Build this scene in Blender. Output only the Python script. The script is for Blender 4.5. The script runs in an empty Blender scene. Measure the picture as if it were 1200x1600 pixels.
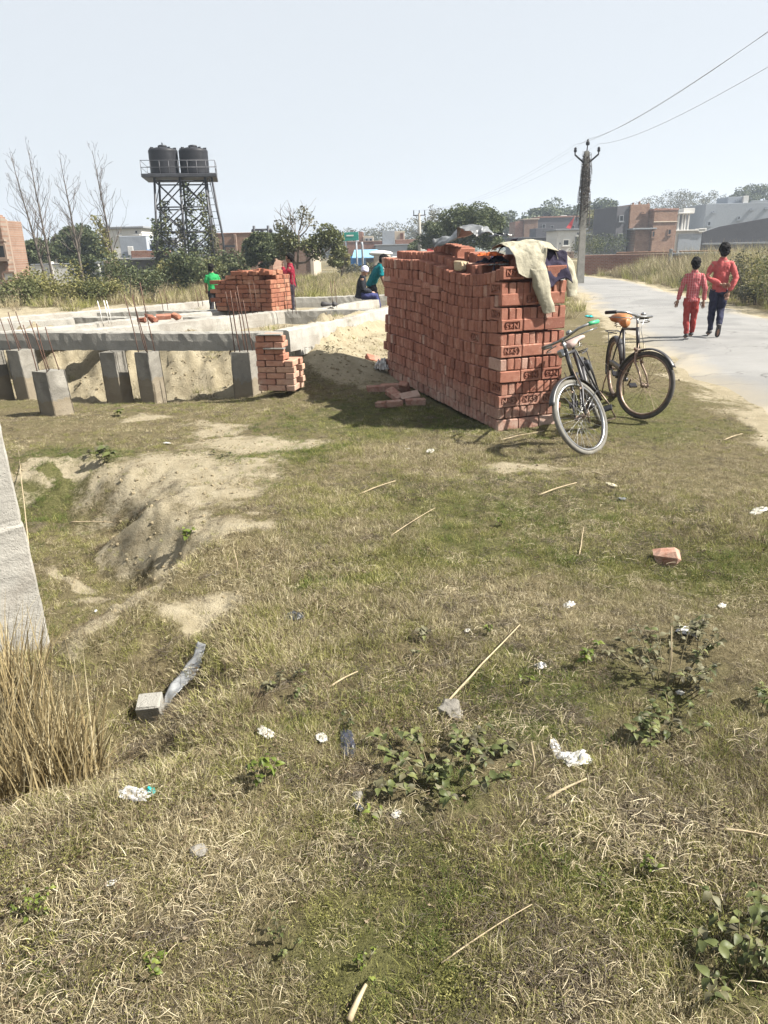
import bpy, bmesh, math, random
import numpy as np
from mathutils import Vector, Matrix, Euler, noise as mnoise

random.seed(7)
RNG = np.random.default_rng(7)
SC = bpy.context.scene
COL = SC.collection

# ------------------------------------------------------------------ camera
CAM_H, CAM_F, HORIZON, ROLL = 1.72, 1150.0, 390.0, math.radians(1.3)
PITCH = math.atan((800 - HORIZON) / CAM_F)
FW = Vector((0, math.cos(PITCH), -math.sin(PITCH)))
RT = Vector((1, 0, 0))
UP = Vector((0, math.sin(PITCH), math.cos(PITCH)))
CX = RT * math.cos(ROLL) - UP * math.sin(ROLL)
CY = RT * math.sin(ROLL) + UP * math.cos(ROLL)
cam_d = bpy.data.cameras.new('camera')
cam = bpy.data.objects.new('camera', cam_d)
COL.objects.link(cam)
M = Matrix.Identity(4)
for i in range(3):
    M[i][0], M[i][1], M[i][2] = CX[i], CY[i], -FW[i]
M[2][3] = CAM_H
cam.matrix_world = M
cam_d.sensor_fit = 'VERTICAL'
cam_d.sensor_height = 24.0
cam_d.lens = 24.0 * CAM_F / 1600.0
cam_d.clip_start = 0.05
cam_d.clip_end = 6000
SC.camera = cam

# ------------------------------------------------------------------ sky, sun, exposure
SUN_AZ, SUN_EL = math.radians(-10), math.radians(46)       # azimuth counted from +X towards +Y
world = bpy.data.worlds.new('World')
SC.world = world
world.use_nodes = True
wn, wl = world.node_tree.nodes, world.node_tree.links
wn.clear()
w_out = wn.new('ShaderNodeOutputWorld')
w_bg = wn.new('ShaderNodeBackground')
w_sky = wn.new('ShaderNodeTexSky')
w_sky.sky_type = 'NISHITA'
w_sky.sun_disc = False
w_sky.sun_elevation = SUN_EL
w_sky.sun_rotation = math.pi / 2 - SUN_AZ
w_sky.altitude = 100
w_sky.air_density = 1.0
w_sky.dust_density = 3.0
w_sky.ozone_density = 1.5
w_mix = wn.new('ShaderNodeMix')
w_mix.data_type = 'RGBA'
w_mix.inputs[0].default_value = 0.86
w_mix.inputs[7].default_value = (5.2, 5.42, 5.65, 1)        # hazy milky air
wl.new(w_sky.outputs[0], w_mix.inputs[6])
wl.new(w_mix.outputs[2], w_bg.inputs[0])
w_bg.inputs[1].default_value = 0.054
wl.new(w_bg.outputs[0], w_out.inputs[0])

sun_d = bpy.data.lights.new('sun', 'SUN')
sun_d.energy = 5.0
sun_d.angle = math.radians(0.6)
sun_d.color = (1.0, 0.95, 0.86)
sun = bpy.data.objects.new('sun', sun_d)
COL.objects.link(sun)
sv = Vector((math.cos(SUN_EL) * math.cos(SUN_AZ), math.cos(SUN_EL) * math.sin(SUN_AZ), math.sin(SUN_EL)))
sun.rotation_euler = sv.to_track_quat('Z', 'Y').to_euler()
sun.location = (20, 0, 30)

SC.view_settings.view_transform = 'Standard'
SC.view_settings.look = 'None'
SC.view_settings.exposure = 1.56
SC.view_settings.gamma = 1.0
SC.view_settings.use_curve_mapping = False
SC.render.engine = 'CYCLES'
SC.cycles.use_denoising = True
SC.cycles.max_bounces = 6
SC.cycles.diffuse_bounces = 3
SC.cycles.transmission_bounces = 4
SC.cycles.transparent_max_bounces = 6
SC.cycles.volume_bounces = 0

# ------------------------------------------------------------------ pixel -> place
def ray(u, v):
    x, y = (u - 600) / CAM_F, (800 - v) / CAM_F
    return FW + CX * x + CY * y
def at_z(u, v, z=0.0):
    d = ray(u, v); t = (z - CAM_H) / d.z
    return Vector((d.x * t, d.y * t, z))
def at_y(u, v, Y):
    d = ray(u, v); t = Y / d.y
    return Vector((d.x * t, Y, CAM_H + d.z * t))

# ------------------------------------------------------------------ noise on arrays
_perm = np.random.default_rng(3).random((64, 64))
def vnoise(x, y, s=1.0):
    x = np.asarray(x, float) * s; y = np.asarray(y, float) * s
    xi = np.floor(x).astype(int); yi = np.floor(y).astype(int)
    fx = x - xi; fy = y - yi
    fx = fx * fx * (3 - 2 * fx); fy = fy * fy * (3 - 2 * fy)
    g = lambda a, b: _perm[a % 64, b % 64]
    return ((g(xi, yi) * (1 - fx) + g(xi + 1, yi) * fx) * (1 - fy) +
            (g(xi, yi + 1) * (1 - fx) + g(xi + 1, yi + 1) * fx) * fy) - 0.5
def fbm(x, y, s=1.0, o=4):
    r = 0; a = 1.0
    for k in range(o):
        r = r + a * vnoise(np.asarray(x) + 17.3 * k, np.asarray(y) - 9.1 * k, s * 2 ** k); a *= 0.5
    return r
def sstep(a, b, x):
    t = np.clip((x - a) / (b - a), 0, 1)
    return t * t * (3 - 2 * t)
def poly_sd(x, y, poly):
    """signed distance to a polygon, positive inside"""
    x = np.asarray(x, float); y = np.asarray(y, float)
    d = np.full(x.shape, 1e9); ins = np.zeros(x.shape, bool)
    n = len(poly)
    for i in range(n):
        ax, ay = poly[i]; bx, by = poly[(i + 1) % n]
        ex, ey = bx - ax, by - ay
        t = np.clip(((x - ax) * ex + (y - ay) * ey) / (ex * ex + ey * ey), 0, 1)
        d = np.minimum(d, np.hypot(x - ax - t * ex, y - ay - t * ey))
        c = ((ay > y) != (by > y)) & (x < (bx - ax) * (y - ay) / (by - ay + 1e-12) + ax)
        ins ^= c
    return np.where(ins, d, -d)
def line_sd(x, y, pts):
    x = np.asarray(x, float); y = np.asarray(y, float)
    d = np.full(x.shape, 1e9)
    for (ax, ay), (bx, by) in zip(pts[:-1], pts[1:]):
        ex, ey = bx - ax, by - ay
        t = np.clip(((x - ax) * ex + (y - ay) * ey) / (ex * ex + ey * ey), 0, 1)
        d = np.minimum(d, np.hypot(x - ax - t * ex, y - ay - t * ey))
    return d

# ------------------------------------------------------------------ objects
def tag(o, label=None, cat=None, group=None, kind=None):
    if label: o['label'] = label
    if cat: o['category'] = cat
    if group: o['group'] = group
    if kind: o['kind'] = kind
    return o
def empty(name, loc=(0, 0, 0), rz=0.0, label=None, cat=None, group=None):
    o = bpy.data.objects.new(name, None)
    o.empty_display_size = 0.1
    COL.objects.link(o); o.location = loc; o.rotation_euler = (0, 0, rz)
    return tag(o, label, cat, group)
def link(name, me, parent=None, m=None):
    o = bpy.data.objects.new(name, me)
    COL.objects.link(o)
    if m is not None:
        me.materials.clear(); me.materials.append(m)
    if parent is not None: o.parent = parent
    return o

class MB:
    """collects geometry for ONE mesh"""
    def __init__(s): s.v = []; s.f = []; s.sm = []; s.mi = []; s.cur = 0
    def add(s, vs, fs, smooth=False):
        b = len(s.v); s.v += [tuple(p) for p in vs]
        for f in fs: s.f.append(tuple(b + i for i in f)); s.sm.append(smooth); s.mi.append(s.cur)
        return s
    def box(s, c, d, rot=None, bev=0.0, M=None):
        x, y, z = [q / 2 for q in d]
        if bev > 0:
            b = bev; vs = []; fs = []
            def P(a, bb, cc): vs.append(Vector((a, bb, cc))); return len(vs) - 1
            idx = {}
            for sx in (-1, 1):
                for sy in (-1, 1):
                    for sz in (-1, 1):
                        idx[sx, sy, sz, 0] = P(sx * x, sy * (y - b), sz * (z - b))
                        idx[sx, sy, sz, 1] = P(sx * (x - b), sy * y, sz * (z - b))
                        idx[sx, sy, sz, 2] = P(sx * (x - b), sy * (y - b), sz * z)
            I = lambda a, bb, cc, k: idx[a, bb, cc, k]
            for q in (-1, 1):
                fs.append([I(q, -1, -1, 0), I(q, 1, -1, 0), I(q, 1, 1, 0), I(q, -1, 1, 0)][::q])
                fs.append([I(1, q, -1, 1), I(-1, q, -1, 1), I(-1, q, 1, 1), I(1, q, 1, 1)][::q])
                fs.append([I(-1, -1, q, 2), I(1, -1, q, 2), I(1, 1, q, 2), I(-1, 1, q, 2)][::q])
            for a in (-1, 1):
                for c2 in (-1, 1):
                    fs.append([I(a, c2, -1, 0), I(a, c2, -1, 1), I(a, c2, 1, 1), I(a, c2, 1, 0)])
                    fs.append([I(a, -1, c2, 0), I(a, 1, c2, 0), I(a, 1, c2, 2), I(a, -1, c2, 2)])
                    fs.append([I(-1, a, c2, 1), I(1, a, c2, 1), I(1, a, c2, 2), I(-1, a, c2, 2)])
            for sx in (-1, 1):
                for sy in (-1, 1):
                    for sz in (-1, 1):
                        fs.append([I(sx, sy, sz, 0), I(sx, sy, sz, 1), I(sx, sy, sz, 2)])
        else:
            vs = [Vector((sx * x, sy * y, sz * z)) for sz in (-1, 1) for sy in (-1, 1) for sx in (-1, 1)]
            fs = [(0, 2, 3, 1), (4, 5, 7, 6), (0, 1, 5, 4), (2, 6, 7, 3), (0, 4, 6, 2), (1, 3, 7, 5)]
        R = Matrix.Identity(3)
        if rot is not None: R = Euler(rot).to_matrix()
        c = Vector(c)
        vs = [R @ p + c for p in vs]
        if M is not None: vs = [M @ p for p in vs]
        return s.add(vs, fs)
    def tube(s, pts, r, n=6, cap=True, smooth=True, flat=1.0, nrm=None):
        pts = [Vector(p) for p in pts]
        rs = r if isinstance(r, (list, tuple)) else [r] * len(pts)
        vs = []; fs = []; prev = None
        for i, p in enumerate(pts):
            t = (pts[min(i + 1, len(pts) - 1)] - pts[max(i - 1, 0)])
            if t.length < 1e-9: t = Vector((0, 0, 1))
            t.normalize()
            if prev is None:
                a = Vector(nrm) if nrm is not None else (Vector((0, 0, 1)) if abs(t.z) < 0.9 else Vector((1, 0, 0)))
            else: a = prev
            a = (a - t * a.dot(t))
            if a.length < 1e-6: a = t.orthogonal()
            a.normalize(); b = t.cross(a); prev = a
            for k in range(n):
                g = 2 * math.pi * k / n
                vs.append(p + a * math.cos(g) * rs[i] * flat + b * math.sin(g) * rs[i])
        for i in range(len(pts) - 1):
            for k in range(n):
                k2 = (k + 1) % n
                fs.append((i * n + k, i * n + k2, (i + 1) * n + k2, (i + 1) * n + k))
        if cap:
            fs.append(tuple(range(n))[::-1]); fs.append(tuple((len(pts) - 1) * n + k for k in range(n)))
        return s.add(vs, fs, smooth)
    def rings(s, rings, smooth=True, cap=True, closed=True):
        n = len(rings[0]); vs = [p for r in rings for p in r]; fs = []
        for i in range(len(rings) - 1):
            for k in range(n if closed else n - 1):
                k2 = (k + 1) % n
                fs.append((i * n + k, i * n + k2, (i + 1) * n + k2, (i + 1) * n + k))
        if cap:
            fs.append(tuple(range(n))[::-1]); fs.append(tuple((len(rings) - 1) * n + k for k in range(n)))
        return s.add(vs, fs, smooth)
    def lathe(s, prof, n=16, c=(0, 0, 0), M=None, smooth=True):
        rings = []
        for r, z in prof:
            rg = [Vector((r * math.cos(2 * math.pi * k / n), r * math.sin(2 * math.pi * k / n), z)) for k in range(n)]
            if M is not None: rg = [M @ p for p in rg]
            rings.append([p + Vector(c) for p in rg])
        return s.rings(rings, smooth)
    def ell(s, c, r, n=12, m=8, M=None):
        rings = []
        for i in range(m + 1):
            a = math.pi * (i / m) * 0.998 + 0.001
            rings.append([Vector((r[0] * math.sin(a) * math.cos(2 * math.pi * k / n), r[1] * math.sin(a) * math.sin(2 * math.pi * k / n), -r[2] * math.cos(a))) for k in range(n)])
        c = Vector(c)
        rings = [[(M @ p if M is not None else p) + c for p in rg] for rg in rings]
        return s.rings(rings)
    def torus(s, R, r, n=40, m=8, M=None, sq=1.0):
        vs = []; fs = []
        for i in range(n):
            a = 2 * math.pi * i / n
            for k in range(m):
                b = 2 * math.pi * k / m
                rr = R + r * math.cos(b)
                p = Vector((rr * math.cos(a), r * sq * math.sin(b), rr * math.sin(a)))
                vs.append(M @ p if M is not None else p)
        for i in range(n):
            for k in range(m):
                fs.append((i * m + k, i * m + (k + 1) % m, ((i + 1) % n) * m + (k + 1) % m, ((i + 1) % n) * m + k))
        return s.add(vs, fs, True)
    def mesh(s, name='mesh'):
        me = bpy.data.meshes.new(name)
        me.from_pydata(s.v, [], s.f)
        if any(s.sm): me.polygons.foreach_set('use_smooth', s.sm)
        if any(s.mi): me.polygons.foreach_set('material_index', s.mi)
        me.update()
        return me
    def obj(s, name, m, parent=None):
        me = s.mesh(name)
        for mm in (m if isinstance(m, (list, tuple)) else [m]): me.materials.append(mm)
        o = bpy.data.objects.new(name, me); COL.objects.link(o)
        if parent is not None: o.parent = parent
        return o

def fix_normals(me):
    bm = bmesh.new(); bm.from_mesh(me); bmesh.ops.recalc_face_normals(bm, faces=bm.faces); bm.to_mesh(me); bm.free()
def copy_tree(o, parent=None):
    c = o.copy(); COL.objects.link(c); c.parent = parent
    for ch in list(o.children): copy_tree(ch, c)
    return c

# ------------------------------------------------------------------ materials
def col(c): return (c[0], c[1], c[2], 1.0)
class NT:
    def __init__(s, name):
        s.m = bpy.data.materials.new(name); s.m.use_nodes = True
        s.n = s.m.node_tree.nodes; s.l = s.m.node_tree.links
        s.b = s.n['Principled BSDF']; s.out = s.n['Material Output']
    def node(s, t, **kw):
        x = s.n.new(t)
        for k, v in kw.items(): setattr(x, k, v)
        return x
    def noise(s, scale, detail=4, rough=0.6, vec=None, dist=0.0):
        x = s.n.new('ShaderNodeTexNoise'); x.inputs['Scale'].default_value = scale
        x.inputs['Detail'].default_value = detail; x.inputs['Roughness'].default_value = rough
        x.inputs['Distortion'].default_value = dist
        if vec is not None: s.l.new(vec, x.inputs['Vector'])
        return x.outputs[0]
    def ramp(s, fac, stops, interp='LINEAR'):
        x = s.n.new('ShaderNodeValToRGB'); x.color_ramp.interpolation = interp
        e = x.color_ramp.elements
        while len(e) < len(stops): e.new(0.5)
        for el, (p, c) in zip(e, stops):
            el.position = p; el.color = col(c) if not isinstance(c, (int, float)) else (c, c, c, 1)
        s.l.new(fac, x.inputs[0]); return x.outputs[0]
    def mix(s, fac, a, b, mode='MIX'):
        x = s.n.new('ShaderNodeMix'); x.data_type = 'RGBA'; x.blend_type = mode
        for val, inp in ((fac, x.inputs[0]), (a, x.inputs[6]), (b, x.inputs[7])):
            if isinstance(val, (int, float)): inp.default_value = val if inp is x.inputs[0] else (val, val, val, 1)
            elif isinstance(val, tuple): inp.default_value = col(val)
            else: s.l.new(val, inp)
        return x.outputs[2]
    def math(s, op, a, b=0.0):
        x = s.n.new('ShaderNodeMath'); x.operation = op
        for val, inp in ((a, x.inputs[0]), (b, x.inputs[1])):
            if isinstance(val, (int, float)): inp.default_value = val
            else: s.l.new(val, inp)
        return x.outputs[0]
    def bump(s, h, strength=0.4, dist=0.01):
        x = s.n.new('ShaderNodeBump'); x.inputs['Strength'].default_value = strength; x.inputs['Distance'].default_value = dist
        s.l.new(h, x.inputs['Height']); s.l.new(x.outputs[0], s.b.inputs['Normal'])
    def base(s, c, rough=0.8, metal=0.0, spec=None):
        if isinstance(c, tuple): s.b.inputs['Base Color'].default_value = col(c)
        else: s.l.new(c, s.b.inputs['Base Color'])
        if isinstance(rough, (int, float)): s.b.inputs['Roughness'].default_value = rough
        else: s.l.new(rough, s.b.inputs['Roughness'])
        s.b.inputs['Metallic'].default_value = metal
        if spec is not None: s.b.inputs['Specular IOR Level'].default_value = spec
    def objc(s): return s.node('ShaderNodeTexCoord').outputs['Object']
    def pos(s): return s.node('ShaderNodeNewGeometry').outputs['Position']
    def rnd(s):
        g = s.node('ShaderNodeNewGeometry'); o = s.node('ShaderNodeObjectInfo')
        return s.math('FRACT', s.math('ADD', g.outputs['Random Per Island'], o.outputs['Random']))

def simple(name, c, rough=0.7, metal=0.0, var=0.25, scale=6.0, bump=0.0, bscale=40.0, spec=None, coord='obj'):
    t = NT(name)
    v = t.objc() if coord == 'obj' else t.pos()
    n = t.noise(scale, 5, 0.65, v)
    dark = tuple(q * (1 - var) for q in c); lite = tuple(min(1, q * (1 + var)) for q in c)
    t.base(t.ramp(n, [(0.3, dark), (0.7, lite)]), rough, metal, spec)
    if bump > 0: t.bump(t.noise(bscale, 6, 0.7, v), bump, 0.02)
    return t.m

def m_brick(name, ramp, dust=0.25):
    t = NT(name); r = t.rnd(); v = t.objc(); p = t.pos()
    c = t.ramp(r, ramp)
    n1 = t.noise(14, 6, 0.7, p); n2 = t.noise(70, 4, 0.7, p)
    c = t.mix(t.ramp(n2, [(0.35, 0.0), (0.75, 0.55)]), c, (0.28, 0.145, 0.10))
    c = t.mix(t.math('MULTIPLY', t.ramp(n1, [(0.35, 1.0), (0.5, 0.0)]), 0.45), c, (0.15, 0.05, 0.032))
    c = t.mix(t.math('MULTIPLY', t.ramp(n1, [(0.58, 0.0), (0.72, 1.0)]), dust), c, (0.58, 0.42, 0.33))
    sp = t.node('ShaderNodeSeparateXYZ'); t.l.new(p, sp.inputs[0])
    low = t.ramp(t.math('ADD', sp.outputs[2], t.math('MULTIPLY', t.math('SUBTRACT', t.noise(3.5, 4, .6, p), .5), .9)), [(0.10, .75), (0.42, 0.0)])
    c = t.mix(t.math('MULTIPLY', low, t.ramp(n1, [(.4, .25), (.6, 1.0)])), c, (0.36, 0.27, 0.22))
    t.base(c, 0.92, 0, 0.2)
    t.bump(t.math('ADD', n2, t.noise(190, 3, 0.7, p)), 0.55, 0.006)
    return t.m
M_BRICK = m_brick('fired_brick', [(0.0, (0.15, 0.058, 0.042)), (0.12, (0.22, 0.086, 0.060)), (0.50, (0.258, 0.105, 0.072)), (0.85, (0.295, 0.13, 0.090)), (0.95, (0.335, 0.175, 0.13)), (1.0, (0.40, 0.29, 0.24))], .42)
M_BRICK2 = m_brick('fired_brick_orange', [(0.0, (0.15, 0.055, 0.034)), (0.5, (0.22, 0.085, 0.05)), (0.85, (0.27, 0.12, 0.072)), (1.0, (0.30, 0.17, 0.11))], 0.2)
M_BRICK3 = m_brick('mortared_brick', [(0.0, (0.30, 0.13, 0.085)), (0.5, (0.40, 0.20, 0.14)), (1.0, (0.46, 0.32, 0.23))], 0.5)

def m_concrete(name, c, stain=(0.2, 0.19, 0.17), sc=5.0, splash=0.0):
    t = NT(name); p = t.pos()
    n1 = t.noise(sc, 7, 0.7, p); n2 = t.noise(60, 5, 0.75, p); n3 = t.noise(sc * 0.35, 3, 0.5, p, 0.6)
    k = t.ramp(n1, [(0.25, tuple(q * 0.72 for q in c)), (0.5, c), (0.75, tuple(min(0.85, q * 1.18) for q in c))])
    k = t.mix(t.math('MULTIPLY', t.ramp(n3, [(0.50, 0.0), (0.64, 1.0)]), 0.6), k, stain)
    k = t.mix(t.math('MULTIPLY', t.ramp(n2, [(0.28, 1.0), (0.40, 0.0)]), 0.6), k, tuple(q * 0.45 for q in c))
    sp = t.node('ShaderNodeSeparateXYZ'); t.l.new(p, sp.inputs[0])
    vo = t.node('ShaderNodeTexVoronoi'); vo.inputs['Scale'].default_value = 55; t.l.new(p, vo.inputs['Vector'])
    pit = t.math('MULTIPLY', t.ramp(vo.outputs['Distance'], [(.10, 1.0), (.22, 0.0)]), t.ramp(t.noise(4, 3, .6, p), [(.5, 0.0), (.62, 1.0)]))
    k = t.mix(t.math('MULTIPLY', pit, .7), k, tuple(q * .35 for q in c))
    k = t.mix(t.math('MULTIPLY', t.ramp(t.math('ADD', sp.outputs[2], t.math('MULTIPLY', n1, -.35)), [(-.42, .8), (-.20, 0.0)]), splash), k, (.17, .135, .085))
    t.base(k, 0.93, 0, 0.2)
    t.bump(t.math('SUBTRACT', t.math('ADD', n2, n1), pit), 0.7, 0.014)
    return t.m
M_CONC = m_concrete('cast_concrete', (0.25, 0.24, 0.216))
M_COLUMN = m_concrete('column_concrete', (0.215, 0.203, 0.178), (.10, .092, .078), 7.0, .8)
M_CONC2 = m_concrete('pale_cast_concrete', (0.30, 0.287, 0.258), (0.19, 0.17, 0.145))
M_PAINTW = simple('white_paint', (0.75, 0.74, 0.71), 0.6, 0, 0.12, 3)
M_RUST = simple('rusty_steel', (0.10, 0.055, 0.04), 0.75, 0.4, 0.4, 30)
M_STEEL_DK = simple('dark_painted_steel', (0.035, 0.036, 0.042), 0.5, 0.3, 0.3, 8)
M_BLACKP = simple('black_plastic', (0.016, 0.016, 0.019), 0.5, 0, 0.25, 5, spec=.2)
# ------------------------------------------------------------------ terrain
def P2(u, v, z=0.0):
    p = at_z(u, v, z); return (p.x, p.y)
PIT1 = [(-5.5, 6.2)] + [P2(*q) for q in ((0, 722), (60, 720), (160, 715), (238, 742), (268, 790), (330, 828), (385, 848), (300, 885), (200, 945), (110, 995))] + [(-2.2, 3.0), (-5.0, 3.0)]
PIT2 = [(-3.0, 2.75)] + [P2(*q) for q in ((0, 1100), (110, 1035), (250, 965), (350, 940), (372, 1010), (335, 1080), (300, 1160), (200, 1210), (0, 1270))] + [(-2.5, 1.8)]
ROAD_L = [(3.45, 1.0), (3.65, 4.0), (3.85, 6.4), (4.2, 9.5), (4.9, 14.0), (5.75, 19.5), (7.0, 26.0), (8.3, 32.5), (9.0, 37.5), (8.6, 44.0), (6.0, 52.0), (0.0, 60.0), (-10, 66)]
ROAD_R = [(7.35, 1.0), (7.5, 4.0), (7.65, 6.4), (7.95, 9.5), (8.6, 14.0), (9.5, 19.5), (10.4, 25.0), (11.4, 31.5), (12.3, 38.0), (12.0, 46.0), (9.0, 55.0), (2.5, 63.5), (-8, 70)]
ROAD_POLY = ROAD_L + ROAD_R[::-1]
# plinth-beam plan lines
A1 = [(-9.0, 11.3), (-1.30, 9.68)]
B1 = [(-1.30, 9.68), (0.45, 14.2), (1.6, 17.2)]
STK0 = Vector((1.14, 7.10, 0)); STK_L = Vector((-0.36, 0.933, 0)).normalized(); STK_R = Vector((0.933, 0.36, 0)).normalized()

def terrain(x, y):
    x = np.asarray(x, float); y = np.asarray(y, float)
    r = np.hypot(x, y)
    road = poly_sd(x, y, ROAD_POLY)
    flat = sstep(-1.4, -0.1, road)
    h = (fbm(x, y, 0.35, 3) * 0.10 + fbm(x + 5, y, 1.6, 3) * 0.035 + fbm(x, y + 3, 6.0, 3) * 0.018) * (1 - flat)
    h *= 1 - sstep(40, 120, r)
    # holes dug beside the post, with crumbling rims
    wob = fbm(x, y, 2.2, 3) * 0.28
    s1 = poly_sd(x, y, PIT1) + wob
    h -= 0.40 * sstep(-0.08, 0.60, s1) * (0.9 + 0.35 * fbm(x, y, 1.1, 2))
    s2 = poly_sd(x, y, PIT2) + wob
    h -= 0.26 * sstep(-0.10, 0.50, s2)
    rid = np.exp(-(line_sd(x, y, [P2(130, 1000), P2(250, 920), P2(395, 850)]) / 0.13) ** 2)
    h += 0.09 * rid
    ban = np.exp(-(s1 / 0.14) ** 2) * (y > 3.2)
    h += ban * (fbm(x, y, 10, 3) * 0.045)
    bare = np.exp(-((x - P2(310, 755)[0]) / 1.2) ** 2 - ((y - P2(310, 755)[1]) / .9) ** 2)
    h += fbm(x, y, 14, 3) * 0.022 * np.maximum(sstep(-.3, .1, np.maximum(s1, s2)), bare) + .05 * bare * fbm(x, y, 3.0, 3)
    # building plot: sandy fill behind the front beam, bank in front of the side beam
    nx, ny = 0.205, 0.979
    d = (x + 1.30) * nx + (y - 9.68) * ny                 # distance behind the front beam
    bx, by = 0.932, -0.361
    e = (x + 1.30) * bx + (y - 9.68) * by                 # distance to the right of the side beam
    inside = sstep(-0.25, 0.15, -e) * sstep(-1.2, 0.0, 18.5 - y)
    fill = 0.52 * sstep(0.1, 1.5, d) - (0.14 + .14 * sstep(-2.0, -3.6, x)) * np.exp(-((d - 0.05) / 0.65) ** 2)
    fill = fill + sstep(-0.2, 0.6, d) * (1 - sstep(1.6, 2.4, d)) * (fbm(x, y, 2.4, 4) * 0.26 + fbm(x, y, 8, 3) * .12)
    h += inside * fill
    bank = 0.40 * (1 - sstep(0.0, 1.9, e)) * sstep(-0.5, 0.5, e + 0.25) * sstep(8.9, 10.4, y + 0.25 * e) * sstep(-1.2, 0.0, 18.5 - y)
    h += bank * (1 + 0.35 * fbm(x, y, 1.5, 3))
    h += 0.10 * sstep(7.6, 9.6, y) * (1 - sstep(3.0, 4.2, x)) * (x > -1.2) * (1 - inside) * sstep(-1.0, 2.0, x + 1.2)
    h += 0.22 * sstep(17.5, 20, y) * (1 - sstep(35, 70, y)) * (1 - sstep(2, 7, x))
    # verge beyond the road climbs a little towards the low wall
    h += 0.55 * sstep(0.6, 7.0, -road) * (x > 5) * sstep(8, 14, y + x * 0.3) * (1 - sstep(70, 140, y))
    return h

def gz(x, y): return float(terrain(np.array([x]), np.array([y]))[0])

def build_ground():
    ang = np.concatenate([np.linspace(-180, -50, 36)[:-1], np.linspace(-50, 50, 420), np.linspace(50, 180, 36)[1:-1]])
    rad = np.concatenate([[0.35], np.geomspace(0.6, 20, 330), np.geomspace(20.6, 520, 70)])
    A, R = np.meshgrid(np.radians(ang), rad)
    X = R * np.sin(A); Y = R * np.cos(A)
    Z = terrain(X.ravel(), Y.ravel()).reshape(X.shape)
    na, nr = len(ang), len(rad)
    V = np.stack([X.ravel(), Y.ravel(), Z.ravel()], 1)
    i = np.arange(nr - 1)[:, None]; k = np.arange(na)[None, :]
    k2 = (k + 1) % na
    F = np.stack([(i * na + k).ravel(), (i * na + k2 + 0 * i).ravel(), ((i + 1) * na + k2).ravel(), ((i + 1) * na + k).ravel()], 1)
    V = np.vstack([V, [[0, 0, gz(0, 0)]]])
    me = bpy.data.meshes.new('ground')
    fs = [tuple(q[::-1]) for q in F.tolist()] + [(len(V) - 1, q, (q + 1) % na)[::-1] for q in range(na)]
    me.from_pydata(V.tolist(), [], fs)
    me.polygons.foreach_set('use_smooth', [True] * len(me.polygons))
    s, g = masks(V[:, 0], V[:, 1])
    ca = me.color_attributes.new('cover', 'FLOAT_COLOR', 'POINT')
    ca.data.foreach_set('color', np.stack([s, g, np.zeros_like(s), np.ones_like(s)], 1).ravel())
    me.update()
    o = bpy.data.objects.new('ground', me); COL.objects.link(o)
    tag(o, 'dry grassy waste ground with sandy hollows and worn patches', 'ground', kind='structure')
    return o

SAND_SPOTS = [(P2(300, 735), 0.85, 0.55), (P2(330, 775), 0.5, 0.4), (P2(400, 690), 0.7, 0.3), (P2(215, 655), 0.35, 0.12), (P2(300, 970), 0.26, 0.16), (P2(340, 950), 0.16, 0.15),
              (P2(130, 900, -0.3), 0.13, 0.10), (P2(90, 885, -0.3), 0.13, 0.08), (P2(380, 820), 0.12, 0.08), (P2(350, 665), 0.5, 0.12),
              (P2(830, 735), 0.5, 0.12)]
GREEN_SPOTS = [(P2(690, 660), 1.1, 0.5), (P2(620, 650), 0.8, 0.5), (P2(700, 800), 0.8, 0.45), (P2(560, 910), 0.45, 0.18), (P2(720, 860), 0.7, 0.25),
               (P2(120, 780, -0.35), 0.55, 0.30), (P2(70, 800, -0.35), 0.5, 0.30), (P2(960, 870), 0.6, 0.2), (P2(1120, 880), 0.6, 0.25), (P2(930, 640), 0.9, 0.5), (P2(1010, 670), 0.6, 0.4), (P2(450, 700), 0.5, 0.4),
               (P2(880, 1060), 0.35, 0.2), (P2(640, 1480), 0.3, 0.2), (P2(960, 1470), 0.35, 0.2), (P2(60, 1440), 0.15, 0.1), (P2(1140, 1500), 0.3, 0.2), (P2(700, 1230), 0.25, 0.2)]
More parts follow.
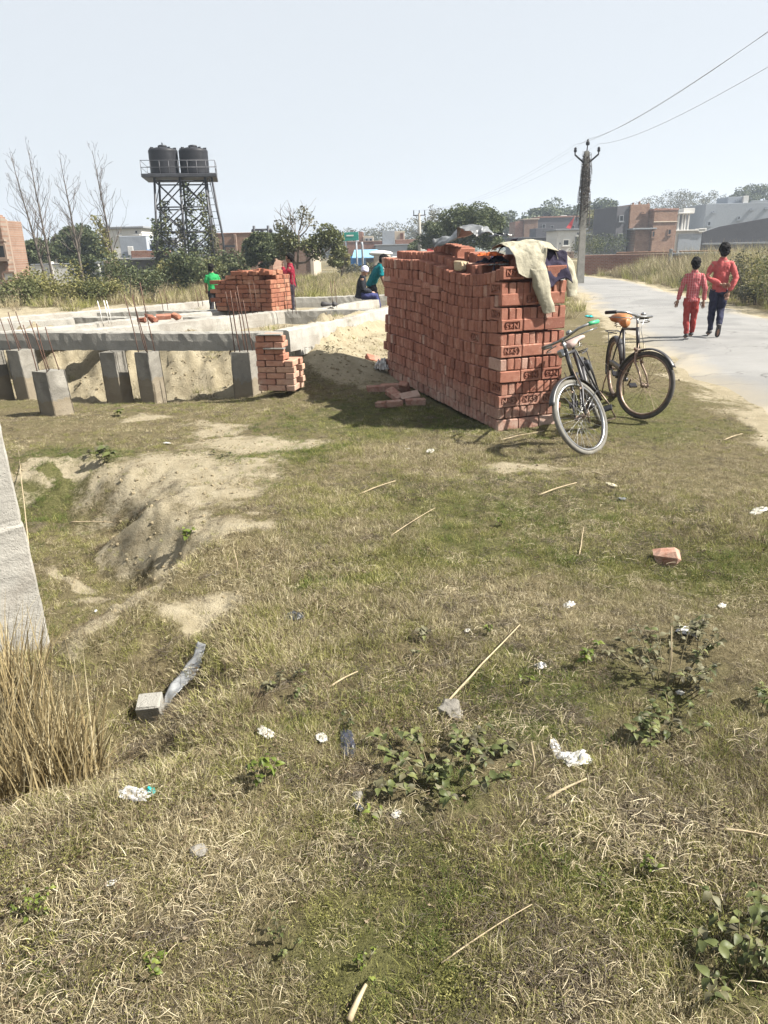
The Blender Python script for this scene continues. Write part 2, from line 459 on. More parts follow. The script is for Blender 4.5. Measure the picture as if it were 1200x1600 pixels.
def masks(x, y):
    x = np.asarray(x, float); y = np.asarray(y, float)
    wx = x + fbm(x, y, 2.0, 3) * 0.45; wy = y + fbm(x + 9, y, 2.0, 3) * 0.45
    s = np.zeros_like(x); g = np.zeros_like(x)
    for (cx, cy), rx, ry in SAND_SPOTS:
        s = np.maximum(s, np.exp(-((wx - cx) / rx) ** 2 - ((wy - cy) / max(ry, rx * 0.55)) ** 2))
    for (cx, cy), rx, ry in GREEN_SPOTS:
        g = np.maximum(g, np.exp(-((wx - cx) / rx) ** 2 - ((wy - cy) / (ry * 1.25)) ** 2))
    # crumbled faces of the hollows
    s1 = poly_sd(wx, wy, PIT1); s2 = poly_sd(wx, wy, PIT2)
    s = np.maximum(s, 0.75 * np.exp(-((s1 - 0.16) / 0.22) ** 2) * np.where(x > -2.2, 1.0, (fbm(x, y, 3, 2) > -0.02)) * (y > 3.0))
    s = np.maximum(s, 0.8 * np.exp(-(line_sd(wx, wy, [P2(140, 990), P2(250, 915), P2(395, 845)]) / 0.12) ** 2))
    road = poly_sd(wx, wy, ROAD_POLY)
    s = np.maximum(s, sstep(-0.75, -0.05, road) * (0.55 + 0.45 * (fbm(x, y, 1.3, 3) > -0.15)))
    nx, ny = 0.205, 0.979
    d = (wx + 1.30) * nx + (wy - 9.68) * ny; bx, by = 0.932, -0.361
    e = (wx + 1.30) * bx + (wy - 9.68) * by
    s = np.maximum(s, 0.95 * sstep(-0.15, 0.25, d) * (e < 0.1) * (y < 18.2))
    s = np.maximum(s, 0.95 * (1 - sstep(1.3, 1.9, e)) * (e > 0) * sstep(9.35, 10.0, wy + 0.35 * e) * (y < 18.2))
    # bare soil far verge
    s = np.maximum(s, 0.5 * sstep(0.15, 0.4, fbm(x, y, 0.25, 3)) * (y > 17))
    return np.clip(s, 0, 1), np.clip(g, 0, 1)

def m_ground():
    t = NT('dry_soil_and_thatch'); p = t.pos()
    at = t.node('ShaderNodeAttribute', attribute_name='cover')
    sep = t.node('ShaderNodeSeparateColor'); t.l.new(at.outputs['Color'], sep.inputs[0])
    sand, green = sep.outputs[0], sep.outputs[1]
    n_big = t.noise(0.9, 5, 0.6, p); n_mid = t.noise(5, 6, 0.7, p); n_fine = t.noise(38, 6, 0.75, p); n_vf = t.noise(160, 4, 0.7, p)
    dry = t.ramp(n_fine, [(0.25, (0.05, 0.039, 0.022)), (0.5, (0.125, 0.102, 0.058)), (0.75, (0.22, 0.182, 0.108))])
    grn = t.ramp(n_fine, [(0.25, (0.036, 0.036, 0.014)), (0.5, (0.09, 0.09, 0.034)), (0.75, (0.165, 0.155, 0.068))])
    gm = t.ramp(t.math('ADD', t.math('MULTIPLY', n_big, 0.8), t.math('MULTIPLY', green, 0.55)), [(0.40, 0.1), (0.75, 0.9)])
    c = t.mix(gm, dry, grn)
    sa = t.ramp(n_mid, [(0.25, (0.21, 0.175, 0.112)), (0.5, (0.295, 0.255, 0.175)), (0.75, (0.37, 0.325, 0.235))])
    sa = t.mix(t.math('MULTIPLY', t.ramp(n_fine, [(0.28, 1.0), (0.42, 0.0)]), 0.45), sa, (0.14, 0.105, 0.058))
    sf = t.math('ADD', t.math('ADD', sand, t.math('MULTIPLY', t.math('SUBTRACT', n_mid, 0.5), 1.0)), t.math('MULTIPLY', t.math('SUBTRACT', n_fine, 0.5), 0.8))
    c = t.mix(t.ramp(sf, [(0.32, 0.0), (0.62, 1.0)]), c, sa)
    t.base(c, 0.97, 0, 0.1)
    t.bump(t.math('ADD', t.math('MULTIPLY', n_mid, 1.2), t.math('ADD', n_fine, t.math('MULTIPLY', n_vf, 0.5))), 0.9, 0.03)
    return t.m
GROUND = build_ground()
GROUND.data.materials.append(m_ground())

def build_road():
    def dens(pl):
        out = []
        for a, b in zip(pl[:-1], pl[1:]):
            n = max(2, int(math.dist(a, b) / 0.35)) if a[1] < 40 else 6
            out += [(a[0] + (b[0] - a[0]) * i / n, a[1] + (b[1] - a[1]) * i / n) for i in range(n)]
        return out + [pl[-1]]
    vs, fs = [], []
    NL = 14
    rows = 0
    for i in range(len(ROAD_L) - 1):
        n = max(3, int(math.dist(ROAD_L[i], ROAD_L[i + 1]) / 0.3)) if ROAD_L[i][1] < 40 else 8
        for k in range(n):
            f = k / n
            l = Vector(ROAD_L[i]).lerp(Vector(ROAD_L[i + 1]), f); r = Vector(ROAD_R[i]).lerp(Vector(ROAD_R[i + 1]), f)
            w = (r - l).normalized()
            l = l + w * float(vnoise(l.x * 1.1, l.y * 1.1) * 0.5 + vnoise(l.x * 5, l.y * 5) * 0.14)
            r = r + w * float(vnoise(r.x * 1.1, r.y * 1.1) * 0.5 + vnoise(r.x * 5, r.y * 5) * 0.14)
            for q in range(NL + 1):
                p = l.lerp(r, q / NL)
                e = min(q, NL - q) / NL
                vs.append((p.x, p.y, 0.0))
            rows += 1
    arr = np.array(vs); z = terrain(arr[:, 0], arr[:, 1])
    q = np.tile(np.arange(NL + 1), rows); e = np.minimum(q, NL - q) / NL
    zz = z + np.where(e == 0, -0.01, 0.022 + 0.06 * np.minimum(e, 0.5))
    vs = [(a[0], a[1], b) for a, b in zip(vs, zz)]
    for i in range(rows - 1):
        for k in range(NL):
            a = i * (NL + 1) + k
            fs.append((a, a + 1, a + NL + 2, a + NL + 1))
    me = bpy.data.meshes.new('road'); me.from_pydata(vs, [], fs)
    me.polygons.foreach_set('use_smooth', [True] * len(fs))
    ea = me.attributes.new('edge', 'FLOAT', 'POINT'); ea.data.foreach_set('value', e.astype(np.float32))
    t = NT('dusty_asphalt'); p = t.pos()
    n = t.noise(1.2, 6, 0.65, p); nf = t.noise(90, 5, 0.8, p); nm = t.noise(7, 5, 0.7, p)
    c = t.ramp(n, [(0.3, (0.165, 0.163, 0.158)), (0.7, (0.215, 0.212, 0.205))])
    c = t.mix(t.math('MULTIPLY', t.ramp(nf, [(0.3, 1.0), (0.5, 0.0)]), 0.4), c, (0.11, 0.11, 0.11))
    c = t.mix(t.math('MULTIPLY', t.ramp(nm, [(0.55, 0.0), (0.75, 1.0)]), 0.35), c, (0.235, 0.22, 0.19))
    at = t.node('ShaderNodeAttribute', attribute_name='edge')
    ed = t.math('ADD', at.outputs['Fac'], t.math('MULTIPLY', t.math('SUBTRACT', nm, 0.5), 0.16))
    c = t.mix(t.ramp(ed, [(0.02, 1.0), (0.17, 0.0)]), c, (0.27, 0.238, 0.18))
    vo = t.node('ShaderNodeTexVoronoi'); vo.feature = 'DISTANCE_TO_EDGE'; vo.inputs['Scale'].default_value = .55
    wv = t.node('ShaderNodeVectorMath'); wv.operation = 'ADD'; t.l.new(p, wv.inputs[0])
    nv = t.node('ShaderNodeTexNoise'); nv.inputs['Scale'].default_value = 1.6; nv.inputs['Detail'].default_value = 5; t.l.new(p, nv.inputs['Vector']); t.l.new(nv.outputs['Color'], wv.inputs[1]); t.l.new(wv.outputs[0], vo.inputs['Vector'])
    ck = t.math('MULTIPLY', t.ramp(vo.outputs['Distance'], [(0.0, 1.0), (0.012, 0.0)]), t.ramp(t.noise(.5, 3, .5, p), [(.45, 0.0), (.6, .8)]))
    c = t.mix(ck, c, (.05, .048, .045))
    c = t.mix(t.math('MULTIPLY', t.ramp(t.noise(.35, 3, .5, p, 1.0), [(.52, 0.0), (.58, 1.0)]), .35), c, (.10, .10, .10))
    t.base(c, 0.9, 0, 0.25); t.bump(nf, 0.4, 0.01)
    me.materials.append(t.m)
    o = bpy.data.objects.new('road', me); COL.objects.link(o)
    tag(o, 'dusty grey village road with sandy edges', 'road', kind='structure')
build_road()
# ------------------------------------------------------------------ bricks
def brick_mesh(name, L=0.227, T=0.0705, H=0.1105, seed=0, m=None, bev=0.0075, rough=0.003):
    rg = random.Random(seed)
    b = MB().box((0, 0, 0), (L, T, H), bev=bev)
    b.v = [tuple(q + rg.uniform(-rough, rough) for q in p) for p in b.v]
    me = b.mesh(name); me.materials.append(m); fix_normals(me); return me
def frog_mesh(name, m, L=0.228, T=0.070, H=0.113):
    """on-edge brick whose -y face carries the pressed panel"""
    b = MB(); x, y, z = L / 2, T / 2, H / 2; e = 0.005
    outer = [(x, 0), (x, z), (0, z), (-x, z), (-x, 0), (-x, -z), (0, -z), (x, -z)]
    inner = [(0.094, 0), (0.076, 0.037), (0, 0.038), (-0.082, 0.037), (-0.088, 0), (-0.082, -0.037), (0, -0.038), (0.076, -0.037)]
    sc = lambda p, k: (p[0] * (1 - k / x), p[1] * (1 - k / z))
    rings = [[Vector((p[0], y, p[1])) for p in (sc(q, e) for q in outer)],
             [Vector((p[0], y - e, p[1])) for p in outer],
             [Vector((p[0], -y + e, p[1])) for p in outer],
             [Vector((p[0], -y, p[1])) for p in (sc(q, e) for q in outer)],
             [Vector((p[0], -y, p[1])) for p in inner],
             [Vector((p[0] * 0.985, -y + 0.018, p[1] * 0.96)) for p in inner]]
    b.rings(rings, smooth=False)
    me = b.mesh(name); me.materials.append(m); fix_normals(me); return me
def text_mesh(txt, size, ext):
    cu = bpy.data.curves.new('t', 'FONT'); cu.body = txt; cu.size = size; cu.extrude = ext
    cu.align_x = 'CENTER'; cu.align_y = 'CENTER'; cu.offset = 0.0012; cu.resolution_u = 2; cu.space_character = 1.12
    o = bpy.data.objects.new('t', cu); COL.objects.link(o)
    bpy.context.view_layer.update()
    me = bpy.data.meshes.new_from_object(o.evaluated_get(bpy.context.evaluated_depsgraph_get()))
    bpy.data.objects.remove(o); bpy.data.curves.remove(cu)
    me.transform(Matrix.Rotation(math.radians(90), 4, 'X'))
    return me
BM_HDR = [brick_mesh('brick_on_edge', seed=i, m=M_BRICK) for i in range(6)]
BM_FROG = frog_mesh('brick_pressed', M_BRICK)
ME_NXS = text_mesh('N\u00d7S', 0.074, 0.008); ME_NXS.materials.append(M_BRICK)

TH = math.atan2(STK_R.y, STK_R.x)
CH = 0.1148
def stack_bricks():
    rg = random.Random(11)
    out = []      # (s, r, z, rot, mesh key, visible rank)
    LEN = 2.95
    def sag(s, k): return 0.060 * math.exp(-s / 0.22) * (k / 12) - 0.045 * math.sin(min(1, s / 1.9) * math.pi) * (k / 12) + 0.012 * math.sin(s * 3.1 + k * 0.2) * (k / 12)
    def base(s, r):
        p = STK0 + STK_L * s + STK_R * r
        return 0.008 + 0.045 * s - 0.012
    for k in range(13):
        z = lambda s, r: base(s, r) + (k + 0.5) * CH + sag(s, k)
        end = LEN + rg.uniform(-0.1, 0.06)
        s = 0.0
        jog = rg.uniform(-0.012, 0.012); cof = rg.uniform(-.013, .013)
        if k % 2 == 0:
            # three stretchers on the road-end face, long axis across
            for j in range(3):
                out.append((0.036 + jog + rg.uniform(-.004, .004), 0.116 + j * 0.236 + rg.uniform(-.003, .003), None, k, TH, 'front%d' % j))
            s = 0.079 + jog
        else:
            r = 0.036 + (0.03 if k == 3 else 0.0)
            for j in range(9):
                if k == 1 and j == 1: r += 0.015
                out.append((0.116 + jog + rg.uniform(-.006, .006), r, None, k, TH - math.pi / 2 + rg.uniform(-.03, .03), 'side%d' % j))
                r += 0.0775 + rg.uniform(0, 0.004)
            s = 0.236 + jog
        while s < end:
            if k == 10 and s > 1.35: 
                # two flat courses of stretchers
                for zz in (0.035, 0.108):
                    out.append((s + 0.115, 0.055, zz, k, TH - math.pi / 2, 'flat'))
                s += 0.236; continue
            st = rg.random() < 0.035 and k % 2
            if st:
                out.append((s + 0.116, 0.036, None, k, TH - math.pi / 2 + rg.uniform(-.02, .02), 'stretch')); s += 0.236
            else:
                bul = 0.025 * float(vnoise(s * 1.3 + 3, k * 0.35)) + 0.018 * math.sin(s * 1.1)
                out.append((s + 0.036, 0.116 + bul + cof + rg.uniform(-.009, .009), None, k, TH + rg.uniform(-.035, .035), 'head'))
                s += 0.0745 + rg.uniform(0, 0.007) + (0.01 if rg.random() < .12 else 0)
    res = []
    for s, r, zz, k, rot, key in out:
        z = base(s, r) + sag(s, k) + ((k + 0.5) * CH if zz is None else k * CH + zz)
        if k > 10 and s > 1.35: z += 0.012
        res.append([s, r, z, rot, key, k])
    # setback courses on top
    for k, r0, s0, s1 in ((13, 0.13, 0.62, 2.82), (14, 0.30, 0.45, 2.10)):
        s = s0
        while s < s1:
            z = base(s, 0) + sag(s, 12) + (k + 0.5) * CH + (0.012 if s > 1.35 else 0.0) - .03 * (k - 12)
            if not (k == 14 and 1.32 < s < 1.45):
                res.append([s + 0.036, r0 + 0.116 + rg.uniform(-.012, .012), z, TH + rg.uniform(-.05, .05), 'top', k])
            s += 0.0775 + rg.uniform(0, .008)
    # the rest of the block
    core = []
    for k in range(15):
        s = 0.25
        rows = (0.352, 0.588) if k < 13 else ((0.44,) if k == 13 else ())
        if k == 13: s = 0.62
        while s < (2.9 if k < 13 else 2.7 if k == 13 else 2.0):
            for r in rows:
                core.append([s + 0.036, r + 0.004 * (k % 3), base(s, r) + sag(s, min(k, 12)) + (k + 0.5) * CH + (0.012 if k > 10 and s > 1.35 else 0) - .03 * max(0, k - 12) - (0.004 if k in (12, 13, 14) else 0), TH + rg.uniform(-.02, .02), 'core', k])
            s += 0.078
    for s, r, k in [(.12, .40, 13), (.20, .40, 13), (.28, .40, 13), (.36, .42, 13), (.12, .62, 13), (.22, .62, 13), (.32, .62, 13), (.22, .42, 14), (.30, .44, 14), (.38, .46, 14)]:
        core.append([s, r, base(s, r) + sag(s, 12) + (k + .5) * CH + .003, TH, 'core', k])
    return res, core
def joined(name, items, mesh_of, m, parent):
    b = MB()
    for it in items:
        me, M4 = mesh_of(it)
        vs = [M4 @ v.co for v in me.vertices]; b.add(vs, [tuple(p.vertices) for p in me.polygons])
    o = b.obj(name, m, parent); o['kind'] = 'stuff'; return o

def build_stack():
    root = empty('brick_stack', STK0, 0, 'tall stack of red bricks set on edge beside the leaning bicycles', 'brick stack')
    res, core = stack_bricks()
    def world(s, r, z): return STK_L * s + STK_R * r + Vector((0, 0, z))
    def near(it):
        p = world(it[0], it[1], it[2]) + STK0
        return p.length
    vis = sorted(res, key=near)
    LETTER = {(2, 0): 0, (2, 1): 0, (2, 2): 0, (4, 1): 1, (4, 2): 1, (6, 0): 0, (8, 0): 1, (12, 0): 0, (10, 1): 1}
    n = 0; rest = []
    rg = random.Random(4)
    for it in vis:
        s, r, z, rot, key, k = it
        if n >= 298: rest.append(it); continue
        lett = None
        if key.startswith('front') and (k, int(key[5:])) in LETTER: lett = LETTER[(k, int(key[5:]))]
        elif key == 'side0' and k in (11, 9, 3): lett = 0
        elif key == 'stretch' and rg.random() < .7: lett = rg.choice((0, 1))
        o = bpy.data.objects.new('brick', BM_FROG if lett is not None else rg.choice(BM_HDR))
        COL.objects.link(o); o.parent = root; o.location = world(s, r, z)
        tx = math.pi / 2 if key == 'flat' else rg.uniform(-.018, .018)
        ty = rg.uniform(-.02, .02)
        if key == 'head' or key == 'top': tx = rg.uniform(-.045, .045)
        if lett == 1: ty += math.pi
        elif lett is None and rg.random() < .5: ty += math.pi
        o.rotation_euler = Euler((tx, ty, 0)).to_matrix().to_4x4().to_euler()
        o.matrix_basis = Matrix.Translation(o.location) @ Matrix.Rotation(rot, 4, 'Z') @ Euler((tx, ty, 0)).to_matrix().to_4x4()
        if lett is not None:
            t = link('lettering', ME_NXS, o); t.location = (-0.004, -0.026, 0)
        n += 1
    def mo(it):
        s, r, z, rot, key, k = it
        tx = math.pi / 2 if key == 'flat' else rg.uniform(-.035, .035) if key in ('head', 'top') else 0
        return rg.choice(BM_HDR), Matrix.Translation(world(s, r, z)) @ Matrix.Rotation(rot, 4, 'Z') @ Euler((tx, rg.uniform(-.015, .015), 0)).to_matrix().to_4x4()
    joined('remaining_bricks', rest + core, mo, M_BRICK, root)
    return root
STACK = build_stack()
def stk(s, r, z=0.0): return STK0 + STK_L * s + STK_R * r + Vector((0, 0, z))

# loose bricks -------------------------------------------------------
BM_LOOSE = [brick_mesh('loose_brick', 0.228, 0.110, 0.072, 20 + i, M_BRICK, 0.007, 0.004) for i in range(4)]
BM_BAT = [brick_mesh('brick_bat', 0.130, 0.104, 0.070, 40 + i, M_BRICK2, 0.018, 0.015) for i in range(3)]
def loose(u, v, rz, label, z=None, tilt=(0, 0), me=None, lift=0.036, group=None, name='loose_brick'):
    p = at_z(u, v, z if z is not None else 0.0)
    if z is None:
        for _ in range(4): p = at_z(u, v, gz(p.x, p.y))
    o = bpy.data.objects.new(name, me or BM_LOOSE[int(u) % 4]); COL.objects.link(o)
    o.location = (p.x, p.y, p.z + lift); o.rotation_euler = (tilt[0], tilt[1], math.radians(rz))
    return tag(o, label, 'brick', group)
GL = 'bricks fallen beside the tall stack'
loose(588, 612, 8, 'loose brick end to end with another in the shade of the stack', group=GL)
loose(610, 609, 12, 'loose brick touching the shaded foot of the tall stack', group=GL)
loose(596, 637, -12, 'half brick at the outer end of the fallen brick cluster', me=BM_BAT[0], group=GL)
loose(613, 636, 20, 'fallen brick lying between the half brick and the tilted one', group=GL)
loose(633, 622, 70, 'pale brick standing tilted against the stack foot', tilt=(0.15, 0.9), lift=0.10, group=GL)
loose(617, 627, -50, 'fallen brick propped across two others at the stack foot', tilt=(0.25, 0.35), lift=0.075, group=GL)
loose(640, 629, 18, 'upper of two parallel fallen bricks near the stack foot', tilt=(0.5, -0.1), lift=0.07, group=GL)
loose(649, 633, 5, 'lower of two parallel fallen bricks near the stack foot', group=GL)
loose(521, 597, -38, 'single red brick lying on the sandy slope')
loose(478, 612, 15, 'half brick on dry grass near the brick pier', me=BM_BAT[1])
loose(1041, 878, -14, 'broken orange brick bat alone in the dry grass', me=BM_BAT[2])
loose(583, 575, 40, 'brick leaning in the small heap with the white bag', tilt=(0.7, 0.3), lift=0.12, group=GL)
loose(578, 584, -20, 'brick bat lowest in the small heap with the white bag', me=BM_BAT[0], group=GL)
loose(590, 588, 60, 'brick under the white bag at the stack end', tilt=(0.2, 0.1), lift=0.06, group=GL)
p = stk(1.02, 0.10, 13 * CH + 0.052)
o = bpy.data.objects.new('loose_brick', brick_mesh('pale_brick', 0.14, 0.10, 0.09, 77, m_brick('pale_brick', [(0, (0.42, 0.36, 0.24)), (1, (0.45, 0.38, 0.26))], .3), 0.012, 0.008))
COL.objects.link(o); o.location = p; o.rotation_euler = (0.05, 0.03, TH + 0.5)
tag(o, 'pale yellowish half brick on the ledge of the tall stack', 'brick')

# ------------------------------------------------------------------ second stack on the plinth beams
def build_pile():
    rg = random.Random(5)
    p0 = at_z(426, 487, 0.73)                      # front right corner
    root = empty('brick_pile', p0, math.radians(-24), 'orange red brick pile with a ragged top standing on the concrete beams', 'brick pile')
    mm = [brick_mesh('pile_brick', 0.226, 0.108, 0.071, 60 + i, M_BRICK2, 0.007, 0.003) for i in range(5)]
    W, D, H = 1.14, 0.72, 0.0765
    items = []
    for k in range(9):
        x = 0.0; lean = 0.006 * k * k * 0.35
        top = k >= 7
        nrow = 0
        while x < W - 0.05 + 0.012 * k:
            hd = rg.random() < 0.45
            wid = 0.112 if hd else 0.232
            if not (top and rg.random() < (0.35 if k == 7 else 0.62)):
                for row in range(2 if k < 7 else 4):
                    y = (0.118 if hd else 0.057) + row * (0.235 if hd else 0.117)
                    if y > D: continue
                    yaw = (math.pi / 2 if hd else 0) + rg.uniform(-.06, .06) * (1 + 3 * top)
                    items.append((-x - wid / 2 - 0.03 * (k % 2) * 0.2, y + rg.uniform(-.012, .012), (k + .5) * H, yaw, rg.uniform(-.25, .25) if (top and rg.random() < .4) else rg.uniform(-.02, .02)))
            x += wid + rg.uniform(0.002, 0.01)
        if k < 8:
            y = 0.26
            while y < D:      # right hand end
                for j in range(2):
                    items.append((-0.115 - 0.235 * j + rg.uniform(-.012, .012), y, (k + .5) * H, rg.uniform(-.08, .08), 0)) if (k % 2) else items.append((-0.055 - 0.118 * j + rg.uniform(-.012, .012), y + 0.06, (k + .5) * H, math.pi / 2 + rg.uniform(-.08, .08), 0))
                y += 0.118 if (k % 2) else 0.238
    n = 0
    for x, y, z, yaw, ti in items[:298]:
        o = bpy.data.objects.new('brick', rg.choice(mm)); COL.objects.link(o); o.parent = root
        o.location = (x, y, z); o.rotation_euler = (ti, ti * .5, yaw)
    b = MB()
    for k in range(7):
        b.box((-W / 2, 0.42, (k + .5) * H), (W - 0.5, 0.30, H * 0.96))
    # solid middle of the pile, hidden by the outer bricks
    c = b.obj('remaining_bricks', M_BRICK2, root); c['kind'] = 'stuff'
    for i, (x, y, z, yaw) in enumerate([(-0.12, 0.10, 9.3, 1.2), (-0.3, 0.2, 8.8, .3), (-0.62, .12, 9.0, 1.5), (-.5, .3, 9.2, .2)]):
        o = bpy.data.objects.new('brick', mm[i]); COL.objects.link(o); o.parent = root
        o.location = (x, y, (z - .5) * H); o.rotation_euler = (0.1, 0.2 * (-1) ** i, yaw)
    return root
build_pile()
GP = 'loose bricks scattered on the front beam'
for i, (u, v, a, lab) in enumerate([(222, 505, 10, 'leftmost darker brick'), (233, 499, 70, 'upright orange brick'), (240, 504, -30, 'tilted brick'), (256, 500, 20, 'brick lying lengthwise'), (266, 498, 60, 'brick touching the rebars'), (276, 499, -10, 'brick at the end')]):
    loose(u, v, a, lab + ' in the little heap of broken bricks on the concrete beams', z=0.70, tilt=(0.2 * (i % 2), 0.25 * (i % 3)), lift=0.05, group=GP, me=BM_BAT[i % 3] if i != 3 else None)

# ------------------------------------------------------------------ plinth beams, columns
def beam(name, a, b, w, h, zt, parent, m, side=1, seed=0, n=None):
    """rough cast beam, a->b is its left-hand (far) or front edge; side picks where the width goes"""
    a = Vector((a[0], a[1], 0)); b = Vector((b[0], b[1], 0)); d = (b - a); L = d.length; d.normalize()
    q = Vector((d.y, -d.x, 0)) * side
    n = n or max(4, int(L / 0.07)); rg = random.Random(seed); rings = []
    for i in range(n + 1):
        p = a + d * (L * i / n); e = lambda k: (rg.random() - .5) * k
        wz = 0.003 * math.sin(i * 0.31 + seed) + 0.005 * math.sin(i * .11 + 2 * seed)
        rings.append([p + Vector((0, 0, zt - h + e(.012))), p + q * w + Vector((0, 0, zt - h + e(.012))),
                      p + q * (w + e(.008)) + Vector((0, 0, zt - h * .45 + wz + e(.01))),
                      p + q * (w - 0.012 + e(.016)) + Vector((0, 0, zt + wz - 0.012 + e(.012))), p + q * (w - .05 + e(.02)) + Vector((0, 0, zt + wz + e(.012))),
                      p + q * (0.05 + e(.02)) + Vector((0, 0, zt + wz + e(.012))), p + q * (0.012 + e(.016)) + Vector((0, 0, zt + wz - .012 + e(.012))),
                      p + q * e(.008) + Vector((0, 0, zt - h * .45 + wz + e(.01)))])
    mb = MB().rings(rings, smooth=False)
    o = mb.obj(name, m, parent); fix_normals(o.data); return o
ZT = 0.745
def build_plinth():
    root = empty('plinth_beam_frame', (-1.3, 9.68, 0), 0, 'grid of raw concrete plinth beams on stub columns at the building plot', 'foundation')
    inv = Matrix.Translation((1.3, -9.68, 0))
    segs = [((-9.2, 11.34), (-1.30, 9.68), .27, .235, ZT, -1),
            ((-1.43, 9.93), (0.38, 14.55), .27, .27, ZT + .002, 1), ((0.38, 14.55), (1.55, 17.5), .27, .27, ZT - .004, 1),
            ((-1.80, 13.40), (-0.12, 13.30), .25, .25, ZT - .006, -1),
            ((-4.62, 10.62), (-1.79, 13.66), .27, .25, ZT - .012, 1),
            ((-5.60, 10.86), (-2.90, 14.3), .26, .25, ZT - .015, 1),
            ((-7.2, 11.2), (-5.42, 13.2), .26, .25, ZT - .010, 1),
            ((-5.42, 13.18), (-4.02, 12.90), .24, .25, ZT - .018, -1),
            ((-8.2, 11.5), (-3.72, 17.2), .26, .26, ZT - .008, 1),
            ((-5.35, 14.42), (-3.0, 14.2), .24, .25, ZT - .021, -1),
            ((-3.3, 12.75), (-2.62, 12.62), .24, .25, ZT - .019, -1),
            ((-3.0, 14.05), (-1.85, 13.75), .24, .25, ZT - .023, -1),
            ((-1.42, 13.56), (-0.22, 16.3), .25, .25, ZT - .016, 1),
            ((-3.75, 17.15), (1.35, 17.6), .25, .28, ZT - .003, -1)]
    for i, (a, b, w, h, zt, sd) in enumerate(segs):
        o = beam('beam', a, b, w, h, zt, root, M_CONC2 if i in (1, 2, 4, 5, 8, 12) else M_CONC, sd, i)  # beams with sunlit sides take the paler copy, light put into colour
        o.matrix_parent_inverse = inv
    # course of mortared bricks on end under the side beam
    me = [brick_mesh('edge_brick', 0.105, 0.10, 0.085, 90 + i, M_CONC2, 0.008, 0.004) for i in range(3)]
    a = Vector((-1.43, 9.93, 0)); b = Vector((0.38, 14.55, 0)); d = (b - a).normalized(); q = Vector((d.y, -d.x, 0))
    L = (b - a).length; s = 0.35; i = 0
    while s < L:
        o = bpy.data.objects.new('brick', me[i % 3]); COL.objects.link(o); o.parent = root; o.matrix_parent_inverse = inv
        p = a + d * s + q * (0.225 + 0.01 * math.sin(i * 2.3)); o.location = (p.x, p.y, ZT - .27 - 0.043)
        o.rotation_euler = (0, 0, math.atan2(d.y, d.x)); s += 0.112; i += 1
    return root
build_plinth()
M_REBAR = M_RUST
def under_beam(u, v, off=0.0):
    d = ray(u, v); t = (-1.3 * .205 + 9.68 * .979 + off) / (d.x * .205 + d.y * .979)
    return Vector((d.x * t, d.y * t, CAM_H + d.z * t))
def column(u, v, zb, top, w, rz, label, lean=(0, 0), bars=(), free=False):
    p = at_z(u, v, zb) if free else under_beam(u, v, -.11)
    zb = min(zb, gz(p.x, p.y))
    root = empty('concrete_column', (p.x, p.y, 0), 0, label, 'column', 'stub columns under the plinth beams')
    rg = random.Random(u); rings = []
    n = 14; z0 = zb - 0.12
    for i in range(n + 1):
        f = i / n; z = z0 + (top - z0) * f
        ww = w / 2 * (1.06 - 0.08 * f)
        rg_ = []
        for sx, sy in ((-1, -1), (1, -1), (1, 1), (-1, 1)):
            for c in (-.93, .93) if True else (0,):
                if sx * sy > 0: px, py = (sx * ww * (abs(c) if c < 0 else 1.0), sy * ww * (1.0 if c < 0 else .93))
                else: px, py = (sx * ww * (1.0 if c < 0 else .93), sy * ww * (.93 if c < 0 else 1.0))
                e = 0.0025
                v2 = Vector((px + rg.uniform(-e, e), py + rg.uniform(-e, e), 0)); v2.rotate(Euler((0, 0, rz)))
                rg_.append(Vector((v2.x + lean[0] * z, v2.y + lean[1] * z, z)))
        rings.append(rg_)
    o = MB().rings(rings, smooth=False).obj('shaft', M_COLUMN, root); fix_normals(o.data)
    for i, (bx, by, h, dx, dy) in enumerate(bars):
        c = Vector((bx, by, 0)); c.rotate(Euler((0, 0, rz)))
        q = [Vector((c.x + lean[0] * top + dx * t * h + .012 * math.sin(3 * t + i), c.y + lean[1] * top + dy * t * h, top - .05 + t * (h + .05))) for t in (0, .25, .5, .75, 1)]
        MB().tube(q, 0.0065, 6).obj('rebar', M_REBAR, root)
    return root
def bars4(w, h, dx=0.0, n=4, seed=0):
    rg = random.Random(seed); k = w / 2 - 0.05
    pts = [(-k, -k), (k, -k), (k, k), (-k, k), (0, -k), (0, k)][:n]
    return [(a, b, h * rg.uniform(.8, 1.05), dx + rg.uniform(-.03, .03), rg.uniform(-.05, .05)) for a, b in pts]
ZB = ZT - 0.235
column(2, 622, -.05, ZB, .24, -.5, 'concrete stub column half hidden at the end of the front beam', (-.03, 0), bars4(.24, .05, 0, 2))
column(52, 640, -.05, ZB + .02, .27, -.5, 'leaning concrete stub column with rusty bars against the front beam', (-.07, .02), bars4(.27, .52, -.16, 4, 2))
column(92, 657, -.08, 0.50, .26, -.5, 'short free standing concrete column with tall rusty bars in front of the beam', (-.05, 0), bars4(.26, .60, -.13, 4, 3), True)
column(188, 628, -.06, ZB, .25, -.3, 'concrete column with a dark hollow face under the middle of the front beam', (-.03, 0))
column(240, 622, -.05, ZB, .24, -.42, 'concrete column with bars rising through the broken gap in the beam', (-.03, 0), bars4(.24, .85, -.10, 4, 4))
column(388, 621, 0.0, ZB + .01, .27, -.22, 'concrete corner column with bent bars beside the brick pier', (-.02, 0), bars4(.27, .78, -.09, 6, 5))
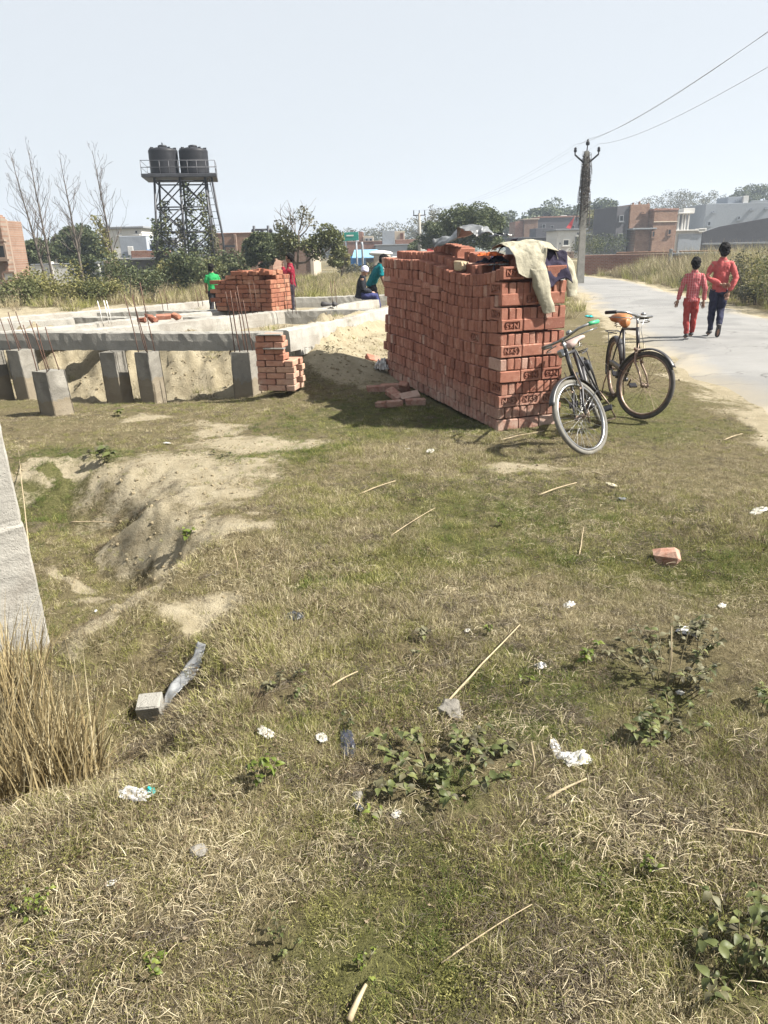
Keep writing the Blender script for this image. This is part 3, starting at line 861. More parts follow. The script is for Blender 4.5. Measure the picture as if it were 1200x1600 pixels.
# further bar bundles standing in the far beams
for i, (u, v, n, h) in enumerate([(160, 503, 3, .32), (395, 489, 2, .5), (520, 478, 2, .45), (255, 484, 2, .35), (310, 476, 2, .3), (450, 487, 3, .6)]):
    p = at_z(u, v, ZT)
    b = empty('rebar_bundle', p, 0, ['short pale starter bars in an inner beam behind the free standing column', 'pair of thin bars standing in front of the brick pile', 'pair of thin bars in the cross beam beyond the shoes', 'pair of thin bars near the little heap of broken bricks', 'pair of short bars by the left end of the brick pile', 'thin bars at the right end of the brick pile'][i], 'rebar', 'starter bars standing in the beams')
    for k in range(n):
        MB().tube([(k * .07, (k % 2) * .08, -.04), (k * .07 - .01, (k % 2) * .08, h * .5), (k * .07 - .03, (k % 2) * .08, h)], 0.006, 5).obj('rebar', M_PAINTW if i == 0 else M_REBAR, b)
# bent loop of bar on the corner column
q = at_z(375, 546, ZB)
lp = [Vector((q.x - .12 + .22 * t, q.y - .12 + 0.03 * math.sin(6 * t), ZB - .05 + .24 * math.sin(math.pi * min(1, t * 1.12)))) for t in [i / 10 for i in range(11)]]
o = MB().tube([p - lp[0] for p in lp], 0.008, 6).obj('bent_rebar', M_REBAR); o.location = lp[0]
tag(o, 'bent loop of rusty bar hooked over the corner column', 'rebar')

# brick pier at the beam corner
def build_pier():
    rg = random.Random(8); base = at_z(432, 612, gz(-1.3, 9.5)); 
    root = empty('brick_pier', (base.x, base.y + .12, gz(-1.25, 9.6) - .03), math.radians(-10), 'toothed pier of mortared bricks holding up the beam corner', 'brick pier')
    me = [brick_mesh('pier_brick', 0.222, 0.106, 0.068, 120 + i, M_BRICK3, 0.006, 0.003) for i in range(4)]
    h = 0.0735
    for k in range(9):
        x = -0.20 + rg.uniform(-.012, .012); seq = 'SS' if k % 2 else 'HSH'
        if k >= 5: seq = 'SH' if k % 2 else 'HS'
        for j, q in enumerate(seq):
            w = .224 if q == 'S' else .108
            o = bpy.data.objects.new('brick', me[(j + k) % 4]); COL.objects.link(o); o.parent = root
            o.location = (x + w / 2, -.055 if q == 'S' else 0.0, (k + .5) * h); o.rotation_euler = (0, 0, rg.uniform(-.03, .03) + (math.pi / 2 if q == 'H' else 0)); x += w + .010
        for j in range(2 if k < 5 else 1):
            o = bpy.data.objects.new('brick', me[(j + k + 2) % 4]); COL.objects.link(o); o.parent = root
            o.location = (-.07 + .235 * j + .02 * (k % 2), .175, (k + .5) * h)
    for j in range(2):      # thin slates wedged on top
        o = MB().box((-.02 + .05 * j, -.10 - .012 * j, 9 * h + .010 - .16 * j), (.30 - .05 * j, .10, .012)).obj('slate', M_CONC, root)
    return root
build_pier()

# big square post standing in the hollow
def build_post():
    p = at_z(56, 1045, -.42)
    root = empty('concrete_post', (p.x - .16, p.y + .12, 0), 0, 'thick rough concrete post rising from the hollow among dry reeds', 'concrete post')
    rg = random.Random(3)
    def sect(z0, z1, w, rz, name, n, ox=0.0):
        rings = []
        for i in range(n + 1):
            z = z0 + (z1 - z0) * i / n; r = []
            ch = .9
            e = .0022 if 0 < i < n else .010
            for sx, sy in ((-1, -1), (1, -1), (1, 1), (-1, 1)):
                pair = ((.93, 1), (1, .93)) if sx * sy > 0 else ((1, .93), (.93, 1))
                if sx * sy > 0: pair = ((1, .93), (.93, 1)) if sx < 0 else ((1, .93), (.93, 1))
                pts = [(sx * w / 2 * a, sy * w / 2 * b_) for a, b_ in pair]
                # keep ring order going round
                ang = lambda t: math.atan2(t[1], t[0])
                for (x, y) in pts:
                    v = Vector((x + rg.uniform(-e, e), y + rg.uniform(-e, e), 0)); v.rotate(Euler((0, 0, rz)))
                    r.append(Vector((v.x + ox - .02 * z, v.y, z + rg.uniform(-e, e))))
            r.sort(key=lambda q: math.atan2(q.y, q.x - ox + .02 * z))
            rings.append(r)
        o = MB().rings(rings, smooth=False).obj(name, M_CONC2, root); fix_normals(o.data); return o
    sect(-.6, .40, .315, .62, 'lower_shaft', 26)
    sect(.40, .99, .296, .62, 'upper_shaft', 16, .002)
    return root
build_post()
# ------------------------------------------------------------------ leaves and trees
def m_leaf(name, stops, trans=0.25, rough=0.6):
    t = NT(name); r = t.rnd()
    c = t.ramp(r, stops)
    c = t.mix(t.math('MULTIPLY', t.noise(0.8, 3, 0.6, t.pos()), 0.35), c, tuple(q * 0.45 for q in stops[0][1]))
    t.base(c, rough, 0, 0.25)
    tr = t.node('ShaderNodeBsdfTranslucent'); t.l.new(c, tr.inputs[0])
    mx = t.node('ShaderNodeMixShader'); mx.inputs[0].default_value = trans
    t.l.new(t.b.outputs[0], mx.inputs[1]); t.l.new(tr.outputs[0], mx.inputs[2]); t.l.new(mx.outputs[0], t.out.inputs[0])
    return t.m
M_LEAF_DK = m_leaf('dark_leaf', [(0, (0.038, 0.052, 0.022)), (.6, (0.085, 0.105, 0.046)), (1, (0.155, 0.168, 0.078))])
M_LEAF_MD = m_leaf('mid_leaf', [(0, (0.06, 0.07, 0.026)), (.6, (0.11, 0.122, 0.048)), (1, (0.18, 0.18, 0.08))])
M_LEAF_YL = m_leaf('yellowish_leaf', [(0, (0.10, 0.10, 0.03)), (.6, (0.17, 0.165, 0.055)), (1, (0.27, 0.24, 0.10))])
M_LEAF_GR = m_leaf('greyish_leaf', [(0, (0.055, 0.058, 0.035)), (.6, (0.11, 0.11, 0.065)), (1, (0.19, 0.17, 0.10))])
M_TWIG = simple('grey_brown_twig', (0.085, 0.07, 0.058), 0.9, 0, 0.3, 3)
M_BARK = simple('bark', (0.13, 0.105, 0.08), 0.95, 0, 0.35, 5, 0.5, 20)

def quads_mesh(name, pts, size, m, seed=0, aspect=0.55, up=0.3):
    rg = np.random.default_rng(seed)
    pts = np.asarray(pts); n = len(pts)
    a = rg.normal(size=(n, 3)); a[:, 2] *= 0.6; a /= np.linalg.norm(a, axis=1)[:, None]
    b = rg.normal(size=(n, 3)); b[:, 2] += up; b -= a * (a * b).sum(1)[:, None]; b /= np.linalg.norm(b, axis=1)[:, None]
    s = (size * rg.uniform(.6, 1.3, n))[:, None]
    v = np.stack([pts - a * s * .5, pts + b * s * aspect * .5, pts + a * s * .5, pts - b * s * aspect * .5], 1).reshape(-1, 3)
    me = bpy.data.meshes.new(name)
    me.vertices.add(n * 4); me.vertices.foreach_set('co', v.ravel())
    me.loops.add(n * 4); me.loops.foreach_set('vertex_index', np.arange(n * 4))
    me.polygons.add(n); me.polygons.foreach_set('loop_start', np.arange(n) * 4); me.polygons.foreach_set('loop_total', np.full(n, 4))
    me.update(); me.validate(); me.materials.append(m); return me

def grow(rg, p, d, L, r, depth, tubes, tips, up=0.25, spread=0.7, kids=3, seg=4, shrink=0.68, gn=0.18):
    pts = [p.copy()]; rs = [r]
    for i in range(seg):
        d = (d + Vector((rg.gauss(0, gn), rg.gauss(0, gn), rg.gauss(0, gn) * .6 + up * .12))).normalized()
        p = p + d * (L / seg); pts.append(p.copy()); rs.append(r * (1 - .45 * (i + 1) / seg))
    tubes.append((pts, rs))
    if depth == 0: tips.append((p, d)); return
    for k in range(kids):
        i = rg.randint(max(1, seg - 2), seg) if k else seg
        a = rg.uniform(0, 6.28); q = d.orthogonal().normalized(); q.rotate(Matrix.Rotation(a, 3, d))
        nd = (d + q * spread * rg.uniform(.5, 1.2) + Vector((0, 0, up * .6))).normalized()
        grow(rg, pts[i], nd, L * shrink * rg.uniform(.8, 1.15), rs[i] * .72, depth - 1, tubes, tips, up, spread, kids, seg, shrink, gn)

def leafy_tree(name, label, loc, H, crown_r, m, seed, cat='tree', group=None, nleaf=5000, leaf=0.22, trunk_h=None, flat=0.8, clumps=56, open_=0.45, cz=None, off=(0, 0)):
    rg = random.Random(seed); nr = np.random.default_rng(seed)
    root = empty(name, loc, 0, label, cat, group)
    th = trunk_h or H * .35
    tubes, tips = [], []
    grow(rg, Vector((0, 0, -.2)), Vector((rg.uniform(-.1, .1), rg.uniform(-.1, .1), 1)).normalized(), th + .2, H * .032, 3, tubes, tips, .3, .75, 3, 4, .72)
    b = MB()
    for pts, rs in tubes: b.tube(pts, rs, 5, cap=False)
    b.obj('trunk', M_BARK, root)
    c0 = np.array([off[0], off[1], cz or (H - crown_r * flat)])
    P = []
    per = int(nleaf * 2.1) // clumps
    for k in range(clumps):
        q = nr.normal(size=3); q /= np.linalg.norm(q); q[2] = q[2] * .8 + .1
        rr = crown_r * nr.uniform(.35, 1.0) ** .6
        c = c0 + q * rr * np.array([1, 1, flat])
        cr = crown_r * nr.uniform(.19, .36)
        dd = nr.normal(size=(per, 3)); dd /= np.linalg.norm(dd, axis=1)[:, None]
        P.append(c + dd * (cr * nr.uniform(.25, 1.0, per) ** .5)[:, None] * np.array([1.1, 1.1, .75]))
    link('crown', quads_mesh('crown', np.concatenate(P), leaf, m, seed), root)
    return root
def bare_tree(name, label, loc, H, seed, group=None, lean=(0, 0), spread=.55, depth=3, kids=2, r=None, leaves=0, m=None, up=.5, mt=None):
    rg = random.Random(seed); root = empty(name, loc, 0, label, 'tree', group)
    b = MB(); tw = MB(); n = 22; pts = []; rs = []; r = r or H * .011
    x = y = 0
    for i in range(n + 1):
        f = i / n; x += rg.uniform(-.02, .02) * H * .04; y += rg.uniform(-.02, .02) * H * .04
        pts.append(Vector((lean[0] * H * f + x, lean[1] * H * f + y, H * f - .2))); rs.append(r * (1 - .88 * f))
    b.tube(pts, rs, 6); tips = []
    for i in range(6, n):
        for _ in range(2 if i < n - 4 else 1):
            a = rg.uniform(0, 6.28); f = i / n
            L = H * (.20 * (1 - f) + .05) * rg.uniform(.7, 1.3)
            d = Vector((math.cos(a) * spread, math.sin(a) * spread, .62 + .3 * up)).normalized(); tubes = []
            grow(rg, pts[i], d, L, rs[i] * .42, 2, tubes, tips, up, .6, kids, 3, .6)
            for p, q in tubes: tw.tube(p, [max(k, H * .0009) for k in q], 3, cap=False)
    b.obj('trunk', mt or M_TWIG, root); tw.obj('twigs', mt or M_TWIG, root)
    if leaves:
        P = [t[0] + Vector((rg.gauss(0, .12), rg.gauss(0, .12), rg.gauss(0, .12))) for t in tips for _ in range(leaves)]
        link('crown', quads_mesh('crown', [tuple(p) for p in P], .10, m or M_LEAF_GR, seed), root)
    return root
def gp(u, v_unused, Y):
    p = at_y(u, 400, Y); return Vector((p.x, p.y, gz(p.x, p.y)))

# ------------------------------------------------------------------ houses
def m_wallbrick(name, a, b, mortar=(0.30, 0.26, 0.22), sc=1.0):
    t = NT(name); v = t.objc()
    mp = t.node('ShaderNodeMapping'); t.l.new(v, mp.inputs[0]); mp.inputs['Rotation'].default_value = (math.radians(90), 0, 0)
    br = t.node('ShaderNodeTexBrick'); t.l.new(mp.outputs[0], br.inputs[0])
    br.inputs['Color1'].default_value = col(a); br.inputs['Color2'].default_value = col(b); br.inputs['Mortar'].default_value = col(mortar)
    br.inputs['Scale'].default_value = 1.0; br.inputs['Brick Width'].default_value = .24; br.inputs['Row Height'].default_value = .085; br.inputs['Mortar Size'].default_value = .012
    n = t.noise(1.4, 6, .7, v); n2 = t.noise(9, 5, .7, v)
    c = t.mix(t.math('MULTIPLY', t.ramp(n, [(.45, 0.0), (.7, 1.0)]), .55), br.outputs[0], tuple(q * .55 for q in a))
    c = t.mix(t.math('MULTIPLY', t.ramp(n2, [(.5, 0.0), (.75, 1.0)]), .4), c, tuple(min(1, q * 1.5) for q in b))
    t.base(c, .95, 0, .15); t.bump(br.outputs['Fac'], -.4, .02); return t.m
M_WB_RED = m_wallbrick('red_brick_wall', (0.19, 0.08, 0.055), (0.25, 0.12, 0.085), (.22, .19, .16))
M_WB_BRN = m_wallbrick('brown_brick_wall', (0.185, 0.098, 0.066), (0.245, 0.145, 0.10), (.20, .165, .13))
M_WB_PNK = m_wallbrick('pinkish_brick_wall', (0.17, 0.10, 0.072), (0.225, 0.145, 0.108), (0.20, .165, .135))
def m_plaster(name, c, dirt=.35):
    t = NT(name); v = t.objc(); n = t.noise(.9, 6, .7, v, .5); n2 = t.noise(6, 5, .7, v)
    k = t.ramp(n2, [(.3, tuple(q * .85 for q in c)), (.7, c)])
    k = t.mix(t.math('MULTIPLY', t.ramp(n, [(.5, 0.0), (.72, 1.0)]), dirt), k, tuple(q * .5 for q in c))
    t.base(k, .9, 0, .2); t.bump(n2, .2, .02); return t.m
M_PL_WHITE = m_plaster('white_plaster', (0.60, 0.59, 0.56), .25)
M_PL_PINK = m_plaster('pink_plaster', (0.25, 0.19, 0.15), .6)
M_PL_GREY = m_plaster('grey_cement_plaster', (0.21, 0.22, 0.235), .4)
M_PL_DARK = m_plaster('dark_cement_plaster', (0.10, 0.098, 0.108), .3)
M_PL_BLUE = m_plaster('bluish_grey_plaster', (0.29, 0.315, 0.35), .3)
M_PL_CREAM = m_plaster('cream_plaster', (0.42, 0.36, 0.29), .3)
M_GLASSDK = simple('dark_window_glass', (0.02, 0.022, 0.026), .25, 0, .3, 3)
M_BLUE = simple('blue_tarpaulin', (0.02, 0.14, 0.36), .55, 0, .3, 3)
M_BLUEROOF = simple('pale_blue_sheet_roof', (0.16, 0.33, 0.48), .5, .1, .15, 2)
M_GREENSIGN = simple('green_sign_paint', (0.0, 0.19, 0.15), .5, 0, .1, 3)
M_REDP = simple('red_cloth', (0.5, 0.04, 0.04), .7, 0, .2, 6)

class House:
    def __init__(s, name, label, u0, u1, Y, rz=0.0, cat='house', group=None):
        a, b = at_y(u0, 400, Y), at_y(u1, 400, Y)
        s.Y = Y; s.g = min(gz(a.x, Y), gz(b.x, Y)) - .3
        s.root = empty(name, (a.x, Y, s.g), math.radians(rz), label, cat, group)
        s.x0 = a.x; s.k = math.cos(math.radians(rz))
    def X(s, u, v=400): return (at_y(u, v, s.Y).x - s.x0) / s.k
    def Z(s, u, v): return at_y(u, v, s.Y).z - s.g
    def block(s, name, u0, u1, v_top, m, depth=5, v_bot=None, y0=0.0, parent=None, dz=0):
        um = (u0 + u1) / 2; z1 = s.Z(um, v_top); z0 = 0 if v_bot is None else s.Z(um, v_bot)
        x0, x1 = s.X(u0), s.X(u1)
        o = MB().box(((x0 + x1) / 2, y0 + depth / 2, (z0 + z1) / 2 + dz), (x1 - x0, depth, z1 - z0), bev=.02).obj(name, m, s.root)
        return o
    def slab(s, u0, u1, v, m, depth=5, over=.25, th=.16, y0=0.0, name='roof_slab'):
        x0, x1 = s.X(u0), s.X(u1); z = s.Z((u0 + u1) / 2, v)
        return MB().box(((x0 + x1) / 2, y0 + depth / 2, z + th / 2 - .01), (x1 - x0 + 2 * over, depth + 2 * over, th), bev=.02).obj(name, m, s.root)
    def window(s, u0, u1, v0, v1, frame=None, pane=None, y0=0.0, name='window', bars=2):
        um = (u0 + u1) / 2; x0, x1 = s.X(u0), s.X(u1); z1, z0 = s.Z(um, v0), s.Z(um, v1)
        w, h = x1 - x0, z1 - z0; b = MB(); t = .07; c = (x0 + x1) / 2
        for q in (x0 + t / 2, x1 - t / 2): b.box((q, y0 - .02, (z0 + z1) / 2), (t, .12, h))
        for q in (z0 + t / 2, z1 - t / 2): b.box((c, y0 - .022, q), (w - 2 * t, .12, t))
        f = b.obj(name, frame or M_PL_WHITE, s.root)
        MB().box((c, y0 + .0, (z0 + z1) / 2), (w - 2 * t - .004, .05, h - 2 * t - .004)).obj('pane', pane or M_GLASSDK, f)
        if bars:
            g = MB()
            for i in range(1, bars + 1): g.box((x0 + w * i / (bars + 1), y0 - .03, (z0 + z1) / 2), (.03, .03, h - 2 * t))
            g.obj('bars', M_STEEL_DK, f)
        MB().box((c, y0 - .06, z0 - .04), (w + .2, .22, .07)).obj('sill', frame or M_PL_WHITE, f)
        return f

def build_houses():
    # weathered house at the left edge
    h = House('weathered_house', 'weathered pinkish brick and plaster house with a dark window opening', -120, 12, 30)
    h.block('wall', -120, 12, 343, M_PL_PINK, .5); h.block('brick_corner', -118, 11, 345, M_WB_PNK, 1.2, y0=.52)
    h.block('brick_pillar', 6, 12.4, 338, M_WB_PNK, .5, y0=-.14)
    h.block('parapet', -120, 11, 336.5, M_WB_PNK, .3, 343.3, y0=-.03)
    h.window(-8, 10, 357, 374, M_PL_PINK, M_PL_WHITE, bars=0); h.window(-14, 15.5, 381, 405, M_PL_PINK, M_GLASSDK, y0=-.17, bars=0); h.window(2, 22, 424, 440, M_WB_PNK, M_PL_WHITE, y0=-.17, bars=0)
    # white compound wall
    h = House('compound_wall', 'long low white washed compound wall behind the bare trees', 46, 152, 42, 0, 'wall')
    h.block('wall', 46, 152, 413, M_PL_WHITE, .25); h.block('coping', 45.5, 152.5, 411.6, M_PL_GREY, .33, 413.05, y0=-.04)
    h.block('pier', 76, 79, 409, M_PL_WHITE, .4, y0=-.12)
    # house group behind
    h = House('white_storey_house', 'white upper storey with small square windows and flat roof', 170, 228, 64)
    h.block('wall', 172, 226, 357, M_PL_WHITE, 5); h.slab(171, 226, 357, M_PL_GREY, 5)
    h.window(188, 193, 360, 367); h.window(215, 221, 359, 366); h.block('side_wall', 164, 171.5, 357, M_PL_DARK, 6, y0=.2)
    h = House('grey_house', 'dark grey cement house with red brick balcony and rails below the white storey', 146, 268, 50)
    h.block('wall', 176, 268, 404, M_PL_DARK, 6); h.block('side_room', 143, 175.5, 408, M_PL_GREY, 5.5, y0=.6); h.block('brown_front', 158, 175, 407, M_PL_PINK, .3, 433, y0=.25)
    h.block('balcony', 207, 268, 391, M_WB_RED, .22, 405, y0=-.25); h.slab(206, 268, 405.5, M_PL_GREY, 6, .05, .14, y0=-.4)
    h.block('upper_wall', 180, 223, 368, M_PL_BLUE, 4, 403, y0=1.2); h.block('upper_room', 232, 268, 370, M_PL_BLUE, 3, 404, y0=1.8); h.block('window_band', 226, 268, 374, M_PL_DARK, .1, 381, y0=1.74)
    for v in (364, 367.5): h.block('rail', 222, 268, v, M_PL_GREY, .06, v + 1.2, y0=.3)
    h.block('white_cloth', 192, 201, 385, M_PL_WHITE, .05, 399, y0=1.1); h.window(147, 153, 418, 434, M_PL_GREY, M_PL_GREY, y0=.6, bars=0)
    q = h.block('blue_tarp', 221, 229, 380, M_BLUE, .5, 391, y0=.2); q.rotation_euler = (0, .12, 0)
    # brick houses behind the middle trees
    h = House('long_brick_house', 'long plain red brick house behind the bushes and water tower', 330, 425, 56)
    h.block('wall', 330, 404, 365, M_WB_BRN, 6); h.block('low_wall', 404.3, 425, 372, M_WB_BRN, 5.5, y0=.3); h.block('parapet', 329.5, 404.5, 363.5, M_WB_RED, .3, 365.2, y0=-.04); h.block('pilaster', 368, 372, 366, M_WB_PNK, .2, y0=-.16)
    h = House('gabled_brick_house', 'brick house end wall with pale edge behind the thin tree', 440, 492, 48)
    h.block('wall', 440, 484, 388, M_WB_PNK, 6); h.block('pale_corner', 484.2, 490, 384, M_PL_CREAM, 6, y0=-.05); h.block('gable', 462, 484, 380, M_WB_PNK, .4, 388.1, y0=.1)
    # middle distance
    h = House('maroon_brick_house', 'maroon brick house behind the blue roofed shed', 538, 602, 90)
    h.block('wall', 538, 602, 378, M_WB_RED, 6); h.block('parapet', 538, 602, 376.6, M_WB_BRN, .3, 378.2, y0=-.05); h.block('roof_room', 568, 584, 369, M_PL_CREAM, 3, 381, y0=.5)
    h.window(571, 576, 372, 379, M_PL_BLUE, y0=.47, bars=0); h.window(577.5, 582.5, 372, 379, M_PL_BLUE, y0=.47, bars=0)
    h.block('brick_tower', 561, 568, 362, M_WB_RED, 2, 380, y0=.8)
    h = House('grey_block_house', 'grey cement block house with a cream rooftop room', 584, 662, 84)
    h.block('wall', 587, 662, 383, M_PL_BLUE, 6); h.block('upper_block', 598, 617, 360, M_PL_BLUE, 4, 383, y0=.6); h.block('roof_room', 617.4, 633, 361, M_PL_CREAM, 3, 375, y0=.7); h.block('brick_parapet', 618, 655, 374, M_WB_RED, .25, 383, y0=.2); h.window(626, 631, 364, 374, M_WB_RED, M_WB_RED, y0=.7, bars=0)
    h.slab(587, 662, 383, M_PL_GREY, 6, .12, .12)
    h = House('roadside_shed', 'low shed with pale blue sheet roof and hanging blue tarpaulin', 542, 606, 66, 0, 'shed')
    h.block('tarp_wall', 544, 571, 401, M_BLUE, .12); h.block('back_wall', 544, 604, 398, M_PL_DARK, .2, y0=3); h.block('shade_panel', 572, 603, 403, M_PL_DARK, .1, y0=2.4)  # dark panel coloured as the shade inside the open shed
    x0, x1 = h.X(541), h.X(608); z = h.Z(570, 402)
    o = MB().add([(x0 + .6, 3.2, z + .62), (x0 + 2.6, 3.2, z + .62), (x1, -.3, z - .02), (x0 + .5, -.5, z), (x0 + .6, 3.2, z + .56), (x0 + 2.6, 3.2, z + .56), (x1, -.3, z - .08), (x0 + .5, -.5, z - .06)], [(0, 3, 2, 1), (4, 5, 6, 7), (0, 4, 7, 3), (3, 7, 6, 2), (2, 6, 5, 1), (1, 5, 4, 0)]).obj('roof_sheet', M_BLUEROOF, h.root); fix_normals(o.data)
    for u in (543, 571, 604): h.block('post', u, u + .9, 402, M_PL_BLUE, .08, y0=-.3)
    # sign and posts
    p = gp(541, 0, 60); r = empty('green_sign', p, 0, 'green board held up on two tall pale posts before the shed', 'sign')
    X = lambda u: at_y(u, 400, 60).x - p.x; Z = lambda u, v: at_y(u, v, 60).z - p.z
    MB().box(((X(536) + X(561)) / 2, 0, (Z(548, 363) + Z(548, 376)) / 2), (X(561) - X(536), .08, Z(548, 363) - Z(548, 376)), (0, -.035, 0), .01).obj('board', M_GREENSIGN, r)
    for u, v in ((542, 370), (558, 370)): MB().tube([(X(u), .12, -.3), (X(u) - .05, .12, Z(u, v))], .07, 8).obj('post', M_PL_BLUE, r)
    MB().box((X(548), -.05, Z(548, 368)), (.55, .02, .10)).obj('lettering', M_PL_WHITE, r)
    p = gp(567, 0, 58); o = MB().tube([(0, 0, -.3), (-.03, 0, 2), (-.06, 0, at_y(567, 378, 58).z - p.z)], .085, 8).obj('concrete_pole', M_PL_BLUE); o.location = p; tag(o, 'short pale pole standing right of the green sign', 'pole')
    # white and beige stuff beside the road, motorbike
    p = gp(597, 0, 44); r = empty('covered_cart', p, 0, 'loaded beige handcart with a white cover by the roadside', 'cart')
    b = MB(); b.box((0, 0, .75), (.95, .7, .75), bev=.06); b.obj('load', M_PL_CREAM, r); b = MB().ell((-.08, 0, 1.2), (.68, .45, .16)); b.obj('cover', M_PL_WHITE, r)
    for sx in (-1, 1): MB().torus(.28, .03, 20, 6, Matrix.Translation((.32 * sx, -.4, .29))).obj('wheel', M_BLACKP, r)
    p = gp(613, 0, 43); r = empty('parked_motorbike', p, math.radians(15), 'white and black motorbike parked beside the covered cart', 'motorbike')
    for sx in (-.6, .6):
        w = MB().torus(.26, .05, 24, 8, Matrix.Translation((sx, 0, .3))).obj('wheel', M_BLACKP, r); MB().torus(.12, .02, 16, 6, Matrix.Translation((sx, 0, .3))).obj('rim', M_PAINTW, w)
    MB().ell((.12, 0, .82), (.3, .16, .16)).obj('fuel_tank', M_PL_WHITE, r); MB().ell((-.35, 0, .84), (.42, .13, .08)).obj('seat', M_BLACKP, r); MB().box((0, 0, .5), (.5, .22, .3), bev=.05).obj('engine', M_STEEL_DK, r)
    MB().tube([(.6, 0, .3), (.42, 0, 1.0)], .04, 6).obj('fork', M_STEEL_DK, r); MB().tube([(.38, -.32, 1.02), (.42, 0, 1.0), (.38, .32, 1.02)], .025, 6).obj('handlebar', M_STEEL_DK, r); MB().ell((.56, 0, .88), (.1, .12, .12)).obj('headlight', M_PL_WHITE, r); MB().ell((.6, 0, .58), (.28, .09, .06)).obj('front_mudguard', M_PL_WHITE, r)
    p = gp(679, 0, 60); r = empty('red_stall', p, 0, 'small stall hung with red and white cloth under the dark trees', 'stall')
    for i in range(4): MB().box((-.9 + i * .6, 0, 1.1), (.5, .06, 1.1 + .2 * (i % 2)), (0, .1 * (-1) ** i, 0), .02).obj('cloth', M_REDP if i % 2 else M_PL_WHITE, r)
    for x in (-1.2, 1.2): MB().tube([(x, .1, -.2), (x, .1, 2.0)], .04, 6).obj('post', M_BARK, r)
    MB().tube([(-1.25, .1, 1.9), (1.25, .1, 1.9)], .03, 6).obj('rail', M_BARK, r)

    # right hand village
    h = House('small_brick_house', 'small red brick upper room beyond the dark thatch sheds', 800, 842, 108)
    h.block('wall', 817, 838, 343, M_WB_PNK, 4); h.block('shaded_wing', 804, 816.6, 346, M_WB_RED, 5, y0=.3); h.slab(816, 839, 343, M_PL_CREAM, 4, .1, .12)  # wing's shade is put into its darker brick colour
    h = House('dark_shed', 'row of low dark sheds left of the white house', 780, 872, 96, 0, 'shed')
    h.block('wall', 800, 870, 372, M_PL_DARK, 5); h.block('upper_wall', 838, 866, 356, M_PL_DARK, 4, 372.2, y0=1); h.slab(800, 870, 372, M_PL_DARK, 5, .2, .12)
    for u in (808, 826, 846): h.window(u, u + 7, 376, 386, M_PL_GREY, name='door' if u == 826 else 'window')
    h = House('white_house', 'small whitewashed house with a barred window and dark door by the pole', 868, 912, 76)
    h.block('wall', 869, 912, 360, M_PL_WHITE, 5); h.slab(868, 912, 360, M_PL_GREY, 5, .2, .15); h.window(878, 888, 374, 384); h.window(897, 906, 370, 394, M_PL_GREY, M_PL_DARK, name='door', bars=0); h.block('plinth', 867, 894, 393, M_WB_PNK, .6, y0=-.62)
    h.window(898, 904, 362, 368, M_PL_WHITE, M_PL_GREY, bars=3); h.block('vent', 873, 875, 379, M_PL_DARK, .05, 382, y0=-.04)
    p = gp(894, 0, 77); o = MB().tube([(0, 0, 0), (.3, 0, 1.3)], .02, 5).obj('flag_staff', M_BARK); 
    r = empty('red_flag', (p.x, 78, h.Z(892, 358) + h.g - .02), 0, 'small red flag on a slanting stick on the white house roof', 'flag'); o.parent = r; o.location = (0, 0, 0)
    MB().add([(.06, 0, .3), (.28, 0, 1.25), (-.25, .1, .55), (-.5, .05, .2), (-.1, 0, .05)], [(0, 1, 2), (0, 2, 3), (0, 3, 4)]).obj('cloth', M_REDP, r)
    h = House('dark_village_house', 'dark maroon house row between the white house and the bare brick house', 838, 968, 118)
    h.block('wall', 838, 900, 340, M_PL_DARK, 5); h.block('right_wall', 905, 966, 348, M_PL_DARK, 5, y0=1); h.block('water_tank', 877, 886, 336, M_PL_WHITE, 1.5, 347, y0=1.5); h.block('tank_stand', 879, 884, 347, M_PL_GREY, 1, 352, y0=1.5); h.slab(838, 900, 340, M_WB_RED, 5, .1, .2)
    for u, v in ((845, 350), (858, 352), (890, 352)): h.window(u, u + 5, v, v + 7, M_PL_GREY)
    for u, v in ((912, 356), (926, 358), (940, 356), (952, 360)): h.window(u, u + 6, v, v + 8, M_PL_GREY, y0=1)
    h.block('roof_parapet', 905, 966, 345, M_WB_RED, .25, 348.2, y0=.95); h.block('roof_room', 930, 948, 336, M_WB_BRN, 3, 348, y0=2); h.window(935, 941, 339, 345, M_PL_GREY, y0=2); h.block('ledge', 904, 967, 366, M_PL_GREY, .5, 367.2, y0=.6)
    h = House('bare_brick_house', 'two storey bare brick house with flat roof beyond the low wall', 960, 1056, 84, 8)
    h.block('shaded_wing', 962, 981.6, 322, M_PL_DARK, 6, y0=.5); h.block('upper_block', 982, 1013, 319, M_WB_BRN, 5, 358, y0=.3); h.block('right_tower', 1014, 1052, 329, M_WB_BRN, 4, y0=-.7); h.block('ground_block', 989, 1013.6, 359, M_WB_BRN, 5, y0=-.3)  # dark plaster on the left wing paints in its shade
    h.slab(984, 1016, 358.5, M_PL_GREY, 1.5, .25, .14, y0=-.6); h.window(1038, 1044, 358, 367, M_WB_BRN, y0=-.7); h.window(1012.5, 1017.5, 361, 371, M_WB_BRN, y0=-.72, bars=0); h.slab(1013, 1052, 329, M_WB_RED, 4, .05, .2, y0=-.7); h.block('cornice', 1013.6, 1052.4, 346, M_PL_CREAM, .2, 347.5, y0=-.8)
    h.window(1000, 1005, 330, 333, M_WB_BRN, y0=.3, bars=0); h.window(966, 973, 336, 346, M_PL_GREY, y0=.5); h.window(966, 974, 364, 378, M_PL_GREY, y0=.5, name='door')
    for u in (986, 996, 1010): h.block('column_stub', u, u + 2, 314 + (u % 3), M_WB_BRN, .25, 319.2, y0=.4)
    for u in (1018, 1032, 1046): h.block('column_stub', u, u + 1.6, 325, M_WB_BRN, .2, 327.5, y0=-.4)
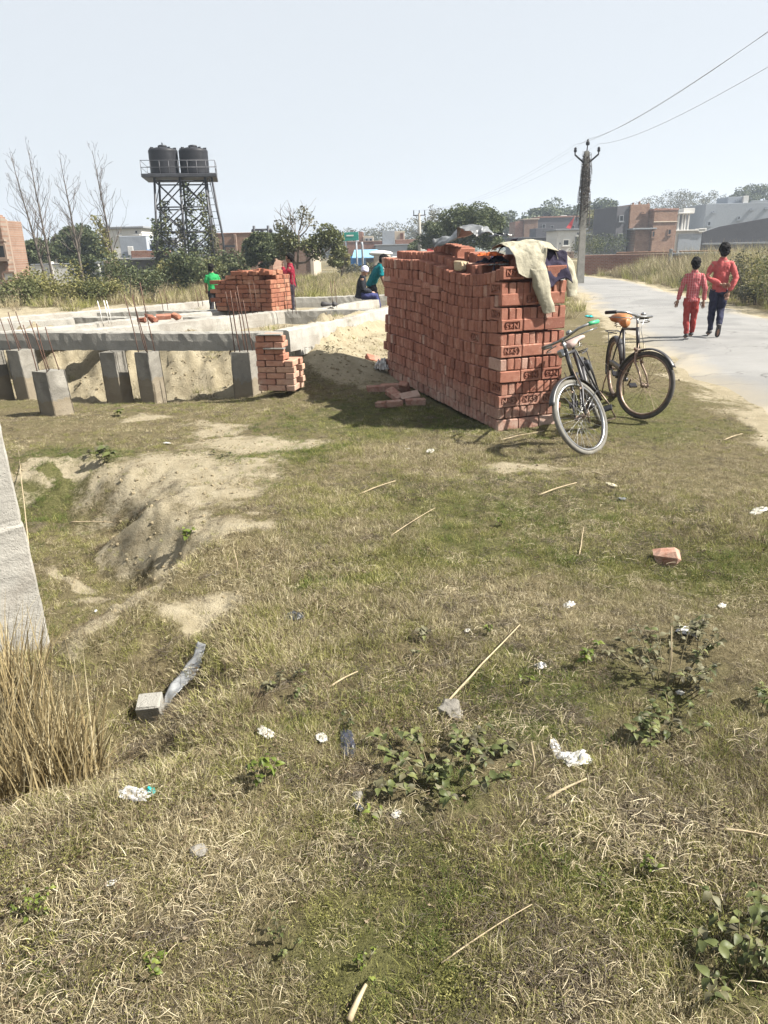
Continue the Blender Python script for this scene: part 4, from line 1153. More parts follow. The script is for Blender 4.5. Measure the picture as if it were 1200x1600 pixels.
    h = House('white_stair_house', 'white stair tower with slim columns and a tank on top', 1052, 1098, 92)
    h.block('wall', 1053, 1096, 361, M_PL_WHITE, 6); h.slab(1052, 1090, 361, M_PL_WHITE, 5, .4, .15); h.block('grey_front', 1056, 1092, 366, M_PL_BLUE, .2, y0=-.25)
    for u in (1056, 1062, 1066, 1071): h.block('column', u, u + 2, 334, M_PL_WHITE, .25, 361, y0=.4)
    h.block('stair_wall', 1056, 1072, 336, M_PL_GREY, 2, 361, y0=1.0); h.slab(1055, 1074, 334, M_PL_WHITE, 2.8, .15, .15); h.block('tank', 1064, 1081, 325, M_PL_WHITE, 1.6, 333, y0=.6); h.block('lean_to', 1085, 1097, 357, M_PL_WHITE, 1, 363, y0=-.4)
    h = House('long_blue_house', 'long pale blue grey building with tiny vents and a roof room', 1092, 1260, 98, -4)
    h.block('wall', 1094, 1260, 317, M_PL_BLUE, 8); h.block('right_parapet', 1160, 1260, 313, M_PL_BLUE, .3, 318, y0=0.02); h.block('roof_room', 1130, 1152, 307, M_PL_BLUE, 4, 318, y0=1); h.block('white_tank', 1151, 1158.5, 306, M_PL_WHITE, 1, 318, y0=.6)
    for u, v in ((1104, 330), (1160, 326), (1182, 324), (1142, 311)): h.window(u, u + 4, v, v + 2.6, M_PL_BLUE, bars=0, y0=1.0 if v < 315 else 0)
    h.window(1143, 1147, 338, 344, M_PL_BLUE, bars=0); h.window(1099, 1104, 346, 353, M_PL_BLUE, bars=0)
    h = House('dark_long_wall', 'long dark bluish wall rising towards the right before the pale blue building', 1090, 1290, 72, -6, 'wall')
    x0, x1 = h.X(1094), h.X(1290); za, zb = h.Z(1094, 363), h.Z(1290, 338) + .9
    o = MB().add([(x0, 0, 0), (x1, 0, 0), (x1, .3, 0), (x0, .3, 0), (x0, 0, za), (x0 + .12 * (x1 - x0), 0, za + .45), (x1, 0, zb), (x1, .3, zb), (x0 + .12 * (x1 - x0), .3, za + .45), (x0, .3, za)], [(0, 1, 6, 5, 4), (3, 9, 8, 7, 2), (4, 5, 8, 9), (5, 6, 7, 8), (1, 2, 7, 6), (0, 4, 9, 3)]).obj('wall', M_PL_DARK, h.root); fix_normals(o.data)
    h.block('base_band', 1094, 1290, 378, M_PL_GREY, .2, 381, y0=-.18)
    # low boundary wall along the verge
    h = House('low_brick_wall', 'low unplastered red brick wall behind the dry verge weeds', 900, 1046, 47, -10, 'wall')
    h.block('wall', 905, 1046, 397, M_WB_RED, .24); h.block('rough_top', 960, 1046, 393, M_WB_BRN, .2, 397.2, y0=.02)
    h = House('plastered_boundary_wall', 'grey boundary wall with maroon panels and a plastered coping', 1046, 1260, 42, -12, 'wall')
    h.block('panel', 1046, 1260, 397, M_WB_RED, .22); h.block('coping', 1045.5, 1260, 393, M_PL_GREY, .34, 397.2, y0=-.06)
    for u in (1046, 1118, 1190): h.block('pier', u, u + 4, 389, M_PL_GREY, .42, y0=-.12)
    h.block('loose_course', 1060, 1140, 391, M_WB_BRN, .2, 393.2, y0=.02)
build_houses()

# ------------------------------------------------------------------ water tower
def build_tower():
    Y = 40.0; b0 = at_y(292, 400, Y); g = gz(b0.x, Y)
    r = empty('water_tower', (b0.x, Y, g - .1), math.radians(10), 'steel lattice water tower carrying two black tanks and a railed platform', 'water tower')
    zt = at_y(285, 277, Y).z - g; W0, W1, D = 1.45, 1.18, 1.3
    cx = at_y(283, 277, Y).x - b0.x
    M_T = M_STEEL_DK
    def leg(i, j, z):
        f = z / zt; w = W0 + (W1 - W0) * f
        return Vector((cx * f + (i - 1) * w, (j - .5) * 2 * D * (1 - .12 * f), z))
    for i in range(3):
        for j in range(2):
            MB().tube([leg(i, j, 0), leg(i, j, zt)], .055, 6).obj('leg', M_T, r)
    lev = [0.3, zt * .3, zt * .52, zt * .74, zt * .97]
    for z in lev[1:]:
        for j in range(2): MB().tube([leg(0, j, z), leg(2, j, z)], .035, 5).obj('girt', M_T, r)
        for i in range(3): MB().tube([leg(i, 0, z), leg(i, 1, z)], .035, 5).obj('girt', M_T, r)
    for j in range(2):
        for i in range(2):
            for a, b in zip(lev[:-1], lev[1:]):
                MB().tube([leg(i, j, a), leg(i + 1, j, b)], .03, 4).obj('brace', M_T, r); MB().tube([leg(i + 1, j, a), leg(i, j, b)], .03, 4).obj('brace', M_T, r)
    for i in (0, 2):
        for a, b in zip(lev[:-1], lev[1:]): MB().tube([leg(i, 0, a), leg(i, 1, b)], .02, 4).obj('brace', M_T, r)
    MB().box((cx, 0, zt + .07), (3.5, 2.9, .16), bev=.02).obj('platform', M_T, r)
    rail = MB()
    for sx in range(-4, 5):
        for sy in (-1, 1): rail.tube([(cx + sx * .43, sy * 1.42, zt + .1), (cx + sx * .43, sy * 1.42, zt + .72)], .014, 4)
    for z in (.42, .72):
        for sy in (-1, 1): rail.tube([(cx - 1.72, sy * 1.42, zt + z), (cx + 1.72, sy * 1.42, zt + z)], .014, 4)
        for sx in (-1.72, 1.72): rail.tube([(cx + sx, -1.42, zt + z), (cx + sx, 1.42, zt + z)], .014, 4)
    rail.obj('railing', simple('grey_rail', (.10, .10, .11), .5, .3, .2, 5), r)
    MB().tube([(cx + 1.7, -1.3, 0), (cx + 1.8, -1.35, zt * .45), (cx + 1.5, -1.2, zt)], .05, 6).obj('down_pipe', M_T, r)
    lad = MB()
    for sx in (0, .35): lad.tube([(cx + 1.75 + sx, 0, 0), (cx + 1.15 + sx * .6, 0, zt)], .02, 4)
    for k in range(16): lad.tube([(cx + 1.75 - .6 * k / 16, 0, zt * k / 16 + .1), (cx + 2.1 - .74 * k / 16, 0, zt * k / 16 + .1)], .012, 4)
    lad.obj('ladder', M_T, r)
    MB().box((cx + 2.05, -1.2, zt * .38), (.6, .12, .1)).obj('valve_bracket', M_T, r)
    for k, x in enumerate((-.745, .70)):
        t = empty('water_tank', (b0.x + (cx + x) * math.cos(.17), Y + (cx + x) * math.sin(.17), g - .1 + zt + .151), 0, ['left hand black plastic tank with ribbed sides on the water tower', 'right hand black plastic tank with ribbed sides on the water tower'][k], 'water tank', 'black tanks on the water tower')
        pr = []; 
        for i in range(15):
            z = 1.32 * i / 14; pr.append((.70 - (.007 if i % 3 == 0 else 0), z))
        pr = [(q, z * .86) for q, z in pr]; pr = [(.02, 0), (.66, 0)] + pr[1:] + [(.66, 1.19), (.35, 1.27), (.24, 1.29), (.02, 1.29)]
        MB().lathe(pr, 28).obj('body', M_BLACKP, t)
        MB().lathe([(.02, 1.27), (.22, 1.27), (.22, 1.36), (.15, 1.39), (.02, 1.39)], 16).obj('lid', M_BLACKP, t)
        lug = MB()
        for a in range(8): lug.box((.58 * math.cos(a * .785), .58 * math.sin(a * .785), 1.22), (.16, .07, .09), (0, 0, a * .785), .01)
        lug.obj('lugs', M_BLACKP, t)
        if k == 0: MB().tube([(0, 0, 1.37), (0, 0, 1.50)], .03, 6).obj('vent_pipe', M_BLACKP, t)
    # creepers climbing the legs
    rg = np.random.default_rng(4)
    spec = [(-1.45, .62), (-.9, .78), (-.1, .62), (.45, .95), (1.25, .85), (1.6, .55)]
    for k, (x, top) in enumerate(spec):
        n = 1250; f = rg.uniform(0, 1, n) ** 1.8; z = f * zt * top
        wid = .22 * (1 - .7 * f) + .04
        P = np.stack([x * (1 - .15 * f) + rg.normal(size=n) * wid, rg.normal(size=n) * .3 - 1.0 + .2 * (k % 2), z], 1)
        t = empty('creeper', (b0.x, Y, g), math.radians(10), ['creeper climbing the left leg of the water tower', 'tall creeper beside the left leg of the water tower', 'creeper on the middle leg of the water tower', 'tallest creeper reaching nearly up to the tower platform', 'thick creeper wrapping the right leg of the water tower', 'low creeper spreading right of the water tower'][k], 'creeper', 'creepers on the water tower')
        link('leaves', quads_mesh('leaves', P, .16, (M_LEAF_DK, M_LEAF_MD, M_LEAF_GR)[k % 3], k), t)
        MB().tube([(x, -1.0, -.2), (x * .95 + .1, -1.0, zt * top * .4), (x * .9, -1.0, zt * top * .95)], [.03, .02, .008], 5).obj('stem', M_TWIG, t)
build_tower()

# ------------------------------------------------------------------ trees
def treeset():
    G = 'bare trees behind the building plot'
    H = lambda u, v, Y: at_y(u, v, Y).z - gp(u, 0, Y).z
    for i, (ub, ut, vt, Y, s, lab) in enumerate([(75, 16, 236, 36, 1, 'slim bare tree leaning hard left next to the weathered house'), (84, 42, 226, 37, 2, 'tall bare forked tree second from the weathered house'), (132, 92, 240, 36, 3, 'bare slender tree rising in front of the dark leafy tree'), (186, 143, 230, 38, 4, 'bare tree with creeper round its foot beside the grey house')]):
        base = gp(ub, 0, Y); base.x = at_y(ub, 440, Y).x; hh = H(ut, vt, Y)
        tx = (at_y(ut, vt, Y).x - base.x) / hh
        bare_tree('bare_tree', lab, base, hh, s, G, (tx, 0), .42, r=.075)
    for i, (x, n, top) in enumerate([(186, 700, .42)]):
        base = gp(x, 0, 37.6); rg = np.random.default_rng(9); f = rg.uniform(0, 1, n)
        P = np.stack([rg.normal(size=n) * (.28 - .15 * f) - .9 * f, rg.normal(size=n) * .25, f * 3.3], 1)
        t = empty('creeper', base, 0, 'yellowish creeper wrapped round the foot of a bare tree', 'creeper'); link('leaves', quads_mesh('leaves', P, .15, M_LEAF_YL, 9), t); MB().tube([(0, 0, -.1), (-.4, 0, 1.6), (-.9, 0, 3.2)], .03, 5).obj('stem', M_TWIG, t)
    # leafy trees, left
    def T(name, label, u, vtop, Y, wpx, m, seed, **k):
        g = gp(u, 0, Y); h = at_y(u, vtop, Y).z - g.z; R = wpx / 2 / CAM_F * Y
        return leafy_tree(name, label, g, h, R, m, seed, **k)
    T('leafy_tree', 'dark leafy tree behind the compound wall with a pointed top', 130, 350, 52, 78, M_LEAF_DK, 21, nleaf=7000, flat=.9, leaf=.2)
    T('leafy_tree', 'rounded grey green tree beside the weathered house', 58, 372, 48, 56, M_LEAF_DK, 22, nleaf=4500, leaf=.2)
    T('leafy_tree', 'broad dark bushy tree right of the water tower', 412, 360, 36, 62, M_LEAF_DK, 23, nleaf=6500, flat=.95, leaf=.13, trunk_h=.8)
    T('leafy_tree', 'small pale green tree at the foot of the water tower', 352, 410, 37, 56, M_LEAF_MD, 24, nleaf=4000, flat=.9, leaf=.13, trunk_h=.5)
    bt = gp(463, 0, 30); g = bt
    tr = leafy_tree('sparse_tree', 'thin forked tree with sparse top and drooping leafy side branch', g, at_y(478, 318, 30).z - g.z, .9, M_LEAF_GR, 31, nleaf=420, leaf=.10, clumps=14, flat=1.5, trunk_h=1.4, off=(.2, 0))
    rg = np.random.default_rng(5)
    def clump(c, r, n):
        d = rg.normal(size=(n, 3)); d /= np.linalg.norm(d, axis=1)[:, None]; return np.array(c) + d * (rg.uniform(.2, 1, n) ** .5)[:, None] * np.array(r)
    X = lambda u: at_y(u, 400, 30).x - g.x; Z = lambda u, v: at_y(u, v, 30).z - g.z
    P = np.concatenate([clump((X(u), rg.uniform(-.3, .3), Z(u, v)), (w, .5, w * .7), n) for u, v, w, n in [(500, 378, .5, 700), (520, 372, .5, 700), (530, 392, .35, 500), (512, 360, .4, 350), (485, 385, .4, 400), (450, 372, .45, 500), (445, 392, .4, 500), (462, 380, .4, 300), (528, 410, .22, 200), (497, 400, .3, 200), (440, 358, .3, 160)]])
    link('lower_crown', quads_mesh('lower_crown', P, .12, M_LEAF_MD, 6), tr)
    b = MB()
    for u1, v1, r1, u2, v2 in [(463, 412, .05, 490, 400), (490, 400, .04, 525, 380), (463, 420, .05, 470, 360), (470, 360, .035, 480, 322), (468, 372, .03, 492, 340), (463, 415, .04, 448, 380), (490, 400, .025, 488, 385)]:
        p, q = Vector((X(u1), 0, Z(u1, v1))), Vector((X(u2), rg.uniform(-.2, .2), Z(u2, v2))); m = (p + q) / 2 + Vector((0, 0, -.1)); b.tube([p, m, q], [r1, r1 * .8, r1 * .5], 5)
    b.obj('limbs', M_BARK, tr)
    T('leafy_tree', 'round leafy tree standing behind the tall brick stack', 738, 311, 46, 96, M_LEAF_DK, 25, nleaf=9000, flat=.85, leaf=.15, trunk_h=1.2)
    T('leafy_tree', 'smaller dark tree left of the round leafy tree', 688, 343, 52, 60, M_LEAF_DK, 26, nleaf=5000, flat=.85, leaf=.17, trunk_h=.9)
    T('leafy_tree', 'low dark shrub tree at the end of the grey block house', 655, 375, 62, 34, M_LEAF_DK, 27, nleaf=2600, flat=.8, leaf=.2, trunk_h=.6)
    T('leafy_tree', 'pale thin crowned tree above the round leafy tree', 678, 322, 70, 56, M_LEAF_GR, 28, nleaf=900, flat=.9, leaf=.16)
    T('leafy_tree', 'slim tree with a pale painted trunk near the shed', 531, 385, 42, 34, M_LEAF_YL, 29, nleaf=1800, flat=1.1, leaf=.14)
    # far trees
    G2 = 'hazy trees behind the village'
    far = [(800, 330, 135, 70, M_LEAF_DK, 0), (845, 322, 140, 70, M_LEAF_DK, 0), (865, 310, 150, 95, M_LEAF_DK, 0), (900, 318, 150, 60, M_LEAF_DK, 0), (935, 312, 145, 60, M_LEAF_DK, 0), (928, 325, 112, 46, M_LEAF_YL, 0), (955, 345, 130, 40, M_LEAF_DK, 0), (1000, 312, 175, 60, M_LEAF_GR, 1), (1025, 297, 180, 60, M_LEAF_GR, 1), (1050, 292, 175, 60, M_LEAF_GR, 1), (1078, 293, 180, 60, M_LEAF_GR, 1), (1105, 294, 185, 60, M_LEAF_GR, 1), (1130, 298, 180, 60, M_LEAF_GR, 1), (1160, 291, 160, 70, M_LEAF_DK, 0), (1190, 292, 160, 80, M_LEAF_DK, 0), (1230, 290, 165, 80, M_LEAF_DK, 0),
           (560, 352, 150, 60, M_LEAF_GR, 1), (592, 350, 155, 50, M_LEAF_GR, 1), (632, 338, 150, 60, M_LEAF_GR, 1), (660, 342, 150, 60, M_LEAF_GR, 1), (525, 362, 150, 50, M_LEAF_GR, 1), (770, 335, 140, 50, M_LEAF_DK, 0), (965, 320, 160, 40, M_LEAF_GR, 1)]
    LAB = {0: 'hazy dark round tree', 1: 'hazy thin greyish tree'}
    where = ['over the small brick room', 'above the dark sheds', 'tallest of the clump above the white house', 'beside the clump above the white house', 'seen just behind the vine covered pole', 'with yellow green crown right of the vine covered pole', 'beside the shaded wing of the bare brick house', 'above the bare brick house roof', 'second behind the bare brick house', 'over the right tower of the bare brick house', 'behind the white stair tower', 'between the stair tower and the long blue house', 'at the end of the long blue house', 'behind the roof room of the long blue house', 'behind the right part of the long blue house', 'past the end of the long blue house', 'above the maroon brick house', 'above the cream window room', 'above the cream rooftop room', 'behind the far concrete pole', 'beyond the green sign', 'behind the round leafy tree', 'left of the bare brick house']
    for i, (u, v, Y, w, m, kind) in enumerate(far):
        T('far_tree', (LAB[kind] if i != 5 else 'hazy tree') + ' ' + where[i], u, v, Y, w, m, 100 + i, nleaf=3000 if kind == 0 else 1300, leaf=.5 if kind == 0 else .34, group=G2, clumps=44, flat=.8 if kind == 0 else 1.1)
treeset()
# a wooded strip closing the horizon
def wood():
    rg = np.random.default_rng(12); P = []
    for k in range(420):
        a = rg.uniform(-1.1, 1.1); R = rg.uniform(240, 420); x, y = R * math.sin(a), R * math.cos(a)
        h = rg.uniform(2.5, 7) * (1 if a > .25 else .75); n = 60
        P.append(np.stack([x + rg.normal(size=n) * 4, y + rg.normal(size=n) * 3, np.abs(rg.normal(size=n)) * h * .55 + rg.uniform(0, h * .5)], 1))
    o = link('distant_wood', quads_mesh('distant_wood', np.concatenate(P), 2.0, M_LEAF_DK, 3)); tag(o, 'distant strip of hazy woodland along the horizon', 'wood', kind='stuff')
wood()

# shrubs along the far side of the plot
def shrub(name, label, loc, w, h, m, seed, n=1500, leaf=.09, group=None, stems=6, d=None):
    rg = np.random.default_rng(seed); r = empty(name, loc, 0, label, 'shrub', group); P = []; b = MB(); rr = random.Random(seed)
    for k in range(stems * 2):
        a = rr.uniform(0, 6.28); q = rr.uniform(0, 1) ** .5
        c = np.array([math.cos(a) * w * .5 * q, math.sin(a) * (d or w) * .35 * q, h * rr.uniform(.35, .8)])
        nn = n // (stems * 2); v = rg.normal(size=(nn, 3)); v /= np.linalg.norm(v, axis=1)[:, None]
        P.append(c + v * (rg.uniform(.1, 1, nn) ** .6)[:, None] * np.array([w * .24, w * .24, h * .34]))
        if k % 2 == 0: b.tube([(c[0] * .3, c[1] * .3, -.05), tuple(c * np.array([.7, .7, .6])), tuple(c)], [.02, .012, .005], 4, cap=False)
    P = np.concatenate(P); P[:, 2] = np.abs(P[:, 2])
    link('foliage', quads_mesh('foliage', P, leaf, m, seed), r); b.obj('stems', M_TWIG, r); return r
GS = 'shrubs bordering the building plot'
for i, (u, v, Y, wpx, hpx, m, lab) in enumerate([(10, 478, 22, 70, 42, M_LEAF_MD, 'low leafy shrub below the weathered house'), (48, 476, 24, 62, 46, M_LEAF_YL, 'yellow green shrub right of the weathered house'), (80, 474, 23, 66, 52, M_LEAF_YL, 'tallest yellow green shrub before the compound wall'), (120, 474, 24, 60, 36, M_LEAF_MD, 'shrub below the slender bare tree'), (150, 473, 25, 46, 30, M_LEAF_YL, 'small straggly shrub at the end of the compound wall'), (192, 474, 26, 66, 62, M_LEAF_DK, 'thick dark green shrub before the grey house'), (225, 470, 27, 44, 44, M_LEAF_DK, 'dark shrub right of the thick one by the grey house'), (130, 446, 40, 36, 40, M_LEAF_DK, 'bluish shrub against the white compound wall'), (262, 462, 33, 40, 50, M_LEAF_YL, 'shrub at the left foot of the water tower'), (318, 458, 34, 50, 52, M_LEAF_MD, 'shrub at the right foot of the water tower'), (288, 462, 32, 44, 62, M_LEAF_DK, 'dark shrub under the middle of the water tower'), (372, 440, 38, 50, 40, M_LEAF_DK, 'dark shrub between the water tower and the brick pile'), (560, 428, 46, 46, 14, M_LEAF_GR, 'low grey scrub before the blue shed'), (920, 388, 70, 40, 18, M_LEAF_MD, 'green shrub row beside the white house'), (948, 388, 72, 40, 16, M_LEAF_DK, 'dark green shrub left of the bare brick house')]):
    g = gp(u, 0, Y); shrub('shrub', lab, g, 1.15 * wpx / CAM_F * Y, 1.2 * max(.5, at_y(u, v - hpx, Y).z - g.z), m, 200 + i, 1700, .085 if Y < 30 else .14, GS)
GV = 'shrubs on the road verge'
for i, (u, v, w, h, m, lab) in enumerate([(1180, 478, 1.7, 1.55, M_LEAF_YL, 'tall yellow green verge shrub past the walking man'), (1150, 470, 1.0, 1.45, M_LEAF_GR, 'thin straggly verge shrub beside the walking man'), (1225, 482, 1.8, 1.6, M_LEAF_MD, 'dense verge shrub beyond the tall yellow green one'), (1075, 468, 1.3, .75, M_LEAF_YL, 'low yellow green verge shrub behind the walking boy'), (1010, 458, 1.2, .6, M_LEAF_MD, 'low dark verge shrub at the road edge'), (1130, 480, 1.0, .6, M_LEAF_GR, 'greyish low verge shrub by the road edge')]):
    p = at_z(u, v, .15)
    while float(poly_sd(np.array([p.x]), np.array([p.y]), ROAD_POLY)[0]) > -.55 - w * .3: p = p + Vector((.1, .12, 0))
    p.z = gz(p.x, p.y); shrub('verge_shrub', lab, p, w, h, m, 300 + i, 1800, .07, GV)

# ------------------------------------------------------------------ electric pole with creeper, wires
def build_pole():
    Y = 37.5; b0 = at_z(906, 443, 0.02); Y = b0.y; top = at_y(917, 236, Y)
    r = empty('electric_pole', b0, 0, 'leaning concrete electric pole choked with dry creeper beside the road', 'electric pole')
    t = top - b0
    n = 10; rings = []
    for i in range(n + 1):
        f = i / n; c = t * f; w = .165 - .08 * f; d = .12 - .04 * f
        rings.append([c + Vector(q) for q in ((-w, -d, 0), (w, -d, 0), (w, d, 0), (-w, d, 0))])
    MB().rings(rings, smooth=False).obj('shaft', M_CONC, r)
    MB().tube([t, t + Vector((.02, 0, .28))], .025, 6).obj('top_pin', M_STEEL_DK, r)
    ends = []
    for sx in (-1, 1):
        a = t * .90; e = a + Vector((sx * .52, 0, .42))
        MB().tube([a, e, e + Vector((0, 0, .12))], .04, 6).obj('cross_arm', M_STEEL_DK, r)
        i = MB().lathe([(.02, 0), (.06, .015), (.075, .07), (.05, .11), (.07, .14), (.035, .2), (.01, .2)], 10, e + Vector((0, 0, .1))).obj('insulator', M_BLACKP, r); ends.append(b0 + e + Vector((0, 0, .42)))
    i = MB().lathe([(.03, 0), (.08, .02), (.09, .1), (.03, .25), (.01, .25)], 10, t + Vector((.02, 0, .22))).obj('insulator', M_BLACKP, r); ends.append(b0 + t + Vector((.02, 0, .48)))
    rg = np.random.default_rng(2); n = 2600; f = rg.uniform(.48, 1.0, n); wd = .07 + .11 * np.sin(np.clip((f - .46) / .54, 0, 1) * 3.0) * rg.uniform(.3, 1, n)
    a = rg.uniform(0, 6.28, n)
    P = np.stack([t.x * f + np.cos(a) * wd, np.sin(a) * wd * .7, t.z * f - rg.uniform(0, .3, n)], 1)
    cr = empty('dry_creeper', b0, 0, 'dry brown creeper hanging round the top of the electric pole', 'creeper')
    link('stems', quads_mesh('stems', P, .26, M_TWIG, 2, aspect=.12, up=2), cr)
    b = MB(); rr = random.Random(3)
    for k in range(26):
        f0 = rr.uniform(.6, .98); c = t * f0; x = rr.choice((-1, 1)) * rr.uniform(.08, .30); L = rr.uniform(.4, 1.3)
        b.tube([c, c + Vector((x * .8, rr.uniform(-.2, .2), .1)), c + Vector((x, 0, -L * .5)), c + Vector((x * 1.05, 0, -L))], .012, 3, cap=False)
    b.obj('hanging_strands', M_TWIG, cr)
    # wires to the next poles
    far = at_y(655, 333, 58)
    near = [at_y(1215, -14, 12.0), at_y(1215, -18, 11.0), at_y(1215, 44, 12.0)]
    M_W = simple('wire', (.30, .30, .32), .5, .5, .1, 3)
    def wire(a, b, sagk, lab, thin=1.0):
        pts = [a.lerp(b, i / 24) - Vector((0, 0, sagk * 4 * (i / 24) * (1 - i / 24))) - a for i in range(25)]
        o = MB().tube(pts, [(.003 + .0035 * min(1, (a + p).length / 40)) * thin for p in pts], 4).obj('power_line', M_W); o.location = a
        tag(o, lab, 'wire', 'power lines of the electric pole')
    ext = lambda a, b, k: a + (b - a) * k
    wire(ends[2], ext(ends[2], near[0], 1.5), .5, 'power line from the pole top running overhead along the road')
    wire(ends[0], ext(ends[0], near[1], 1.5), .5, 'power line from the left cross arm running overhead along the road')
    wire(ends[1], ext(ends[1], near[2], 1.5), .5, 'power line from the right cross arm running overhead along the road')
    for k, e in enumerate(ends): wire(e, far + Vector((-.4 + .4 * k, 0, .2)), .7, ['power line from the left cross arm to the far pole', 'power line from the right cross arm to the far pole', 'power line from the pole top to the far pole'][k], .45)
    g = gp(657, 0, 58)
    r = empty('far_electric_pole', g, 0, 'thin far concrete electric pole between the trees', 'electric pole')
    MB().tube([(0, 0, -.2), (-.05, 0, (far.z - g.z) * .5), (far.x - g.x, 0, far.z - g.z)], [.17, .14, .09], 6).obj('shaft', M_CONC, r)
    MB().tube([(far.x - g.x - .45, 0, far.z - g.z - .15), (far.x - g.x + .45, 0, far.z - g.z - .15)], .04, 5).obj('cross_arm', M_STEEL_DK, r)
    for k in range(3): MB().tube([(far.x - g.x - .4 + .4 * k, 0, far.z - g.z - .15), (far.x - g.x - .4 + .4 * k, 0, far.z - g.z + .2)], .035, 5).obj('insulator', M_BLACKP, r)
    # distribution frame above the brick house roof
    g = gp(408, 0, 62); z = at_y(408, 359, 62).z - g.z; X = lambda u: at_y(u, 359, 62).x - g.x
    r = empty('line_frame', g, 0, 'double pole line frame with a crossbar behind the bushy tree', 'electric pole')
    for u in (397, 419): MB().tube([(X(u), 0, -.2), (X(u), 0, z + .3)], .1, 6).obj('post', M_STEEL_DK, r)
    MB().tube([(X(394), 0, z), (X(424), 0, z)], .08, 6).obj('crossbar', M_STEEL_DK, r)
    for u in (395, 409, 423): MB().ell((X(u), 0, z - .1), (.14, .1, .18)).obj('insulator', M_BLACKP, r)
build_pole()

# ------------------------------------------------------------------ bicycles
M_CHROME = simple('worn_chrome', (0.25, 0.25, 0.25), .32, .9, .3, 25)
M_FRAMEBLK = simple('worn_black_enamel', (0.028, 0.026, 0.028), .42, .1, .5, 12)
M_FRAMERED = simple('faded_maroon_enamel', (0.12, 0.055, 0.055), .5, .1, .4, 12)
M_TYRE = simple('dusty_black_tyre', (0.055, 0.05, 0.045), .9, 0, .4, 15)
M_TYRE_G = simple('grey_dusty_tyre', (0.125, 0.118, 0.102), .92, 0, .25, 15)
M_RUSTCHROME = simple('rusty_chrome', (0.20, 0.15, 0.115), .5, .6, .5, 25)
M_SADDLE = simple('tan_leather', (0.30, 0.12, 0.035), .5, 0, .25, 8)
M_SADDLE_G = simple('faded_pinkish_saddle', (0.33, 0.245, 0.22), .75, 0, .25, 8)
M_GREENP = simple('green_plastic', (0.03, 0.28, 0.13), .5, 0, .2, 8)

